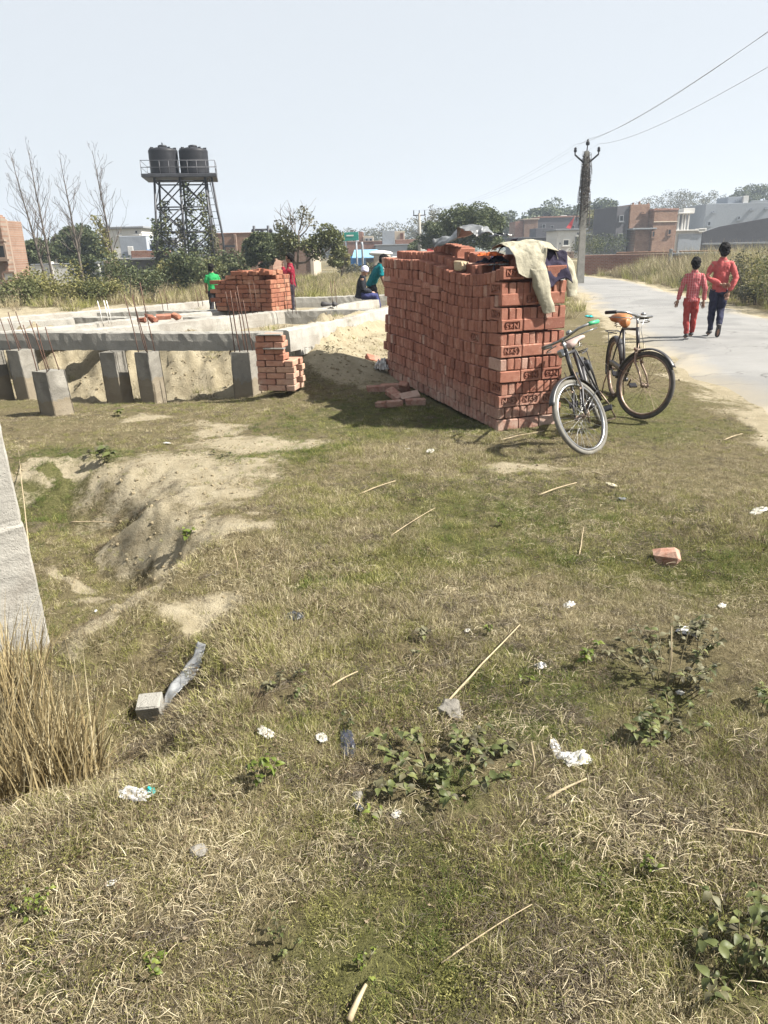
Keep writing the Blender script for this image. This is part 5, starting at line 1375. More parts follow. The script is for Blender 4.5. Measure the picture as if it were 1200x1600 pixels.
def make_bike(name, label, front_uv, rear_uv, steer, lean, tyre, paint, metal, saddle, grips, leather=False):
    f = at_z(*front_uv); r_ = at_z(*rear_uv)
    for _ in range(3):
        f = at_z(*front_uv, gz(f.x, f.y)); r_ = at_z(*rear_uv, gz(r_.x, r_.y))
    hd = Vector((f.x - r_.x, f.y - r_.y, 0)).normalized()
    ax0 = Vector((.95, 0, .69)); ax1 = Vector((.885, 0, .90)); axis = (ax1 - ax0).normalized()
    WB = 1.13; R = .342
    S = Matrix.Translation(ax0) @ Matrix.Rotation(steer, 4, axis) @ Matrix.Translation(-ax0)
    root = empty(name, (0, 0, 0), 0, label, 'bicycle')
    # put the steered front wheel's contact on the given spot
    fc = S @ Vector((WB, 0, R))
    zr = Matrix.Rotation(math.atan2(hd.y, hd.x), 4, 'Z') @ Matrix.Rotation(lean, 4, 'X')
    lowest = zr @ Vector((fc.x, fc.y, 0))
    root.matrix_world = Matrix.Translation((f.x - lowest.x, f.y - lowest.y, (f.z + r_.z) / 2 - .005)) @ zr
    def O(b, nm, m, par=None, st=False):
        o = b.obj(nm, m, par or root)
        if st and par is None: o.matrix_basis = S
        return o
    def wheel(cx, st):
        T = Matrix.Translation((cx, 0, R))
        w = O(MB().torus(R - .022, .0215, 56, 8, T), 'wheel', tyre, None, st)
        O(MB().torus(R - .048, .014, 56, 6, T, 1.3), 'rim', metal, w)
        sp = MB()
        for k in range(36):
            a = 2 * math.pi * k / 36; off = (.35 if (k // 2) % 2 else -.35); y = .03 if k % 2 else -.03
            sp.tube([(cx + .022 * math.cos(a + off), y, R + .022 * math.sin(a + off)), (cx + (R - .056) * math.cos(a), 0, R + (R - .056) * math.sin(a))], .0012, 3, cap=False)
        O(sp, 'spokes', metal, w)
        h = MB().tube([(cx, -.055, R), (cx, .055, R)], .016, 8); h.tube([(cx, -.035, R), (cx, -.028, R)], .027, 10); h.tube([(cx, .028, R), (cx, .035, R)], .027, 10)
        O(h, 'hub', M_RUSTCHROME, w)
        return w
    def guard(cx, a0, a1, st, nm):
        b = MB(); rings = []; n = 26
        for i in range(n + 1):
            a = math.radians(a0 + (a1 - a0) * i / n); ring = []
            for q in (-1, -.6, 0, .6, 1):
                rr = R + .026 - .016 * q * q
                ring.append(Vector((cx + rr * math.cos(a), q * .031, R + rr * math.sin(a))))
            rings.append(ring)
        b.rings(rings, cap=False, closed=False)
        o = O(b, nm, paint, None, st); sm = o.modifiers.new('thick', 'SOLIDIFY'); sm.thickness = .003
        st_ = MB()
        am = math.radians(a0 + (a1 - a0) * .12)
        for y in (-1, 1): st_.tube([(cx, y * .05, R), (cx + (R + .02) * math.cos(am), y * .03, R + (R + .02) * math.sin(am))], .003, 4)
        O(st_, 'stay', metal, o); return o
    wheel(WB, True); wheel(0, False)
    guard(WB, 178, 38, True, 'front_mudguard'); guard(0, 200, 22, False, 'rear_mudguard')
    bb = Vector((.47, 0, .29)); st_top = Vector((.31, 0, .82)); hd_lo = ax0 + Vector((0, 0, .02)); hd_up = ax1 - axis * .03
    fr = MB(); fr.tube([st_top, hd_up], .0145, 8); fr.tube([bb, hd_lo], .0155, 8); fr.tube([bb, st_top + Vector((-.012, 0, .04))], .0155, 8); fr.tube([hd_lo - axis * .02, hd_up + axis * .02], .019, 8); fr.tube([bb + Vector((0, -.035, 0)), bb + Vector((0, .035, 0))], .022, 10)
    for y in (-1, 1):
        fr.tube([bb + Vector((0, .02 * y, 0)), (0, .055 * y, R)], .0095, 6); fr.tube([st_top + Vector((0, .015 * y, 0)), (0, .055 * y, R)], .009, 6)
    O(fr, 'frame', paint)
    fk = MB(); cr = ax0 - axis * .015
    fk.tube([cr - axis * .0, ax1 + axis * .02], .013, 8)
    for y in (-1, 1): fk.tube([cr + Vector((0, .03 * y, 0)), cr + Vector((.03, .05 * y, -.12)), Vector((WB - .05, .056 * y, R + .10)), Vector((WB, .056 * y, R))], [.013, .012, .010, .008], 6)
    fk.box(cr, (.05, .10, .03), (0, .3, 0), .008)
    O(fk, 'fork', metal if leather else paint, None, True)
    # handlebar with swept ends, brake rods
    hb_c = ax1 + axis * .10
    sm_ = MB().tube([ax1, hb_c], .012, 8); sm_.box(hb_c, (.045, .045, .035), (0, 0, 0), .008); O(sm_, 'stem', M_CHROME, None, True)
    pts = [hb_c + Vector(q) for q in ((-.17, .27, -.005), (-.07, .265, .012), (.02, .21, .022), (.03, .09, .008), (.0, 0, 0), (.03, -.09, .008), (.02, -.21, .022), (-.07, -.265, .012), (-.17, -.27, -.005))]
    hb = O(MB().tube(pts, .0115, 8), 'handlebar', M_CHROME, None, True)
    for i, y in enumerate((1, -1)):
        if grips[i] is not None: O(MB().tube([hb_c + Vector((-.185, .2715 * y, -.008)), hb_c + Vector((-.06, .264 * y, .012))], .0175, 8), 'grip', grips[i], hb)
        O(MB().tube([hb_c + Vector(q) for q in ((-.14, .265 * y, -.05), (-.05, .25 * y, -.04), (.035, .17 * y, -.028), (.05, .05 * y, -.02))], .0055, 5), 'brake_lever', M_CHROME, hb)
    O(MB().tube([hb_c + Vector((.05, .05, -.02)), hb_c + Vector((.055, .03, -.12)), Vector((WB - .14, .035, .72))], .0035, 4), 'brake_rod', M_CHROME, hb)
    O(MB().lathe([(.004, 0), (.026, 0), (.028, .012), (.018, .026), (.004, .03)], 12, hb_c + Vector((0, .09, .02))), 'bell', M_CHROME, hb)
    br = MB()
    for y in (-1, 1): br.tube([Vector((.98, .045 * y, .74)), Vector((1.0, .05 * y, .55))], .005, 5); br.box((1.0, .047 * y, .56), (.05, .012, .015))
    O(br, 'front_brake', M_RUSTCHROME, None, True)
    # saddle
    c = st_top + Vector((-.03, 0, .075))
    O(MB().tube([st_top, c - Vector((0, 0, .03))], .012, 8), 'seat_post', M_CHROME)
    rings = []
    for i in range(11):
        t = i / 10; x = -.13 + .27 * t; w = .105 * (1 - t) ** .8 + .022 + .01 * math.sin(t * 9); h = .026 + .008 * (1 - t)
        zc = .012 * math.cos((t - .3) * 4) + (.02 if leather and t < .7 else 0)
        if i == 0: w *= .7
        if i == 10: w *= .6
        rings.append([c + Vector((x, w * math.cos(a), zc + (h + (.022 if leather else 0)) * math.sin(a))) for a in [2 * math.pi * k / 12 for k in range(12)]])
    sd = O(MB().rings(rings), 'saddle', saddle)
    sp = MB()
    for y in (-1, 1):
        sp.tube([c + Vector((.12, .012 * y, -.02)), c + Vector((.0, .03 * y, -.055)), c + Vector((-.1, .05 * y, -.06)), c + Vector((-.11, .055 * y, -.01))], .004, 5)
        sp.tube([c + Vector((-.1 + .018 * math.cos(k * 1.3), .055 * y + .018 * math.sin(k * 1.3), -.07 + .005 * k)) for k in range(12)], .0028, 4)
    O(sp, 'springs', M_CHROME, sd)
    # drive
    O(MB().torus(.088, .006, 32, 6, Matrix.Translation((bb.x, -.045, bb.z))), 'chainring', M_RUSTCHROME)
    cg = MB(); cg.tube([(.60, -.05, .29), (.56, -.05, .40), (.47, -.05, .415), (.1, -.05, .42), (-.04, -.05, .40), (-.05, -.05, .32)], .016, 6, flat=2.2, nrm=(0, 0, 1)); O(cg, 'chain_guard', paint)
    ca = .6
    for y, s in ((-.07, 1), (.07, -1)):
        e = bb + Vector((s * .16 * math.cos(ca), y, s * .16 * math.sin(ca)))
        k = O(MB().tube([bb + Vector((0, y, 0)), e], .0095, 6), 'crank', M_RUSTCHROME)
        yy = e.y + (.055 if y > 0 else -.055)
        pd = MB().box((e.x, yy, e.z), (.09, .085, .022), (0, .3, 0), .006); O(pd, 'pedal', M_BLACKP, k)
    # carrier and stand
    ca_ = MB()
    for y in (-1, 1):
        ca_.tube([(.22, .05 * y, .76), (-.02, .065 * y, .745), (-.28, .065 * y, .74)], .006, 5); ca_.tube([(0, .065 * y, R), (-.12, .065 * y, .742)], .005, 5)
    ca_.tube([(-.28, -.065, .74), (-.28, .065, .74)], .006, 5); ca_.tube([(-.1, -.065, .743), (-.1, .065, .743)], .005, 5)
    O(ca_, 'carrier', M_FRAMEBLK)
    sb = MB()
    for y in (-1, 1): sb.tube([(.0, .07 * y, R - .02), (-.03, .11 * y, .18), (-.05, .13 * y, .012)], .008, 5)
    sb.tube([(-.05, -.13, .012), (-.05, .13, .012)], .008, 5); O(sb, 'stand', M_RUSTCHROME)
    lk = MB().box((.08, .05, .62), (.07, .05, .10), (0, .5, 0), .01); O(lk, 'wheel_lock', M_STEEL_DK)
    if not leather:
        O(MB().box(hb_c + Vector((.06, -.03, -.10)), (.05, .06, .07), bev=.012), 'lamp', M_CHROME, None, True)
    return root
make_bike('bicycle', 'old bicycle with grey tyres and green grip leaning on the brick stack', (927, 704), (939, 655), math.radians(-29), math.radians(22), M_TYRE_G, M_FRAMEBLK, M_CHROME, M_SADDLE_G, (M_GREENP, M_CHROME), False)
make_bike('bicycle', 'old black bicycle with tan saddle standing with its wheel turned to the road', (1004, 655), (969, 622), math.radians(40), math.radians(2), M_TYRE, M_FRAMEBLK, M_RUSTCHROME, M_SADDLE, (M_BLACKP, M_BLACKP), True)

# ------------------------------------------------------------------ people
def remeshed(mb, voxel, smooth=3):
    me = mb.mesh('tmp'); o = bpy.data.objects.new('tmp', me); sc = bpy.data.scenes.new('tmp'); sc.collection.objects.link(o)
    m = o.modifiers.new('r', 'REMESH'); m.mode = 'VOXEL'; m.voxel_size = voxel; m.use_smooth_shade = True
    if smooth:
        s = o.modifiers.new('s', 'SMOOTH'); s.iterations = smooth; s.factor = .5
    vl = sc.view_layers[0]; vl.update()
    out = bpy.data.meshes.new_from_object(o.evaluated_get(vl.depsgraph))
    bpy.data.objects.remove(o); bpy.data.meshes.remove(me); bpy.data.scenes.remove(sc)
    return out
M_SKIN = simple('brown_skin', (0.20, 0.105, 0.065), .55, 0, .12, 12)
M_HAIR = simple('black_hair', (0.008, 0.007, 0.007), .7, 0, .4, 30, .6, 90, .12)
def m_cloth(name, c, var=.25, stripes=None):
    t = NT(name); v = t.objc(); n = t.noise(9, 5, .65, v); n2 = t.noise(120, 3, .6, v)
    k = t.ramp(n, [(.3, tuple(q * (1 - var) for q in c)), (.7, tuple(min(1, q * (1 + var)) for q in c))])
    if stripes:
        sep = t.node('ShaderNodeSeparateXYZ'); t.l.new(v, sep.inputs[0])
        for ax, f in ((0, 26.0), (2, 22.0)):
            w = t.math('SINE', t.math('MULTIPLY', sep.outputs[ax], f * 6.283))
            k = t.mix(t.math('MULTIPLY', t.ramp(w, [(.55, 0.0), (.75, 1.0)]), .55 if ax == 0 else .25), k, stripes)
    t.base(k, .85, 0, .15); t.bump(t.math('ADD', t.math('MULTIPLY', n, 2.0), t.math('MULTIPLY', n2, .3)), .5, .02); return t.m

def puff(me, amp, f):
    nn = [v.normal.copy() for v in me.vertices]; cc = [v.co.copy() for v in me.vertices]
    for v, n, c in zip(me.vertices, nn, cc): v.co = c + n * (amp * mnoise.noise(c * f))
def ring(c, r, f, w, d, n=14, p=2.3):
    out = []
    for k in range(n):
        a = 2 * math.pi * k / n; ca, sa = math.cos(a), math.sin(a)
        out.append(c + r * (w * math.copysign(abs(ca) ** (2 / p), ca)) + f * (d * math.copysign(abs(sa) ** (2 / p), sa)))
    return out

def make_person(label, loc, face, H, J, shirt, trousers, shoe, hair='short', cap=None, group=None, bulk=1.0, sleeve=1.0, long_shirt=.50, extra=None):
    """J: joints in body heights, x to the person's right, y forward, z up"""
    root = empty('person', loc, face, label, 'person', group)
    V = lambda k: Vector(J[k]) * H
    rgt = (V('shR') - V('shL')).normalized(); spine = (V('neck') - V('pelvis')).normalized(); fwd = spine.cross(rgt).normalized() 
    if fwd.y < -.2: fwd = -fwd
    B = bulk * H
    # body: head, neck, torso core, arms, hands, legs as one skin
    hc = V('head'); hf = Vector(J.get('look', (0, 1, 0))).normalized(); hr = hf.cross(Vector((0, 0, 1))).normalized(); hu = hr.cross(hf)
    HM = Matrix((hr, hf, hu)).transposed()
    b = MB()
    b.ell(hc + hu * .012 * H, (.046 * H, .058 * H, .060 * H), 16, 12, HM)
    b.ell(hc + hf * .014 * H - hu * .035 * H, (.036 * H, .042 * H, .036 * H), 14, 10, HM)
    b.ell(hc + hf * .057 * H - hu * .012 * H, (.008 * H, .012 * H, .014 * H), 8, 6, HM)
    for s in (-1, 1): b.ell(hc + hr * s * .047 * H - hu * .008 * H - hf * .004 * H, (.006 * H, .011 * H, .018 * H), 8, 6, HM)
    b.tube([hc - hu * .035 * H - hf * .008 * H, V('neck') - spine * .02 * H], [.030 * B, .036 * B], 12)
    for s in 'LR':
        sh, el, wr = V('sh' + s), V('el' + s), V('wr' + s)
        b.tube([sh, sh.lerp(el, .5), el, el.lerp(wr, .4), wr], [.030 * B, .029 * B, .024 * B, .023 * B, .016 * B], 10)
        hd = (wr - el).normalized(); hv = Vector(J.get('hand' + s, tuple(hd))).normalized(); side = hv.orthogonal().normalized() if abs(hv.z) > .99 else hv.cross(Vector((0, 1, 0))).normalized()
        if side.length < .1: side = Vector((1, 0, 0))
        nn = hv.cross(side).normalized()
        pm = wr + hv * .030 * H
        b.ell(pm, (.013 * H, .022 * H, .032 * H), 10, 8, Matrix((nn, side, hv)).transposed())
        hp, k1, an = V('hip' + s), V('kn' + s), V('an' + s)
        b.tube([hp, hp.lerp(k1, .5), k1, k1.lerp(an, .35), an], [.052 * B, .046 * B, .034 * B, .033 * B, .021 * B], 12)
        fd = Vector(J.get('foot' + s, (0, 1, -.15))).normalized()
        b.tube([an - fd * .02 * H, an + fd * .045 * H - Vector((0, 0, .016 * H)), an + fd * .10 * H - Vector((0, 0, .022 * H))], [.021 * H, .023 * H, .018 * H], 10)
    pel, nk = V('pelvis'), V('neck')
    b.rings([ring(pel - spine * .02 * H, rgt, fwd, .075 * B, .055 * B), ring(pel.lerp(nk, .3), rgt, fwd, .07 * B, .05 * B), ring(pel.lerp(nk, .7), rgt, fwd, .085 * B, .055 * B), ring(nk - spine * .02 * H, rgt, fwd, .07 * B, .04 * B)])
    me = remeshed(b, .0085 * max(1, H / 1.4), 2)
    body = link('body', me, root, M_SKIN)
    # fingers rooted in the palms
    fg = MB()
    for s in 'LR':
        el, wr = V('el' + s), V('wr' + s); hv = Vector(J.get('hand' + s, tuple((wr - el)))).normalized()
        side = hv.cross(Vector((0, 1, 0))).normalized() if abs(hv.y) < .9 else hv.cross(Vector((0, 0, 1))).normalized(); nn = hv.cross(side)
        for i, L in enumerate((.043, .048, .046, .038)):
            p0 = wr + hv * .050 * H + side * (i - 1.5) * .0105 * H
            fg.tube([p0, p0 + hv * L * .5 * H + nn * .004 * H, p0 + hv * L * .95 * H + nn * .016 * H], [.0056 * H, .005 * H, .0038 * H], 6)
        p0 = wr + hv * .018 * H - side * .018 * H
        fg.tube([p0, p0 + hv * .022 * H - side * .012 * H, p0 + hv * .042 * H - side * .012 * H + nn * .008 * H], [.0065 * H, .006 * H, .0045 * H], 6)
    fg.obj('fingers', M_SKIN, body)
    ey = MB()
    for s in (-1, 1): ey.ell(hc + hr * s * .02 * H + hf * .052 * H + hu * .004 * H, (.007 * H, .005 * H, .005 * H), 8, 6, HM)
    ey.obj('eyes', M_HAIR, body)
    MB().ell(hc + hf * .054 * H - hu * .042 * H, (.015 * H, .004 * H, .004 * H), 10, 6, HM).obj('mouth', simple('lips', (.16, .06, .05), .6, 0, .1), body)
    # shirt
    c = MB(); hem = pel + spine * (long_shirt - .55) * H * 1.0
    L = lambda t: hem.lerp(nk, t)
    c.rings([ring(L(0), rgt, fwd, .092 * B, .070 * B), ring(L(.15), rgt, fwd, .090 * B, .068 * B), ring(L(.35), rgt, fwd, .086 * B, .064 * B), ring(L(.6), rgt, fwd, .094 * B, .066 * B), ring(L(.80), rgt, fwd, .100 * B, .060 * B), ring(L(.92), rgt, fwd, .072 * B, .048 * B), ring(L(1.0), rgt, fwd, .045 * B, .042 * B)])
    c.tube([nk - spine * .015 * H, nk + spine * .018 * H], [.047 * B, .043 * B], 12)
    for s in 'LR':
        sh, el, wr = V('sh' + s), V('el' + s), V('wr' + s)
        end = el.lerp(wr, .93 * sleeve if sleeve > .5 else 0) if sleeve > .5 else sh.lerp(el, .75)
        pts = [nk - spine * .055 * H, sh, sh.lerp(el, .5), el, el.lerp(wr, .45), end] if sleeve > .5 else [nk - spine * .055 * H, sh, end]
        rs = [.034 * B, .036 * B, .036 * B, .034 * B, .032 * B, .028 * B] if sleeve > .5 else [.034 * B, .037 * B, .039 * B]
        c.tube(pts, rs, 12)
    me = remeshed(c, .0105 * max(1, H / 1.4), 2)
    puff(me, .010 * H, 13 / H); puff(me, .005 * H, 34 / H)
    link('shirt', me, root, shirt)
    # trousers
    t = MB(); t.rings([ring(pel + spine * .03 * H, rgt, fwd, .082 * B, .060 * B), ring(pel - spine * .02 * H, rgt, fwd, .088 * B, .066 * B), ring(pel - Vector((0, 0, .06 * H)), rgt, fwd, .078 * B, .060 * B)])
    for s in 'LR':
        hp, k1, an = V('hip' + s), V('kn' + s), V('an' + s)
        t.tube([hp, hp.lerp(k1, .35), k1, k1.lerp(an, .45), k1.lerp(an, .95)], [.060 * B, .056 * B, .044 * B, .042 * B, .034 * B], 12)
    me = remeshed(t, .0105 * max(1, H / 1.4), 2)
    puff(me, .010 * H, 13 / H); puff(me, .005 * H, 30 / H)
    link('trousers', me, root, trousers)
    for s in 'LR':
        an = V('an' + s); fd = Vector(J.get('foot' + s, (0, 1, -.15))).normalized(); sd = Vector((1, 0, 0)); up = sd.cross(fd).normalized()
        rings = []
        for q, w, h in ((-.035, .012, .012), (-.03, .024, .03), (.0, .026, .038), (.05, .028, .028), (.09, .029, .022), (.118, .022, .016), (.126, .008, .008)):
            cc = an + fd * q * H - up * (.032 - h * .75) * H
            rings.append([cc + sd * w * H * math.cos(a) + up * h * H * math.sin(a) * (.55 if math.sin(a) < 0 else .9) for a in [2 * math.pi * k / 10 for k in range(10)]])
        MB().rings(rings).obj('shoe', shoe, root)
    if cap is None:
        h = MB(); h.ell(hc + hu * .022 * H - hf * .008 * H, (.060 * H, .068 * H, .066 * H), 18, 12, HM); h.ell(hc - hf * .026 * H - hu * .008 * H, (.053 * H, .042 * H, .056 * H), 14, 10, HM)
        h.ell(hc + hf * .034 * H + hu * .055 * H, (.04 * H, .026 * H, .022 * H), 12, 8, HM)
        me = remeshed(h, .007 * max(1, H / 1.4), 1)
        puff(me, .010 * H, 45 / H)
        # clear the face
        link('hair', me, root, M_HAIR).location = hf * (-.012 * H)
    else:
        h = MB(); h.ell(hc + hu * .026 * H - hf * .004 * H, (.056 * H, .066 * H, .062 * H), 18, 12, HM); h.torus(.054 * H, .010 * H, 24, 8, Matrix.Translation(hc + hu * .012 * H) @ HM.to_4x4() @ Matrix.Rotation(math.pi / 2, 4, 'X'))
        link('beanie', remeshed(h, .008, 1), root, cap)
    if extra: extra(root, V, H)
    return root
STD = dict(pelvis=(0, 0, .53), neck=(0, 0, .835), head=(0, .012, .925), shL=(-.098, 0, .782), shR=(.098, 0, .782), elL=(-.135, -.02, .63), elR=(.135, -.02, .63), wrL=(-.14, .02, .475), wrR=(.14, .02, .475),
           hipL=(-.05, 0, .51), hipR=(.05, 0, .51), knL=(-.055, .015, .285), knR=(.055, .015, .285), anL=(-.055, 0, .045), anR=(.055, 0, .045))
def pose(**k): d = dict(STD); d.update(k); return d
M_SHOE = simple('dark_shoe', (.03, .028, .03), .7, 0, .3, 8)
p = at_z(1115, 526, .04); p.z = .06
def phone(root, V, H):
    MB().box(V('wrR') + Vector((.015, -.01, -.075)) * H / 1.6, (.07, .02, .07), (0, .4, 0), .006).obj('held_phone', M_BLACKP, root)
make_person('man in a salmon red shirt and dark blue jeans walking with hands behind his back', p, math.radians(-15), 1.64,
            pose(elL=(-.155, -.04, .64), wrL=(-.005, -.10, .565), elR=(.15, -.045, .635), wrR=(.085, -.085, .485), handL=(1, -.15, -.05), handR=(-.25, -.2, -1), knL=(-.05, .03, .285), anL=(-.045, .03, .045), knR=(.045, .03, .29), anR=(.02, -.14, .115), footR=(0, .55, -1), look=(-.1, 1, 0)),
            m_cloth('salmon_red_shirt', (.35, .080, .078), .25), m_cloth('navy_jeans', (.018, .020, .042), .4), M_SHOE, extra=None, bulk=.92, long_shirt=.505)
p = at_z(1074, 531, .04); p.z = .06
make_person('boy in a pink checked shirt and red trousers walking beside the man', p, math.radians(-15), 1.41,
            pose(elL=(-.138, -.01, .63), wrL=(-.165, .02, .485), elR=(.138, -.015, .625), wrR=(.142, .015, .475), knL=(-.045, .02, .285), anL=(-.02, -.01, .05), knR=(.05, .03, .29), anR=(.05, .08, .06)),
            m_cloth('pink_checked_shirt', (.32, .068, .076), .2, (.46, .25, .25)), m_cloth('red_trousers', (.24, .038, .034), .3), M_SHOE, long_shirt=.49, bulk=.90)
# seated on the inner beam
seat = at_z(579, 468, ZT - .016)
make_person('seated person in lavender beanie and black jacket on the beam end', Vector((seat.x - .22, seat.y + .12, ZT - .016 - .455 * 1.3)), math.radians(-88), 1.30,
            pose(pelvis=(0, 0, .53), neck=(0, .05, .81), head=(0, .085, .895), shL=(-.10, .04, .785), shR=(.10, .04, .785), elL=(-.125, .05, .62), elR=(.125, .04, .62), wrL=(-.06, .19, .56), wrR=(.05, .19, .565), hipL=(-.05, .02, .515), hipR=(.05, .02, .515), knL=(-.06, .24, .50), knR=(.055, .26, .505), anL=(-.06, .27, .27), anR=(.055, .30, .28), look=(0, 1, -.35), handL=(.4, 1, -.2), handR=(-.4, 1, -.2)),
            m_cloth('black_jacket', (.016, .017, .022), .4), m_cloth('indigo_trousers', (.035, .04, .11), .4), M_SHOE, cap=m_cloth('lavender_wool', (.42, .42, .56), .15), bulk=1.15)
make_person('man in a teal shirt leaning forward beside the seated person', Vector((seat.x + .10, seat.y + .55, .28)), math.radians(-82), 1.42,
            pose(pelvis=(0, -.06, .52), neck=(0, .09, .79), head=(0, .15, .865), shL=(-.105, .07, .765), shR=(.105, .07, .765), elL=(-.13, .13, .60), elR=(.135, .10, .59), wrL=(-.10, .22, .48), wrR=(.12, .16, .44), look=(0, 1, -.45), hipL=(-.05, -.05, .50), hipR=(.05, -.05, .50)),
            m_cloth('teal_shirt', (.0, .10, .115), .3), m_cloth('black_trousers', (.02, .02, .025), .3), M_SHOE, bulk=1.1, sleeve=.3)
c1 = at_z(331, 478, .55)
make_person('child in a bright green tee shirt standing at the end of the brick pile', Vector((at_y(332, 440, 15.0).x, 15.0, gz(-3.45, 15.0) - .02)), math.radians(20), 1.02,
            pose(elR=(.14, .06, .64), wrR=(.16, .17, .60), elL=(-.13, .02, .62), wrL=(-.11, .12, .53), look=(.3, 1, -.1)), m_cloth('green_tee', (.025, .25, .08), .2), m_cloth('dark_shorts', (.03, .03, .035), .3), M_SHOE, sleeve=.3, bulk=1.05)
c2 = at_z(455, 480, .55)
make_person('child in a maroon shirt standing behind the brick pile', Vector((at_y(455, 440, 14.9).x, 14.9, gz(-1.9, 14.9))), math.radians(95), 1.16,
            pose(elL=(-.12, .10, .68), wrL=(-.04, .12, .80), elR=(.12, .02, .63), wrR=(.10, .12, .52), look=(-.1, 1, -.1), handL=(0, .1, 1)), m_cloth('maroon_shirt', (.17, .012, .025), .25), m_cloth('dark_trousers', (.025, .022, .03), .3), M_SHOE, bulk=1.05)
# ------------------------------------------------------------------ cloths on the stack
def grid_cloth(name, fn, nu, nv, m, parent=None, thick=.006, wr=.01, ws=9.0, seed=0, sub=True):
    vs, fs = [], []
    for i in range(nu + 1):
        for j in range(nv + 1):
            p = Vector(fn(i / nu, j / nv)); q = p * ws + Vector((seed * 7.1, 0, 0))
            p = p + Vector((mnoise.noise(q), mnoise.noise(q + Vector((9, 0, 0))), mnoise.noise(q + Vector((0, 9, 0))))) * wr
            rd = lambda t: 1 - 2.4 * abs(mnoise.noise(t))
            q2 = Vector((q.x * 2.2 + q.z * .7, q.y * 2.2, q.z * .9))
            p = p + Vector((.3, -.8, .5)) * wr * .6 * rd(q2 * .8) + Vector((.2, -.5, .3)) * wr * .28 * rd(q2 * 1.9)
            vs.append(p)
    for i in range(nu):
        for j in range(nv):
            a = i * (nv + 1) + j; fs.append((a, a + 1, a + nv + 2, a + nv + 1))
    o = MB().add(vs, fs, True).obj(name, m, parent)
    s = o.modifiers.new('thick', 'SOLIDIFY'); s.thickness = thick; s.offset = 0
    return o
def crumple(name, label, cat, loc, size, m, seed=0, rz=0.0, ridge=.55, group=None, n=16, flat=True):
    """crushed sheet: a ragged patch folded by noise"""
    rg = random.Random(seed); vs, fs = [], []
    for i in range(n + 1):
        for j in range(n + 1):
            u, v = i / n * 2 - 1, j / n * 2 - 1
            rr = 1 - .28 * abs(mnoise.noise(Vector((u * 1.3 + seed, v * 1.3, 0)))) - .22 * (u * u * v * v)
            q = Vector((u * 1.9 + seed * 3.3, v * 1.9, seed))
            z = abs(mnoise.noise(q * .8)) * 1.0 + abs(mnoise.noise(q * 1.7)) * .45 + .12 * abs(mnoise.noise(q * 4))
            z *= .55 * (1 - .8 * max(abs(u), abs(v)) ** 3)
            w = Vector((mnoise.noise(q * 1.7 + Vector((5, 0, 0))), mnoise.noise(q * 1.7 + Vector((0, 5, 0))), 0)) * .35
            vs.append(((u * rr + w.x) * size[0] / 2, (v * rr + w.y) * size[1] / 2, z * size[2]))
    for i in range(n):
        for j in range(n):
            a = i * (n + 1) + j; fs.append((a, a + n + 1, a + n + 2, a + 1))
    me = MB().add(vs, fs, True).mesh(name); me.materials.append(m)
    o = bpy.data.objects.new(name, me); COL.objects.link(o); o.location = loc; o.rotation_euler = (0, 0, rz)
    return tag(o, label, cat, group)
def on_ground(u, v, lift=0.0):
    p = at_z(u, v, 0)
    for _ in range(5): p = at_z(u, v, gz(p.x, p.y))
    p.z = gz(p.x, p.y) + lift; return p
M_KHAKI = m_cloth('khaki_canvas', (.275, .256, .195), .22)
M_NAVY = m_cloth('navy_lining', (.022, .018, .035), .4)
M_ORANGE = m_cloth('orange_cloth', (.42, .10, .03), .4)
M_POLYBK = simple('black_polythene', (.03, .032, .036), .28, 0, .5, 10)
M_POLYGR = simple('grey_polythene', (.13, .135, .14), .3, 0, .4, 10)
def m_litter(name, c, rough):
    t = NT(name); v = t.pos(); n = t.noise(38, 5, .7, v); n2 = t.noise(11, 4, .6, v)
    k = t.ramp(n2, [(.3, tuple(q * .8 for q in c)), (.7, c)]); k = t.mix(t.math('MULTIPLY', t.ramp(n, [(.46, 0.0), (.66, 1.0)]), .75), k, (.20, .165, .11))
    t.base(k, rough, 0, .3); t.bump(n, .3, .004); return t.m
M_POLYWH = m_litter('dirty_white_polythene', (.46, .46, .46), .45)
M_PAPER = m_litter('dirty_white_paper', (.44, .43, .40), .85)
M_TEALP = simple('teal_plastic', (.0, .30, .30), .4, 0, .2, 8)
ZS = 13 * CH + .07
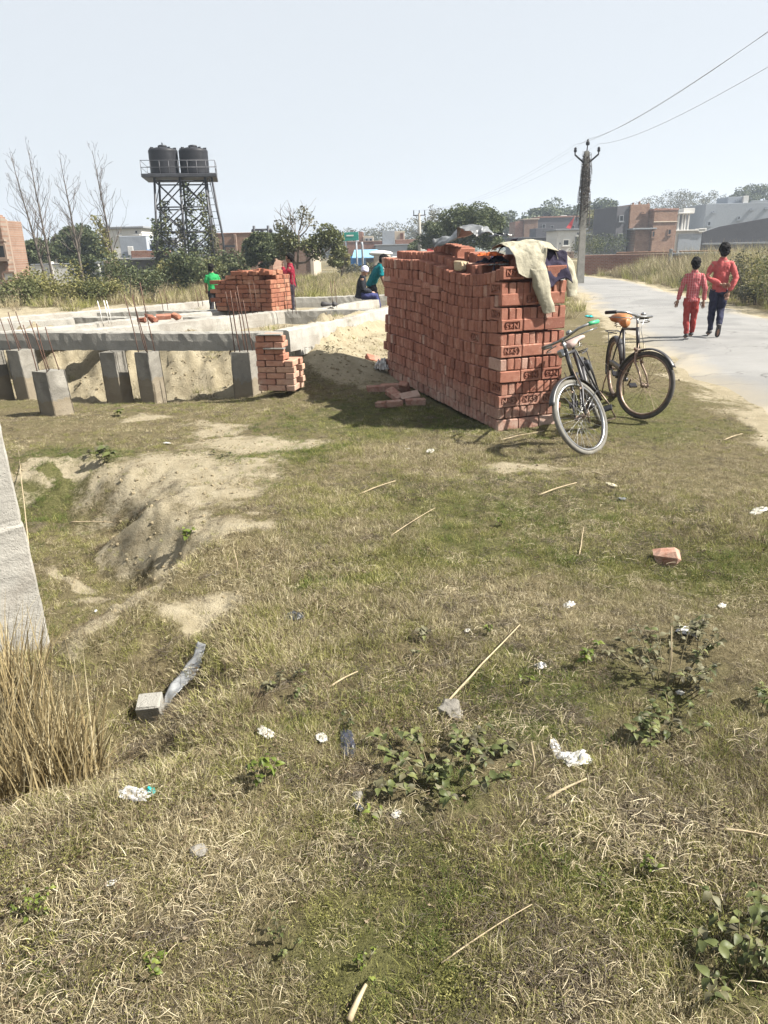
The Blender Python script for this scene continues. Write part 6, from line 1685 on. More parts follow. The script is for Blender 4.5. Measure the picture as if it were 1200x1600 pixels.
def build_jacket():
    r = empty('jacket', stk(0, .3, 0), 0, 'khaki jacket with dark lining thrown over the corner of the tall brick stack', 'jacket')
    inv = Matrix.Translation(-stk(0, .3, 0))
    def body(a, b):
        rr = .13 + .60 * a; top = ZS + .205 - .10 * max(0, a - .55) ** 1.2 * 2 - .05 * (1 - a) ** 3
        path = [(.46, -.03), (.30, .02), (.14, -.01), (.02, -.09), (-.028, -.17 - .10 * math.sin(a * 7 + .5)), (-.035, -.24 - .07 * math.sin(a * 5))]
        k = b * (len(path) - 1) * (1 - .42 * float(sstep(.48, .6, a)) * (1 - float(sstep(.86, .95, a)))); i = min(int(k), len(path) - 2); f = k - i
        s = path[i][0] * (1 - f) + path[i + 1][0] * f; dz = path[i][1] * (1 - f) + path[i + 1][1] * f
        if a > .80: rr = .13 + .6 * .8 + (a - .80) * .35; dz -= (a - .80) * .75; s = s * .8 + .06
        z = top + dz * (1.0 if a < .5 else .72)
        return stk(s, rr, z)
    o = grid_cloth('body', body, 50, 44, M_KHAKI, r, .003, .020, 6.5); o.matrix_parent_inverse = inv
    def sleeve(path, rad, seed):
        def fn(a, b):
            k = b * (len(path) - 1); i = min(int(k), len(path) - 2); f = k - i; f = f * f * (3 - 2 * f)
            s, rr, z = [path[i][q] * (1 - f) + path[i + 1][q] * f for q in range(3)]
            R = rad[0] + (rad[1] - rad[0]) * b; an = a * 2 * math.pi
            return stk(s + .42 * R * math.sin(an) , rr + R * math.cos(an), z)
        o = grid_cloth('sleeve', fn, 30, 40, M_KHAKI, r, .003, .013, 9, seed); o.matrix_parent_inverse = inv
    sleeve([(.06, .33, ZS + .08), (-.03, .36, ZS - .05), (-.05, .39, ZS - .20), (-.055, .45, ZS - .36), (-.05, .49, ZS - .44)], (.105, .062), 3)
    sleeve([(.16, .64, ZS + .12), (.09, .74, ZS + .02), (.05, .775, ZS - .12), (.02, .785, ZS - .24), (.0, .78, ZS - .31)], (.075, .055), 5)
    def lining(a, b):
        rr = .42 + .31 * a; s = .10 - .125 * b - .012 * math.sin(a * 8); z = ZS + .15 - .05 * a - (.30 + .05 * math.sin(a * 6)) * b
        return stk(s, rr, z)
    o = grid_cloth('lining', lining, 18, 18, M_NAVY, r, .006, .02, 10, 8); o.matrix_parent_inverse = inv
    def collar(a, b):
        return stk(.36 + .10 * math.sin(a * 3.1) - .05 * b, .08 + .26 * a, ZS + .19 + .035 * b - .30 * (1 - a) ** 2)
    o = grid_cloth('collar', collar, 16, 6, M_NAVY, r, .006, .014, 12, 4); o.matrix_parent_inverse = inv
build_jacket()
p = stk(.50, .17, ZS + .01); crumple('rag_bundle', 'dark crumpled bundle of clothes left of the khaki jacket', 'cloth', p, (.30, .34, .20), M_NAVY, 4, TH)
p = stk(.45, .12, ZS + .075); crumple('orange_rag', 'orange patterned rag on top of the stack beside the jacket', 'cloth', p, (.26, .24, .14), M_ORANGE, 6, TH)
p = stk(.24, .10, ZS - .005); crumple('printed_rag', 'black and white printed cloth on the stack edge', 'cloth', p, (.20, .15, .05), simple('black_white_print', (.10, .10, .095), .8, 0, .95, 28), 9, TH)
def sheet(a, b):
    s = 1.05 + .85 * a; rr = .22 + .30 * b - .06 * a; z = 15 * CH + .135 + .05 * math.sin(a * 5) + (0 if b > .3 else -.10 * (1 - b / .3) * (1 if .35 < a < .95 else 0))
    return stk(s, rr, z)
r = empty('polythene_sheet', stk(1.4, .4, 15 * CH + .1), 0, 'black and grey polythene sheet lying across the top bricks of the tall stack', 'plastic sheet'); o = grid_cloth('sheet', sheet, 30, 20, M_POLYGR, r, .003, .05, 6, 2); o.matrix_parent_inverse = Matrix.Translation(-r.location)
p = stk(.78, .42, 15 * CH + .10); crumple('black_plastic_bag', 'small glossy black plastic bag on the topmost bricks', 'plastic bag', p, (.24, .2, .10), M_POLYBK, 12, TH)
p = on_ground(597, 575); p.z += .02
o = crumple('white_bag', 'white plastic sack stuffed between bricks at the stack end', 'plastic bag', p, (.20, .22, .40), M_POLYWH, 3, .5)

# ------------------------------------------------------------------ litter
LIT = [('paper_scrap', 'white paper scrap on the grass in front of the stack shadow', 'litter', 672, 706, (.11, .09, .035), M_PAPER, 1), ('plastic_bag', 'crumpled white plastic bag lying on top of the weeds', 'plastic bag', 1074, 990, (.12, .09, .07), M_POLYWH, 2),
       ('paper_cup', 'crushed white paper cup in dry grass', 'litter', 889, 948, (.065, .06, .045), M_PAPER, 3), ('foil_scrap', 'shiny white foil scrap standing in dry grass', 'litter', 844, 1044, (.05, .05, .06), M_POLYWH, 4),
       ('torn_packet', 'torn white plastic packet with a long flap beside the thin stalk', 'litter', 898, 1190, (.10, .10, .07), M_POLYWH, 5), ('packet_flap', 'long white strip torn from the packet', 'litter', 868, 1173, (.12, .035, .02), M_POLYWH, 6),
       ('snack_wrapper', 'white wrapper with a teal end at the edge of the reeds', 'litter', 213, 1246, (.10, .075, .05), M_POLYWH, 7), ('teal_wrapper', 'teal end of the white wrapper near the reeds', 'litter', 235, 1240, (.035, .045, .03), M_TEALP, 8),
       ('tissue', 'white tissue near the leafy weeds left of the card tag', 'litter', 415, 1148, (.07, .06, .03), M_PAPER, 9), ('card_tag', 'small white card tag beside the dark blue plastic', 'litter', 503, 1156, (.045, .055, .012), M_PAPER, 10),
       ('blue_polythene', 'dark blue polythene scrap crushed into the grass', 'litter', 543, 1164, (.14, .07, .035), simple('dark_blue_polythene', (.028, .032, .05), .4, 0, .5, 20), 11), ('black_polythene_scrap', 'black polythene knot among grass stems', 'litter', 461, 966, (.10, .08, .06), M_POLYBK, 12),
       ('white_fluff', 'white fluff by the long dry stalk', 'litter', 730, 988, (.03, .03, .02), M_PAPER, 13), ('white_shard', 'white shard under the leafy weed patch', 'litter', 619, 1276, (.03, .035, .02), M_PAPER, 14), ('pale_scrap', 'pale torn paper at the road side of the field', 'litter', 1186, 800, (.16, .09, .03), M_PAPER, 15),
       ('corn_husk', 'pale dry corn husk on the grass', 'litter', 955, 759, (.13, .04, .025), simple('husk', (.42, .38, .27), .8, 0, .2, 14), 16), ('foil_bit', 'silver foil bit below the corn husk', 'litter', 972, 781, (.05, .06, .02), M_POLYGR, 17), ('flower_tissue', 'pinkish white petal litter in the big weed', 'litter', 1062, 1086, (.035, .03, .025), M_PAPER, 18),
       ('paper_bit', 'white bit on the worn sandy patch', 'litter', 261, 694, (.07, .05, .03), M_PAPER, 19), ('white_rag', 'white rag near the broken brick bat', 'litter', 1128, 949, (.06, .035, .02), M_PAPER, 20), ('tin_lid', 'dark tin lid in the weeds', 'litter', 560, 1265, (.04, .03, .02), M_POLYBK, 21), ('leaf_litter', 'pale leaf in the grass near the reeds', 'litter', 174, 1384, (.035, .02, .012), M_PAPER, 22), ('green_wrapper', 'green plastic wrapper at the road edge behind the bicycles', 'litter', 921, 495, (.34, .2, .10), M_TEALP, 23), ('white_card', 'white card at the foot of the brick stack', 'litter', 636, 703, (.05, .03, .02), M_PAPER, 24), ('pit_scrap', 'small white scrap in the hollow', 'litter', 150, 958, (.02, .02, .04), M_POLYWH, 25)]
for nm, lab, cat, u, v, sz, m, sd in LIT:
    crumple(nm, lab, cat, on_ground(u, v, .010), (sz[0] * (1.25 if sd % 2 else .95), sz[1] * (.8 if sd % 2 else 1.1), sz[2]), m, sd, sd * 1.3, n=12)
# long grey plastic strip
a, b = on_ground(256, 1088, .03), on_ground(318, 1022, .04)
def strip(u, v):
    p = a.lerp(b, u); w = .018 + .022 * math.sin(u * 3.0); n = Vector((b.y - a.y, a.x - b.x, 0)).normalized()
    return p - a + n * (v - .5) * 2 * w + Vector((0, 0, .02 * math.sin(u * 7)))
o = grid_cloth('plastic_strip', strip, 26, 6, simple('grey_plastic_film', (.22, .225, .23), .3, 0, .25, 20), None, .002, .012, 18, 1); o.location = a; tag(o, 'long grey plastic strip caught in the grass above the concrete chunk', 'plastic strip')
# concrete chunk and stones
p = on_ground(238, 1122, .02)
b = MB().box((0, 0, .03), (.105, .095, .11), (.25, 0, .1), .006); b.v = [tuple(q + random.uniform(-.004, .004) for q in v) for v in b.v]
o = b.obj('concrete_chunk', M_CONC); fix_normals(o.data); o.location = p; tag(o, 'square concrete cube chunk half sunk in the grass', 'concrete block')
def stone(u, v, s, label, m, seed, lift=.3):
    me = bpy.data.meshes.new('stone'); bm = bmesh.new(); bmesh.ops.create_icosphere(bm, subdivisions=3, radius=1)
    for q in bm.verts: q.co *= 1 + .45 * mnoise.noise(q.co * 1.3 + Vector((seed, 0, 0))) + .12 * mnoise.noise(q.co * 4)
    bm.to_mesh(me); bm.free(); me.materials.append(m)
    o = bpy.data.objects.new('stone', me); COL.objects.link(o); o.scale = s; o.location = on_ground(u, v, s[2] * lift); o.rotation_euler = (0, 0, seed); tag(o, label, 'stone', 'stones in the grass')
M_STONE = m_concrete('field_stone', (.20, .185, .16))
stone(241, 1096, (.03, .025, .025), 'small round stone touching the concrete chunk', M_STONE, 1)
stone(705, 1112, (.055, .05, .035), 'dark jagged stone under the long dry stalk', M_STONE, 2)
stone(309, 1332, (.03, .025, .018), 'small grey stone in the foreground grass', M_STONE, 3)
stone(560, 1245, (.02, .02, .015), 'small dark stone left of the leafy weed patch', M_STONE, 4)
# rubble under the plinth
rr = random.Random(6)
# sticks and straws
M_STICK = simple('dry_stick', (.30, .24, .15), .85, 0, .3, 20)
M_STICKG = simple('weathered_stick', (.33, .31, .28), .85, 0, .25, 20)
def stick(uv0, uv1, r, label, m=M_STICK, bend=.006, lift=(.012, .03), name='dry_stalk'):
    a, b = on_ground(*uv0, lift[0]), on_ground(*uv1, lift[1]); n = 8; pts = []
    for i in range(n + 1):
        f = i / n; p = a.lerp(b, f); p.z = max(p.z, gz(p.x, p.y) + r) + bend * math.sin(f * 3.14)
        pts.append(p - a + Vector((mnoise.noise(p * 6), mnoise.noise(p * 6 + Vector((7, 0, 0))), 0)) * bend * .6)
    o = MB().tube(pts, [r * (1 - .5 * i / n) for i in range(n + 1)], 6).obj(name, m); o.location = a
    tag(o, label, 'stalk', 'dry stalks lying on the ground')
for q in [((680, 1122), (812, 985), .0055, 'long straight dry stalk lying past the jagged stone'), ((545, 1600), (571, 1552), .009, 'pale grey stick end poking in at the near edge'), ((560, 775), (618, 757), .006, 'dry stalk on the green patch'), ((842, 776), (900, 760), .007, 'forked pale stalk below the bicycles'), ((925, 740), (945, 750), .007, 'short dry stalk near the corn husk'), ((690, 1510), (830, 1425), .0024, 'thin slanted straw crossing the foreground'), ((515, 1078), (560, 1058), .005, 'short thick straw in dry grass'), ((850, 1255), (915, 1228), .006, 'brown stalk below the torn packet'), ((905, 870), (912, 830), .004, 'thin twig near the green patch'), ((1120, 1300), (1200, 1318), .005, 'dry twig on the bare patch'), ((60, 1000), (40, 760), .006, 'thin dry stem leaning along the concrete post'), ((110, 818), (175, 806), .006, 'curved straw across the hollow floor'), ((780, 690), (850, 678), .006, 'pale bent stalk at the foot of the stack'), ((1130, 690), (1160, 682), .006, 'short twig near the road shoulder'), ((880, 672), (930, 676), .006, 'pale stick under the leaning bicycle wheel'), ((610, 840), (680, 800), .004, 'slanted straw on the yellowish green patch')]:
    stick(*q)
# upright thin stalks
for u, v, h, lab in ((1040, 1080, .30, 'upright brown dry stem in the big weed'), (830, 1215, .14, 'short upright dry stem beside the torn packet'), (370, 900, .16, 'thin upright stem on the ridge')):
    p = on_ground(u, v); o = MB().tube([(0, 0, -.02), (.008, 0, h * .5), (-.004, .01, h)], [.004, .0035, .002], 5).obj('dead_stalk', M_STICK); o.location = p; tag(o, lab, 'stalk')
# pair of shoes on the far beam
for k in range(2):
    p = at_z(512 + 12 * k, 479, ZT); o = MB().rings([[Vector((x, w * math.cos(a), .03 + h * math.sin(a) * (1 if math.sin(a) > 0 else .4))) for a in [6.283 * i / 10 for i in range(10)]] for x, w, h in ((-.13, .02, .03), (-.11, .04, .07), (-.04, .042, .06), (.04, .045, .035), (.11, .04, .028), (.13, .015, .015))]).obj('shoe', M_SHOE); o.location = p; o.rotation_euler = (0, 0, .4 + k); tag(o, ['dark shoe left on the beam, sole flat', 'dark shoe on the beam turned across its mate'][k], 'shoe', 'shoes left on the beam')

# ------------------------------------------------------------------ broad leaved weeds
M_WEED = m_leaf('weed_leaf', [(0, (.05, .06, .022)), (.5, (.10, .12, .040)), (1, (.18, .19, .07))], .25, .5)
M_WEED_Y = m_leaf('young_leaf', [(0, (.07, .095, .016)), (.5, (.13, .17, .03)), (1, (.20, .23, .05))], .3, .5)
M_WEED_D = m_leaf('dull_weed_leaf', [(0, (.055, .048, .03)), (.5, (.105, .10, .05)), (1, (.19, .18, .11))], .2, .6)
M_STEM_G = simple('weed_stem', (.12, .10, .05), .8, 0, .3, 10)
def leaf_mesh(L, W, seed, m):
    rg = random.Random(seed); b = MB(); n = 5; vs = []
    for i in range(n + 1):
        t = i / n; w = W * math.sin(min(1, t * 1.02) ** .75 * math.pi) * .5 + .0005; z = .18 * L * t * (1 - t) * 2 - .25 * L * t * t * rg.uniform(.3, 1.2)
        vs += [(t * L, -w, z + w * .35), (t * L, 0, z), (t * L, w, z + w * .35)]
    fs = []
    for i in range(n):
        a = i * 3; fs += [(a, a + 1, a + 4, a + 3), (a + 1, a + 2, a + 5, a + 4)]
    me = b.add(vs, fs, True).mesh('leaf'); me.materials.append(m); return me
LEAFS = {k: [leaf_mesh(1, .58, i, m) for i in range(4)] for k, m in (('g', M_WEED), ('y', M_WEED_Y), ('d', M_WEED_D))}
WEED_AT = []
def weed(u, v, w, h, n, L, kind, label, seed, stems=None, name='broadleaf_weed'):
    p = on_ground(u, v); WEED_AT.append((p.x, p.y, w * .42)); root = empty(name, p, 0, label, 'weed', 'broad leaved weeds in the field'); rg = random.Random(seed); b = MB(); k = 0
    stems = stems or max(3, n // 7)
    for s in range(stems):
        a = rg.uniform(0, 6.28); r = w * .5 * rg.uniform(.15, 1) ; tip = Vector((math.cos(a) * r, math.sin(a) * r, 0)); tip.z = h * rg.uniform(.45, 1.0) * (1.05 - .6 * r / (w * .5 + .001))
        gzv = gz(p.x + tip.x, p.y + tip.y) - p.z; tip.z += gzv + .02
        base = Vector((tip.x * .55, tip.y * .55, gz(p.x + tip.x * .55, p.y + tip.y * .55) - p.z)); mid = (base + tip) / 2 + Vector((0, 0, .1 * h)); b.tube([base, mid, tip], [.0028, .0022, .0012], 4, cap=False)
        for q in range(max(1, int(1.35 * n) // stems)):
            f = rg.uniform(.25, 1.0); c = base.lerp(mid, f * 2) if f < .5 else mid.lerp(tip, f * 2 - 1)
            kk = kind if rg.random() < .75 else ('d' if kind != 'd' else 'g')
            o = bpy.data.objects.new('leaf', rg.choice(LEAFS[kk])); COL.objects.link(o); o.parent = root; o.location = c
            sc = L * .82 * rg.uniform(.5, 1.2); o.scale = (sc, sc, sc); o.rotation_euler = (rg.uniform(-.5, .5), rg.uniform(-.5, .35), rg.uniform(0, 6.28))
    b.obj('stems', M_STEM_G, root); return root
W = [(540, 1130, .10, .06, 12, .03, 'd', 'small dull weed above the dark blue polythene'), (690, 1215, .60, .12, 190, .046, 'g', 'broad dark leafy weed patch below the jagged stone'), (750, 1180, .28, .11, 70, .045, 'd', 'dull brownish weed patch touching the broad dark one'), (615, 1240, .20, .10, 36, .042, 'd', 'brownish weed left of the broad leafy patch'), (585, 1275, .07, .06, 8, .035, 'y', 'bright two leaved seedling by the white shard'), (412, 1228, .16, .12, 34, .04, 'y', 'yellow green weed with reddish stems left of the broad patch'),
     (1050, 1055, .66, .22, 190, .042, 'd', 'big dusty weed clump with a dead upright stem'), (1090, 1005, .34, .17, 70, .05, 'd', 'weed under the crumpled white plastic bag'), (1020, 1165, .26, .14, 60, .05, 'g', 'green weed with pointed leaves right of the torn packet'), (1060, 1130, .28, .13, 50, .04, 'g', 'green weed between the big clump and the pointed leaved one'), (918, 1040, .13, .15, 22, .045, 'y', 'upright bright green weed left of the big dusty clump'), (825, 1070, .08, .05, 12, .03, 'y', 'tiny bright seedling near the foil scrap'),
     (1000, 1372, .12, .10, 26, .025, 'y', 'small bushy yellow green herb on the bare patch'), (935, 1388, .04, .05, 7, .022, 'y', 'tiny upright seedling left of the bushy herb'), (880, 1358, .03, .05, 6, .02, 'y', 'tiny herb left of the other seedling'), (1165, 1515, .42, .17, 130, .045, 'g', 'large glossy leaved weed at the near right corner'), (1195, 1440, .16, .10, 24, .042, 'g', 'round leaved weed above the large glossy one'), (1185, 1105, .16, .14, 26, .05, 'g', 'dark green weed right of the big dusty clump'), (45, 1430, .18, .07, 60, .02, 'y', 'feathery bright green herb below the reeds'), (778, 823, .09, .06, 14, .035, 'y', 'bright green seedling alone on the grass'),
     (430, 1075, .32, .07, 34, .035, 'd', 'low trailing weed left of the dry stalk'), (455, 1095, .18, .06, 20, .03, 'g', 'low leafy weed beside the trailing one'), (165, 785, .30, .20, 26, .10, 'g', 'leafy plant with drooping leaves in the hollow'), (155, 716, .30, .10, 34, .05, 'd', 'dark low plant on the rim of the hollow'), (295, 874, .14, .10, 14, .07, 'y', 'green grass like tuft in the sandy valley'), (345, 712, .22, .06, 24, .04, 'd', 'dark low plant on the worn sandy patch'), (187, 650, .14, .12, 18, .06, 'y', 'yellow green plant before the plinth columns'), (515, 537, .32, .14, 30, .06, 'd', 'dry plant growing against the side beam'), (640, 1010, .26, .07, 26, .035, 'd', 'dark scrubby weed by the long stalk'), (765, 990, .12, .05, 12, .03, 'y', 'small yellow leaved weed near the white fluff'), (560, 1505, .20, .06, 36, .018, 'y', 'feathery pale herb in the near foreground'), (440, 1470, .20, .06, 36, .018, 'g', 'bluish feathery herb in the near foreground'), (250, 1520, .10, .06, 14, .025, 'y', 'small reddish green herb near the corner litter')]
for i, a in enumerate(W): weed(*a[:7], a[7], 500 + i)

# ------------------------------------------------------------------ dry reeds by the post
def m_blade(name, stops, trans=.2, rough=.7):
    t = NT(name); r = t.rnd(); c = t.ramp(r, stops)
    p = t.pos(); n = t.noise(1.1, 4, .6, p)
    c = t.mix(t.ramp(n, [(.42, 0.0), (.66, .45)]), c, tuple(q * .55 for q in stops[1][1]))
    t.base(c, rough, 0, .2)
    tr = t.node('ShaderNodeBsdfTranslucent'); t.l.new(c, tr.inputs[0]); mx = t.node('ShaderNodeMixShader'); mx.inputs[0].default_value = trans
    t.l.new(t.b.outputs[0], mx.inputs[1]); t.l.new(tr.outputs[0], mx.inputs[2]); t.l.new(mx.outputs[0], t.out.inputs[0]); return t.m
M_REED = m_blade('dry_reed', [(0, (.12, .085, .042)), (.4, (.27, .21, .105)), (.8, (.38, .31, .175)), (1, (.52, .46, .31))])
def blades(n, spread, h, wid, seed, lean=.35, seg=5, base=None, droop=.3, hv=.45):
    rg = np.random.default_rng(seed); vs = []; fs = []
    a = rg.uniform(0, 6.283, n); r = spread * np.sqrt(rg.uniform(0, 1, n)); L = h * rg.uniform(1 - hv, 1.1, n); la = a + rg.normal(size=n) * .9; le = np.abs(rg.normal(size=n)) * lean; dr = rg.uniform(0, droop, n) ; tw = rg.uniform(0, 6.283, n)
    W_ = wid * rg.uniform(.6, 1.3, n)
    for i in range(n):
        x, y = r[i] * math.cos(a[i]), r[i] * math.sin(a[i]); dx, dy = math.cos(la[i]), math.sin(la[i]); sx, sy = math.cos(tw[i]), math.sin(tw[i]); b = len(vs)
        z0 = base(x, y) if base else 0
        th = le[i]; px, pz = 0.0, 0.0
        for k in range(seg + 1):
            f = k / seg; w = W_[i] * .5 * (1 - f * .92)
            cx, cy, cz = x + dx * px, y + dy * px, z0 + pz - .01
            vs += [(cx - sx * w, cy - sy * w, cz), (cx + sx * w, cy + sy * w, cz)]
            if k: fs.append((b + 2 * k - 2, b + 2 * k - 1, b + 2 * k + 1, b + 2 * k))
            px += math.sin(th) * L[i] / seg; pz += math.cos(th) * L[i] / seg; th += dr[i] * (1.2 / seg) * 3
    me = bpy.data.meshes.new('blades'); me.from_pydata(vs, [], fs); me.polygons.foreach_set('use_smooth', [True] * len(fs)); me.update(); return me
for i, (u, v, sp, h, n, lab) in enumerate([(60, 1235, .24, .54, 270, 'tall straw coloured reed clump in front of the concrete post'), (5, 1220, .22, .54, 190, 'straw coloured reed clump half cut by the edge beside the post'), (115, 1225, .14, .42, 120, 'thinner outer fringe of reeds beside the concrete chunk'), (25, 1130, .16, .44, 130, 'reed clump hugging the foot of the concrete post')]):
    p = on_ground(u, v); r = empty('reed_clump', p, 0, lab, 'reeds', 'dry reed clumps by the post')
    me = blades(n, sp, h, .0085, 40 + i, .20, 6, lambda x, y, p=p: gz(p.x + x, p.y + y) - p.z, .18); link('blades', me, r, M_REED)
    me = blades(n // 3, sp * 1.1, h * .7, .006, 60 + i, .8, 6, lambda x, y, p=p: gz(p.x + x, p.y + y) - p.z, .6); link('fallen_blades', me, r, M_REED)
# ------------------------------------------------------------------ grass cover (instanced tufts)
M_DRY = m_blade('dry_grass', [(0, (.10, .076, .040)), (.35, (.28, .232, .135)), (.75, (.45, .39, .235)), (1, (.64, .58, .41))], .2)
M_OLIVE = m_blade('olive_grass', [(0, (.08, .083, .020)), (.4, (.20, .202, .058)), (.8, (.33, .318, .108)), (1, (.52, .48, .24))], .25)
M_GREEN = m_blade('green_grass', [(0, (.042, .066, .013)), (.5, (.10, .140, .030)), (1, (.19, .225, .058))], .3)
M_STRAW = m_blade('lying_straw', [(0, (.15, .115, .065)), (.4, (.30, .25, .155)), (1, (.50, .44, .31))], .1)
M_THATCH = m_blade('dead_thatch', [(0, (.06, .044, .026)), (.5, (.14, .105, .065)), (1, (.25, .20, .13))], .1)
M_CLOVER = m_leaf('tiny_herb', [(0, (.08, .085, .02)), (.5, (.16, .155, .045)), (1, (.27, .25, .09))], .25, .6)
PROTO = bpy.data.collections.new('grass_tufts')
def proto(name, me, m):
    me.materials.clear(); me.materials.append(m); o = bpy.data.objects.new(name, me); PROTO.objects.link(o); return o
def flat_straws(n, spread, L, seed, wid=.0024):
    rg = np.random.default_rng(seed); vs = []; fs = []
    for i in range(n):
        x, y = rg.normal(size=2) * spread * .5; a = rg.uniform(0, 6.283); l = L * rg.uniform(.4, 1.2); z0 = rg.uniform(.004, .028); z1 = rg.uniform(.004, .035); w = wid * rg.uniform(.6, 1.4); bd = rg.normal() * .18
        b = len(vs)
        for k in range(4):
            f = k / 3; px = x + math.cos(a + bd * (f - .5)) * l * (f - .5); py = y + math.sin(a + bd * (f - .5)) * l * (f - .5); z = z0 + (z1 - z0) * f + .006 * math.sin(f * 3.14)
            nx, ny = -math.sin(a), math.cos(a)
            vs += [(px - nx * w, py - ny * w, z), (px + nx * w, py + ny * w, z + .001)]
            if k: fs.append((b + 2 * k - 2, b + 2 * k - 1, b + 2 * k + 1, b + 2 * k))
    me = bpy.data.meshes.new('straws'); me.from_pydata(vs, [], fs); me.update(); return me
def herb(n, spread, seed, s=.006, h=.035):
    rg = np.random.default_rng(seed); P = np.stack([rg.normal(size=n) * spread * .5, rg.normal(size=n) * spread * .5, rg.uniform(.006, h, n)], 1)
    return quads_mesh('herb', P, s * 2, M_CLOVER, seed, .8, .9)
KIND = {}
def reg(kind, name, me, m):
    KIND.setdefault(kind, []).append(len(PROTO.objects)); proto('%02d_%s' % (len(PROTO.objects), name), me, m)
for i in range(4): reg('dry', 'dry', blades(70, .09, .088, .0038, 700 + i, 1.0, 3, None, .5, .6), M_DRY)
for i in range(4): reg('olive', 'olive', blades(64, .085, .085, .0038, 720 + i, 1.0, 3, None, .5, .6), M_OLIVE)
for i in range(3): reg('green', 'green', blades(60, .08, .075, .0040, 740 + i, .75, 3, None, .5, .6), M_GREEN)
for i in range(3): reg('straw', 'straw', flat_straws(30, .13, .062, 760 + i, .0009), M_STRAW)
for i in range(3): reg('thatch', 'thatch', blades(56, .09, .09, .0034, 780 + i, 1.15, 3, None, .6, .6), M_THATCH)
for i in range(3): reg('herb', 'herb', herb(110, .10, 800 + i, .0045), M_CLOVER)
for i in range(3): reg('tall', 'tall', blades(60, .22, .62, .012, 820 + i, .30, 4, None, .35, .5), M_DRY)
for i in range(2): reg('tallo', 'tall_olive', blades(60, .22, .50, .014, 840 + i, .4, 4, None, .4, .5), M_OLIVE)
for i in range(2): reg('tallt', 'tall_thatch', blades(50, .25, .55, .012, 860 + i, .5, 4, None, .5, .5), M_THATCH)
def twigs(n, spread, seed):
    rr = random.Random(seed); b = MB()
    for i in range(n):
        p = Vector((rr.gauss(0, spread * .4), rr.gauss(0, spread * .4), rr.uniform(.006, .02))); a = rr.uniform(0, 6.28); pts = [p]
        for k in range(3): a += rr.gauss(0, .5); p = p + Vector((math.cos(a), math.sin(a), rr.gauss(0, .25))) * .022 * rr.uniform(.6, 1.5); p.z = max(.004, p.z); pts.append(p)
        b.tube(pts, [.0013, .0012, .001, .0006], 3, cap=False)
    return b.mesh('twigs')
M_TWIGL = m_blade('dead_twig', [(0, (.035, .026, .018)), (.5, (.09, .07, .05)), (1, (.22, .19, .15))], .0)
for i in range(3): reg('twig', 'twig', twigs(26, .12, 900 + i), M_TWIGL)
def litterleaf(seed):
    rg = np.random.default_rng(seed); n = 16; P = np.stack([rg.normal(size=n) * .06, rg.normal(size=n) * .06, rg.uniform(.004, .03, n)], 1)
    return quads_mesh('leaf_litter', P, .022, M_STRAW, seed, .5, 2.5)
for i in range(2): reg('leaf', 'leaf', litterleaf(930 + i), m_leaf('brown_dead_leaf', [(0, (.06, .04, .022)), (.5, (.14, .10, .06)), (1, (.28, .22, .15))], .1))
def clod(seed):
    bm = bmesh.new(); bmesh.ops.create_icosphere(bm, subdivisions=2, radius=.02)
    for q in bm.verts: q.co *= 1 + .7 * mnoise.noise(q.co * 60 + Vector((seed, 0, 0))); q.co.z *= .7
    me = bpy.data.meshes.new('clod'); bm.to_mesh(me); bm.free(); return me
M_CLOD = simple('dry_soil_clod', (.21, .172, .105), .95, 0, .3, 30, .5, 120)
for i in range(4): reg('clod', 'clod', clod(i * 3.7), M_CLOD)
# names are sorted by Blender when picked, hence the numeric prefix

def scatter(name, label, pts, kinds, scale, seed, tilt=.12):
    rg = np.random.default_rng(seed); n = len(pts)
    me = bpy.data.meshes.new(name); me.vertices.add(n); me.vertices.foreach_set('co', pts.astype(np.float32).ravel())
    rot = np.stack([rg.normal(size=n) * tilt, rg.normal(size=n) * tilt, rg.uniform(0, 6.283, n)], 1).astype(np.float32)
    a = me.attributes.new('rot', 'FLOAT_VECTOR', 'POINT'); a.data.foreach_set('vector', rot.ravel())
    a = me.attributes.new('scl', 'FLOAT', 'POINT'); a.data.foreach_set('value', scale.astype(np.float32))
    a = me.attributes.new('idx', 'INT', 'POINT'); a.data.foreach_set('value', kinds.astype(np.int32))
    me.update()
    o = bpy.data.objects.new(name, me); COL.objects.link(o)
    ng = bpy.data.node_groups.new(name, 'GeometryNodeTree')
    ng.interface.new_socket('Geometry', in_out='INPUT', socket_type='NodeSocketGeometry'); ng.interface.new_socket('Geometry', in_out='OUTPUT', socket_type='NodeSocketGeometry')
    N, Lk = ng.nodes, ng.links
    gi, go = N.new('NodeGroupInput'), N.new('NodeGroupOutput')
    ci = N.new('GeometryNodeCollectionInfo'); ci.inputs['Collection'].default_value = PROTO; ci.inputs['Separate Children'].default_value = True; ci.inputs['Reset Children'].default_value = True
    ip = N.new('GeometryNodeInstanceOnPoints'); ip.inputs['Pick Instance'].default_value = True
    def attr(nm, t):
        x = N.new('GeometryNodeInputNamedAttribute'); x.data_type = t; x.inputs['Name'].default_value = nm; return x.outputs[0]
    Lk.new(gi.outputs[0], ip.inputs['Points']); Lk.new(ci.outputs[0], ip.inputs['Instance'])
    Lk.new(attr('idx', 'INT'), ip.inputs['Instance Index'])
    e2r = N.new('FunctionNodeEulerToRotation'); Lk.new(attr('rot', 'FLOAT_VECTOR'), e2r.inputs[0]); Lk.new(e2r.outputs[0], ip.inputs['Rotation'])
    Lk.new(attr('scl', 'FLOAT'), ip.inputs['Scale']); Lk.new(ip.outputs[0], go.inputs[0])
    md = o.modifiers.new('scatter', 'NODES'); md.node_group = ng
    tag(o, label, 'grass', kind='stuff'); return o

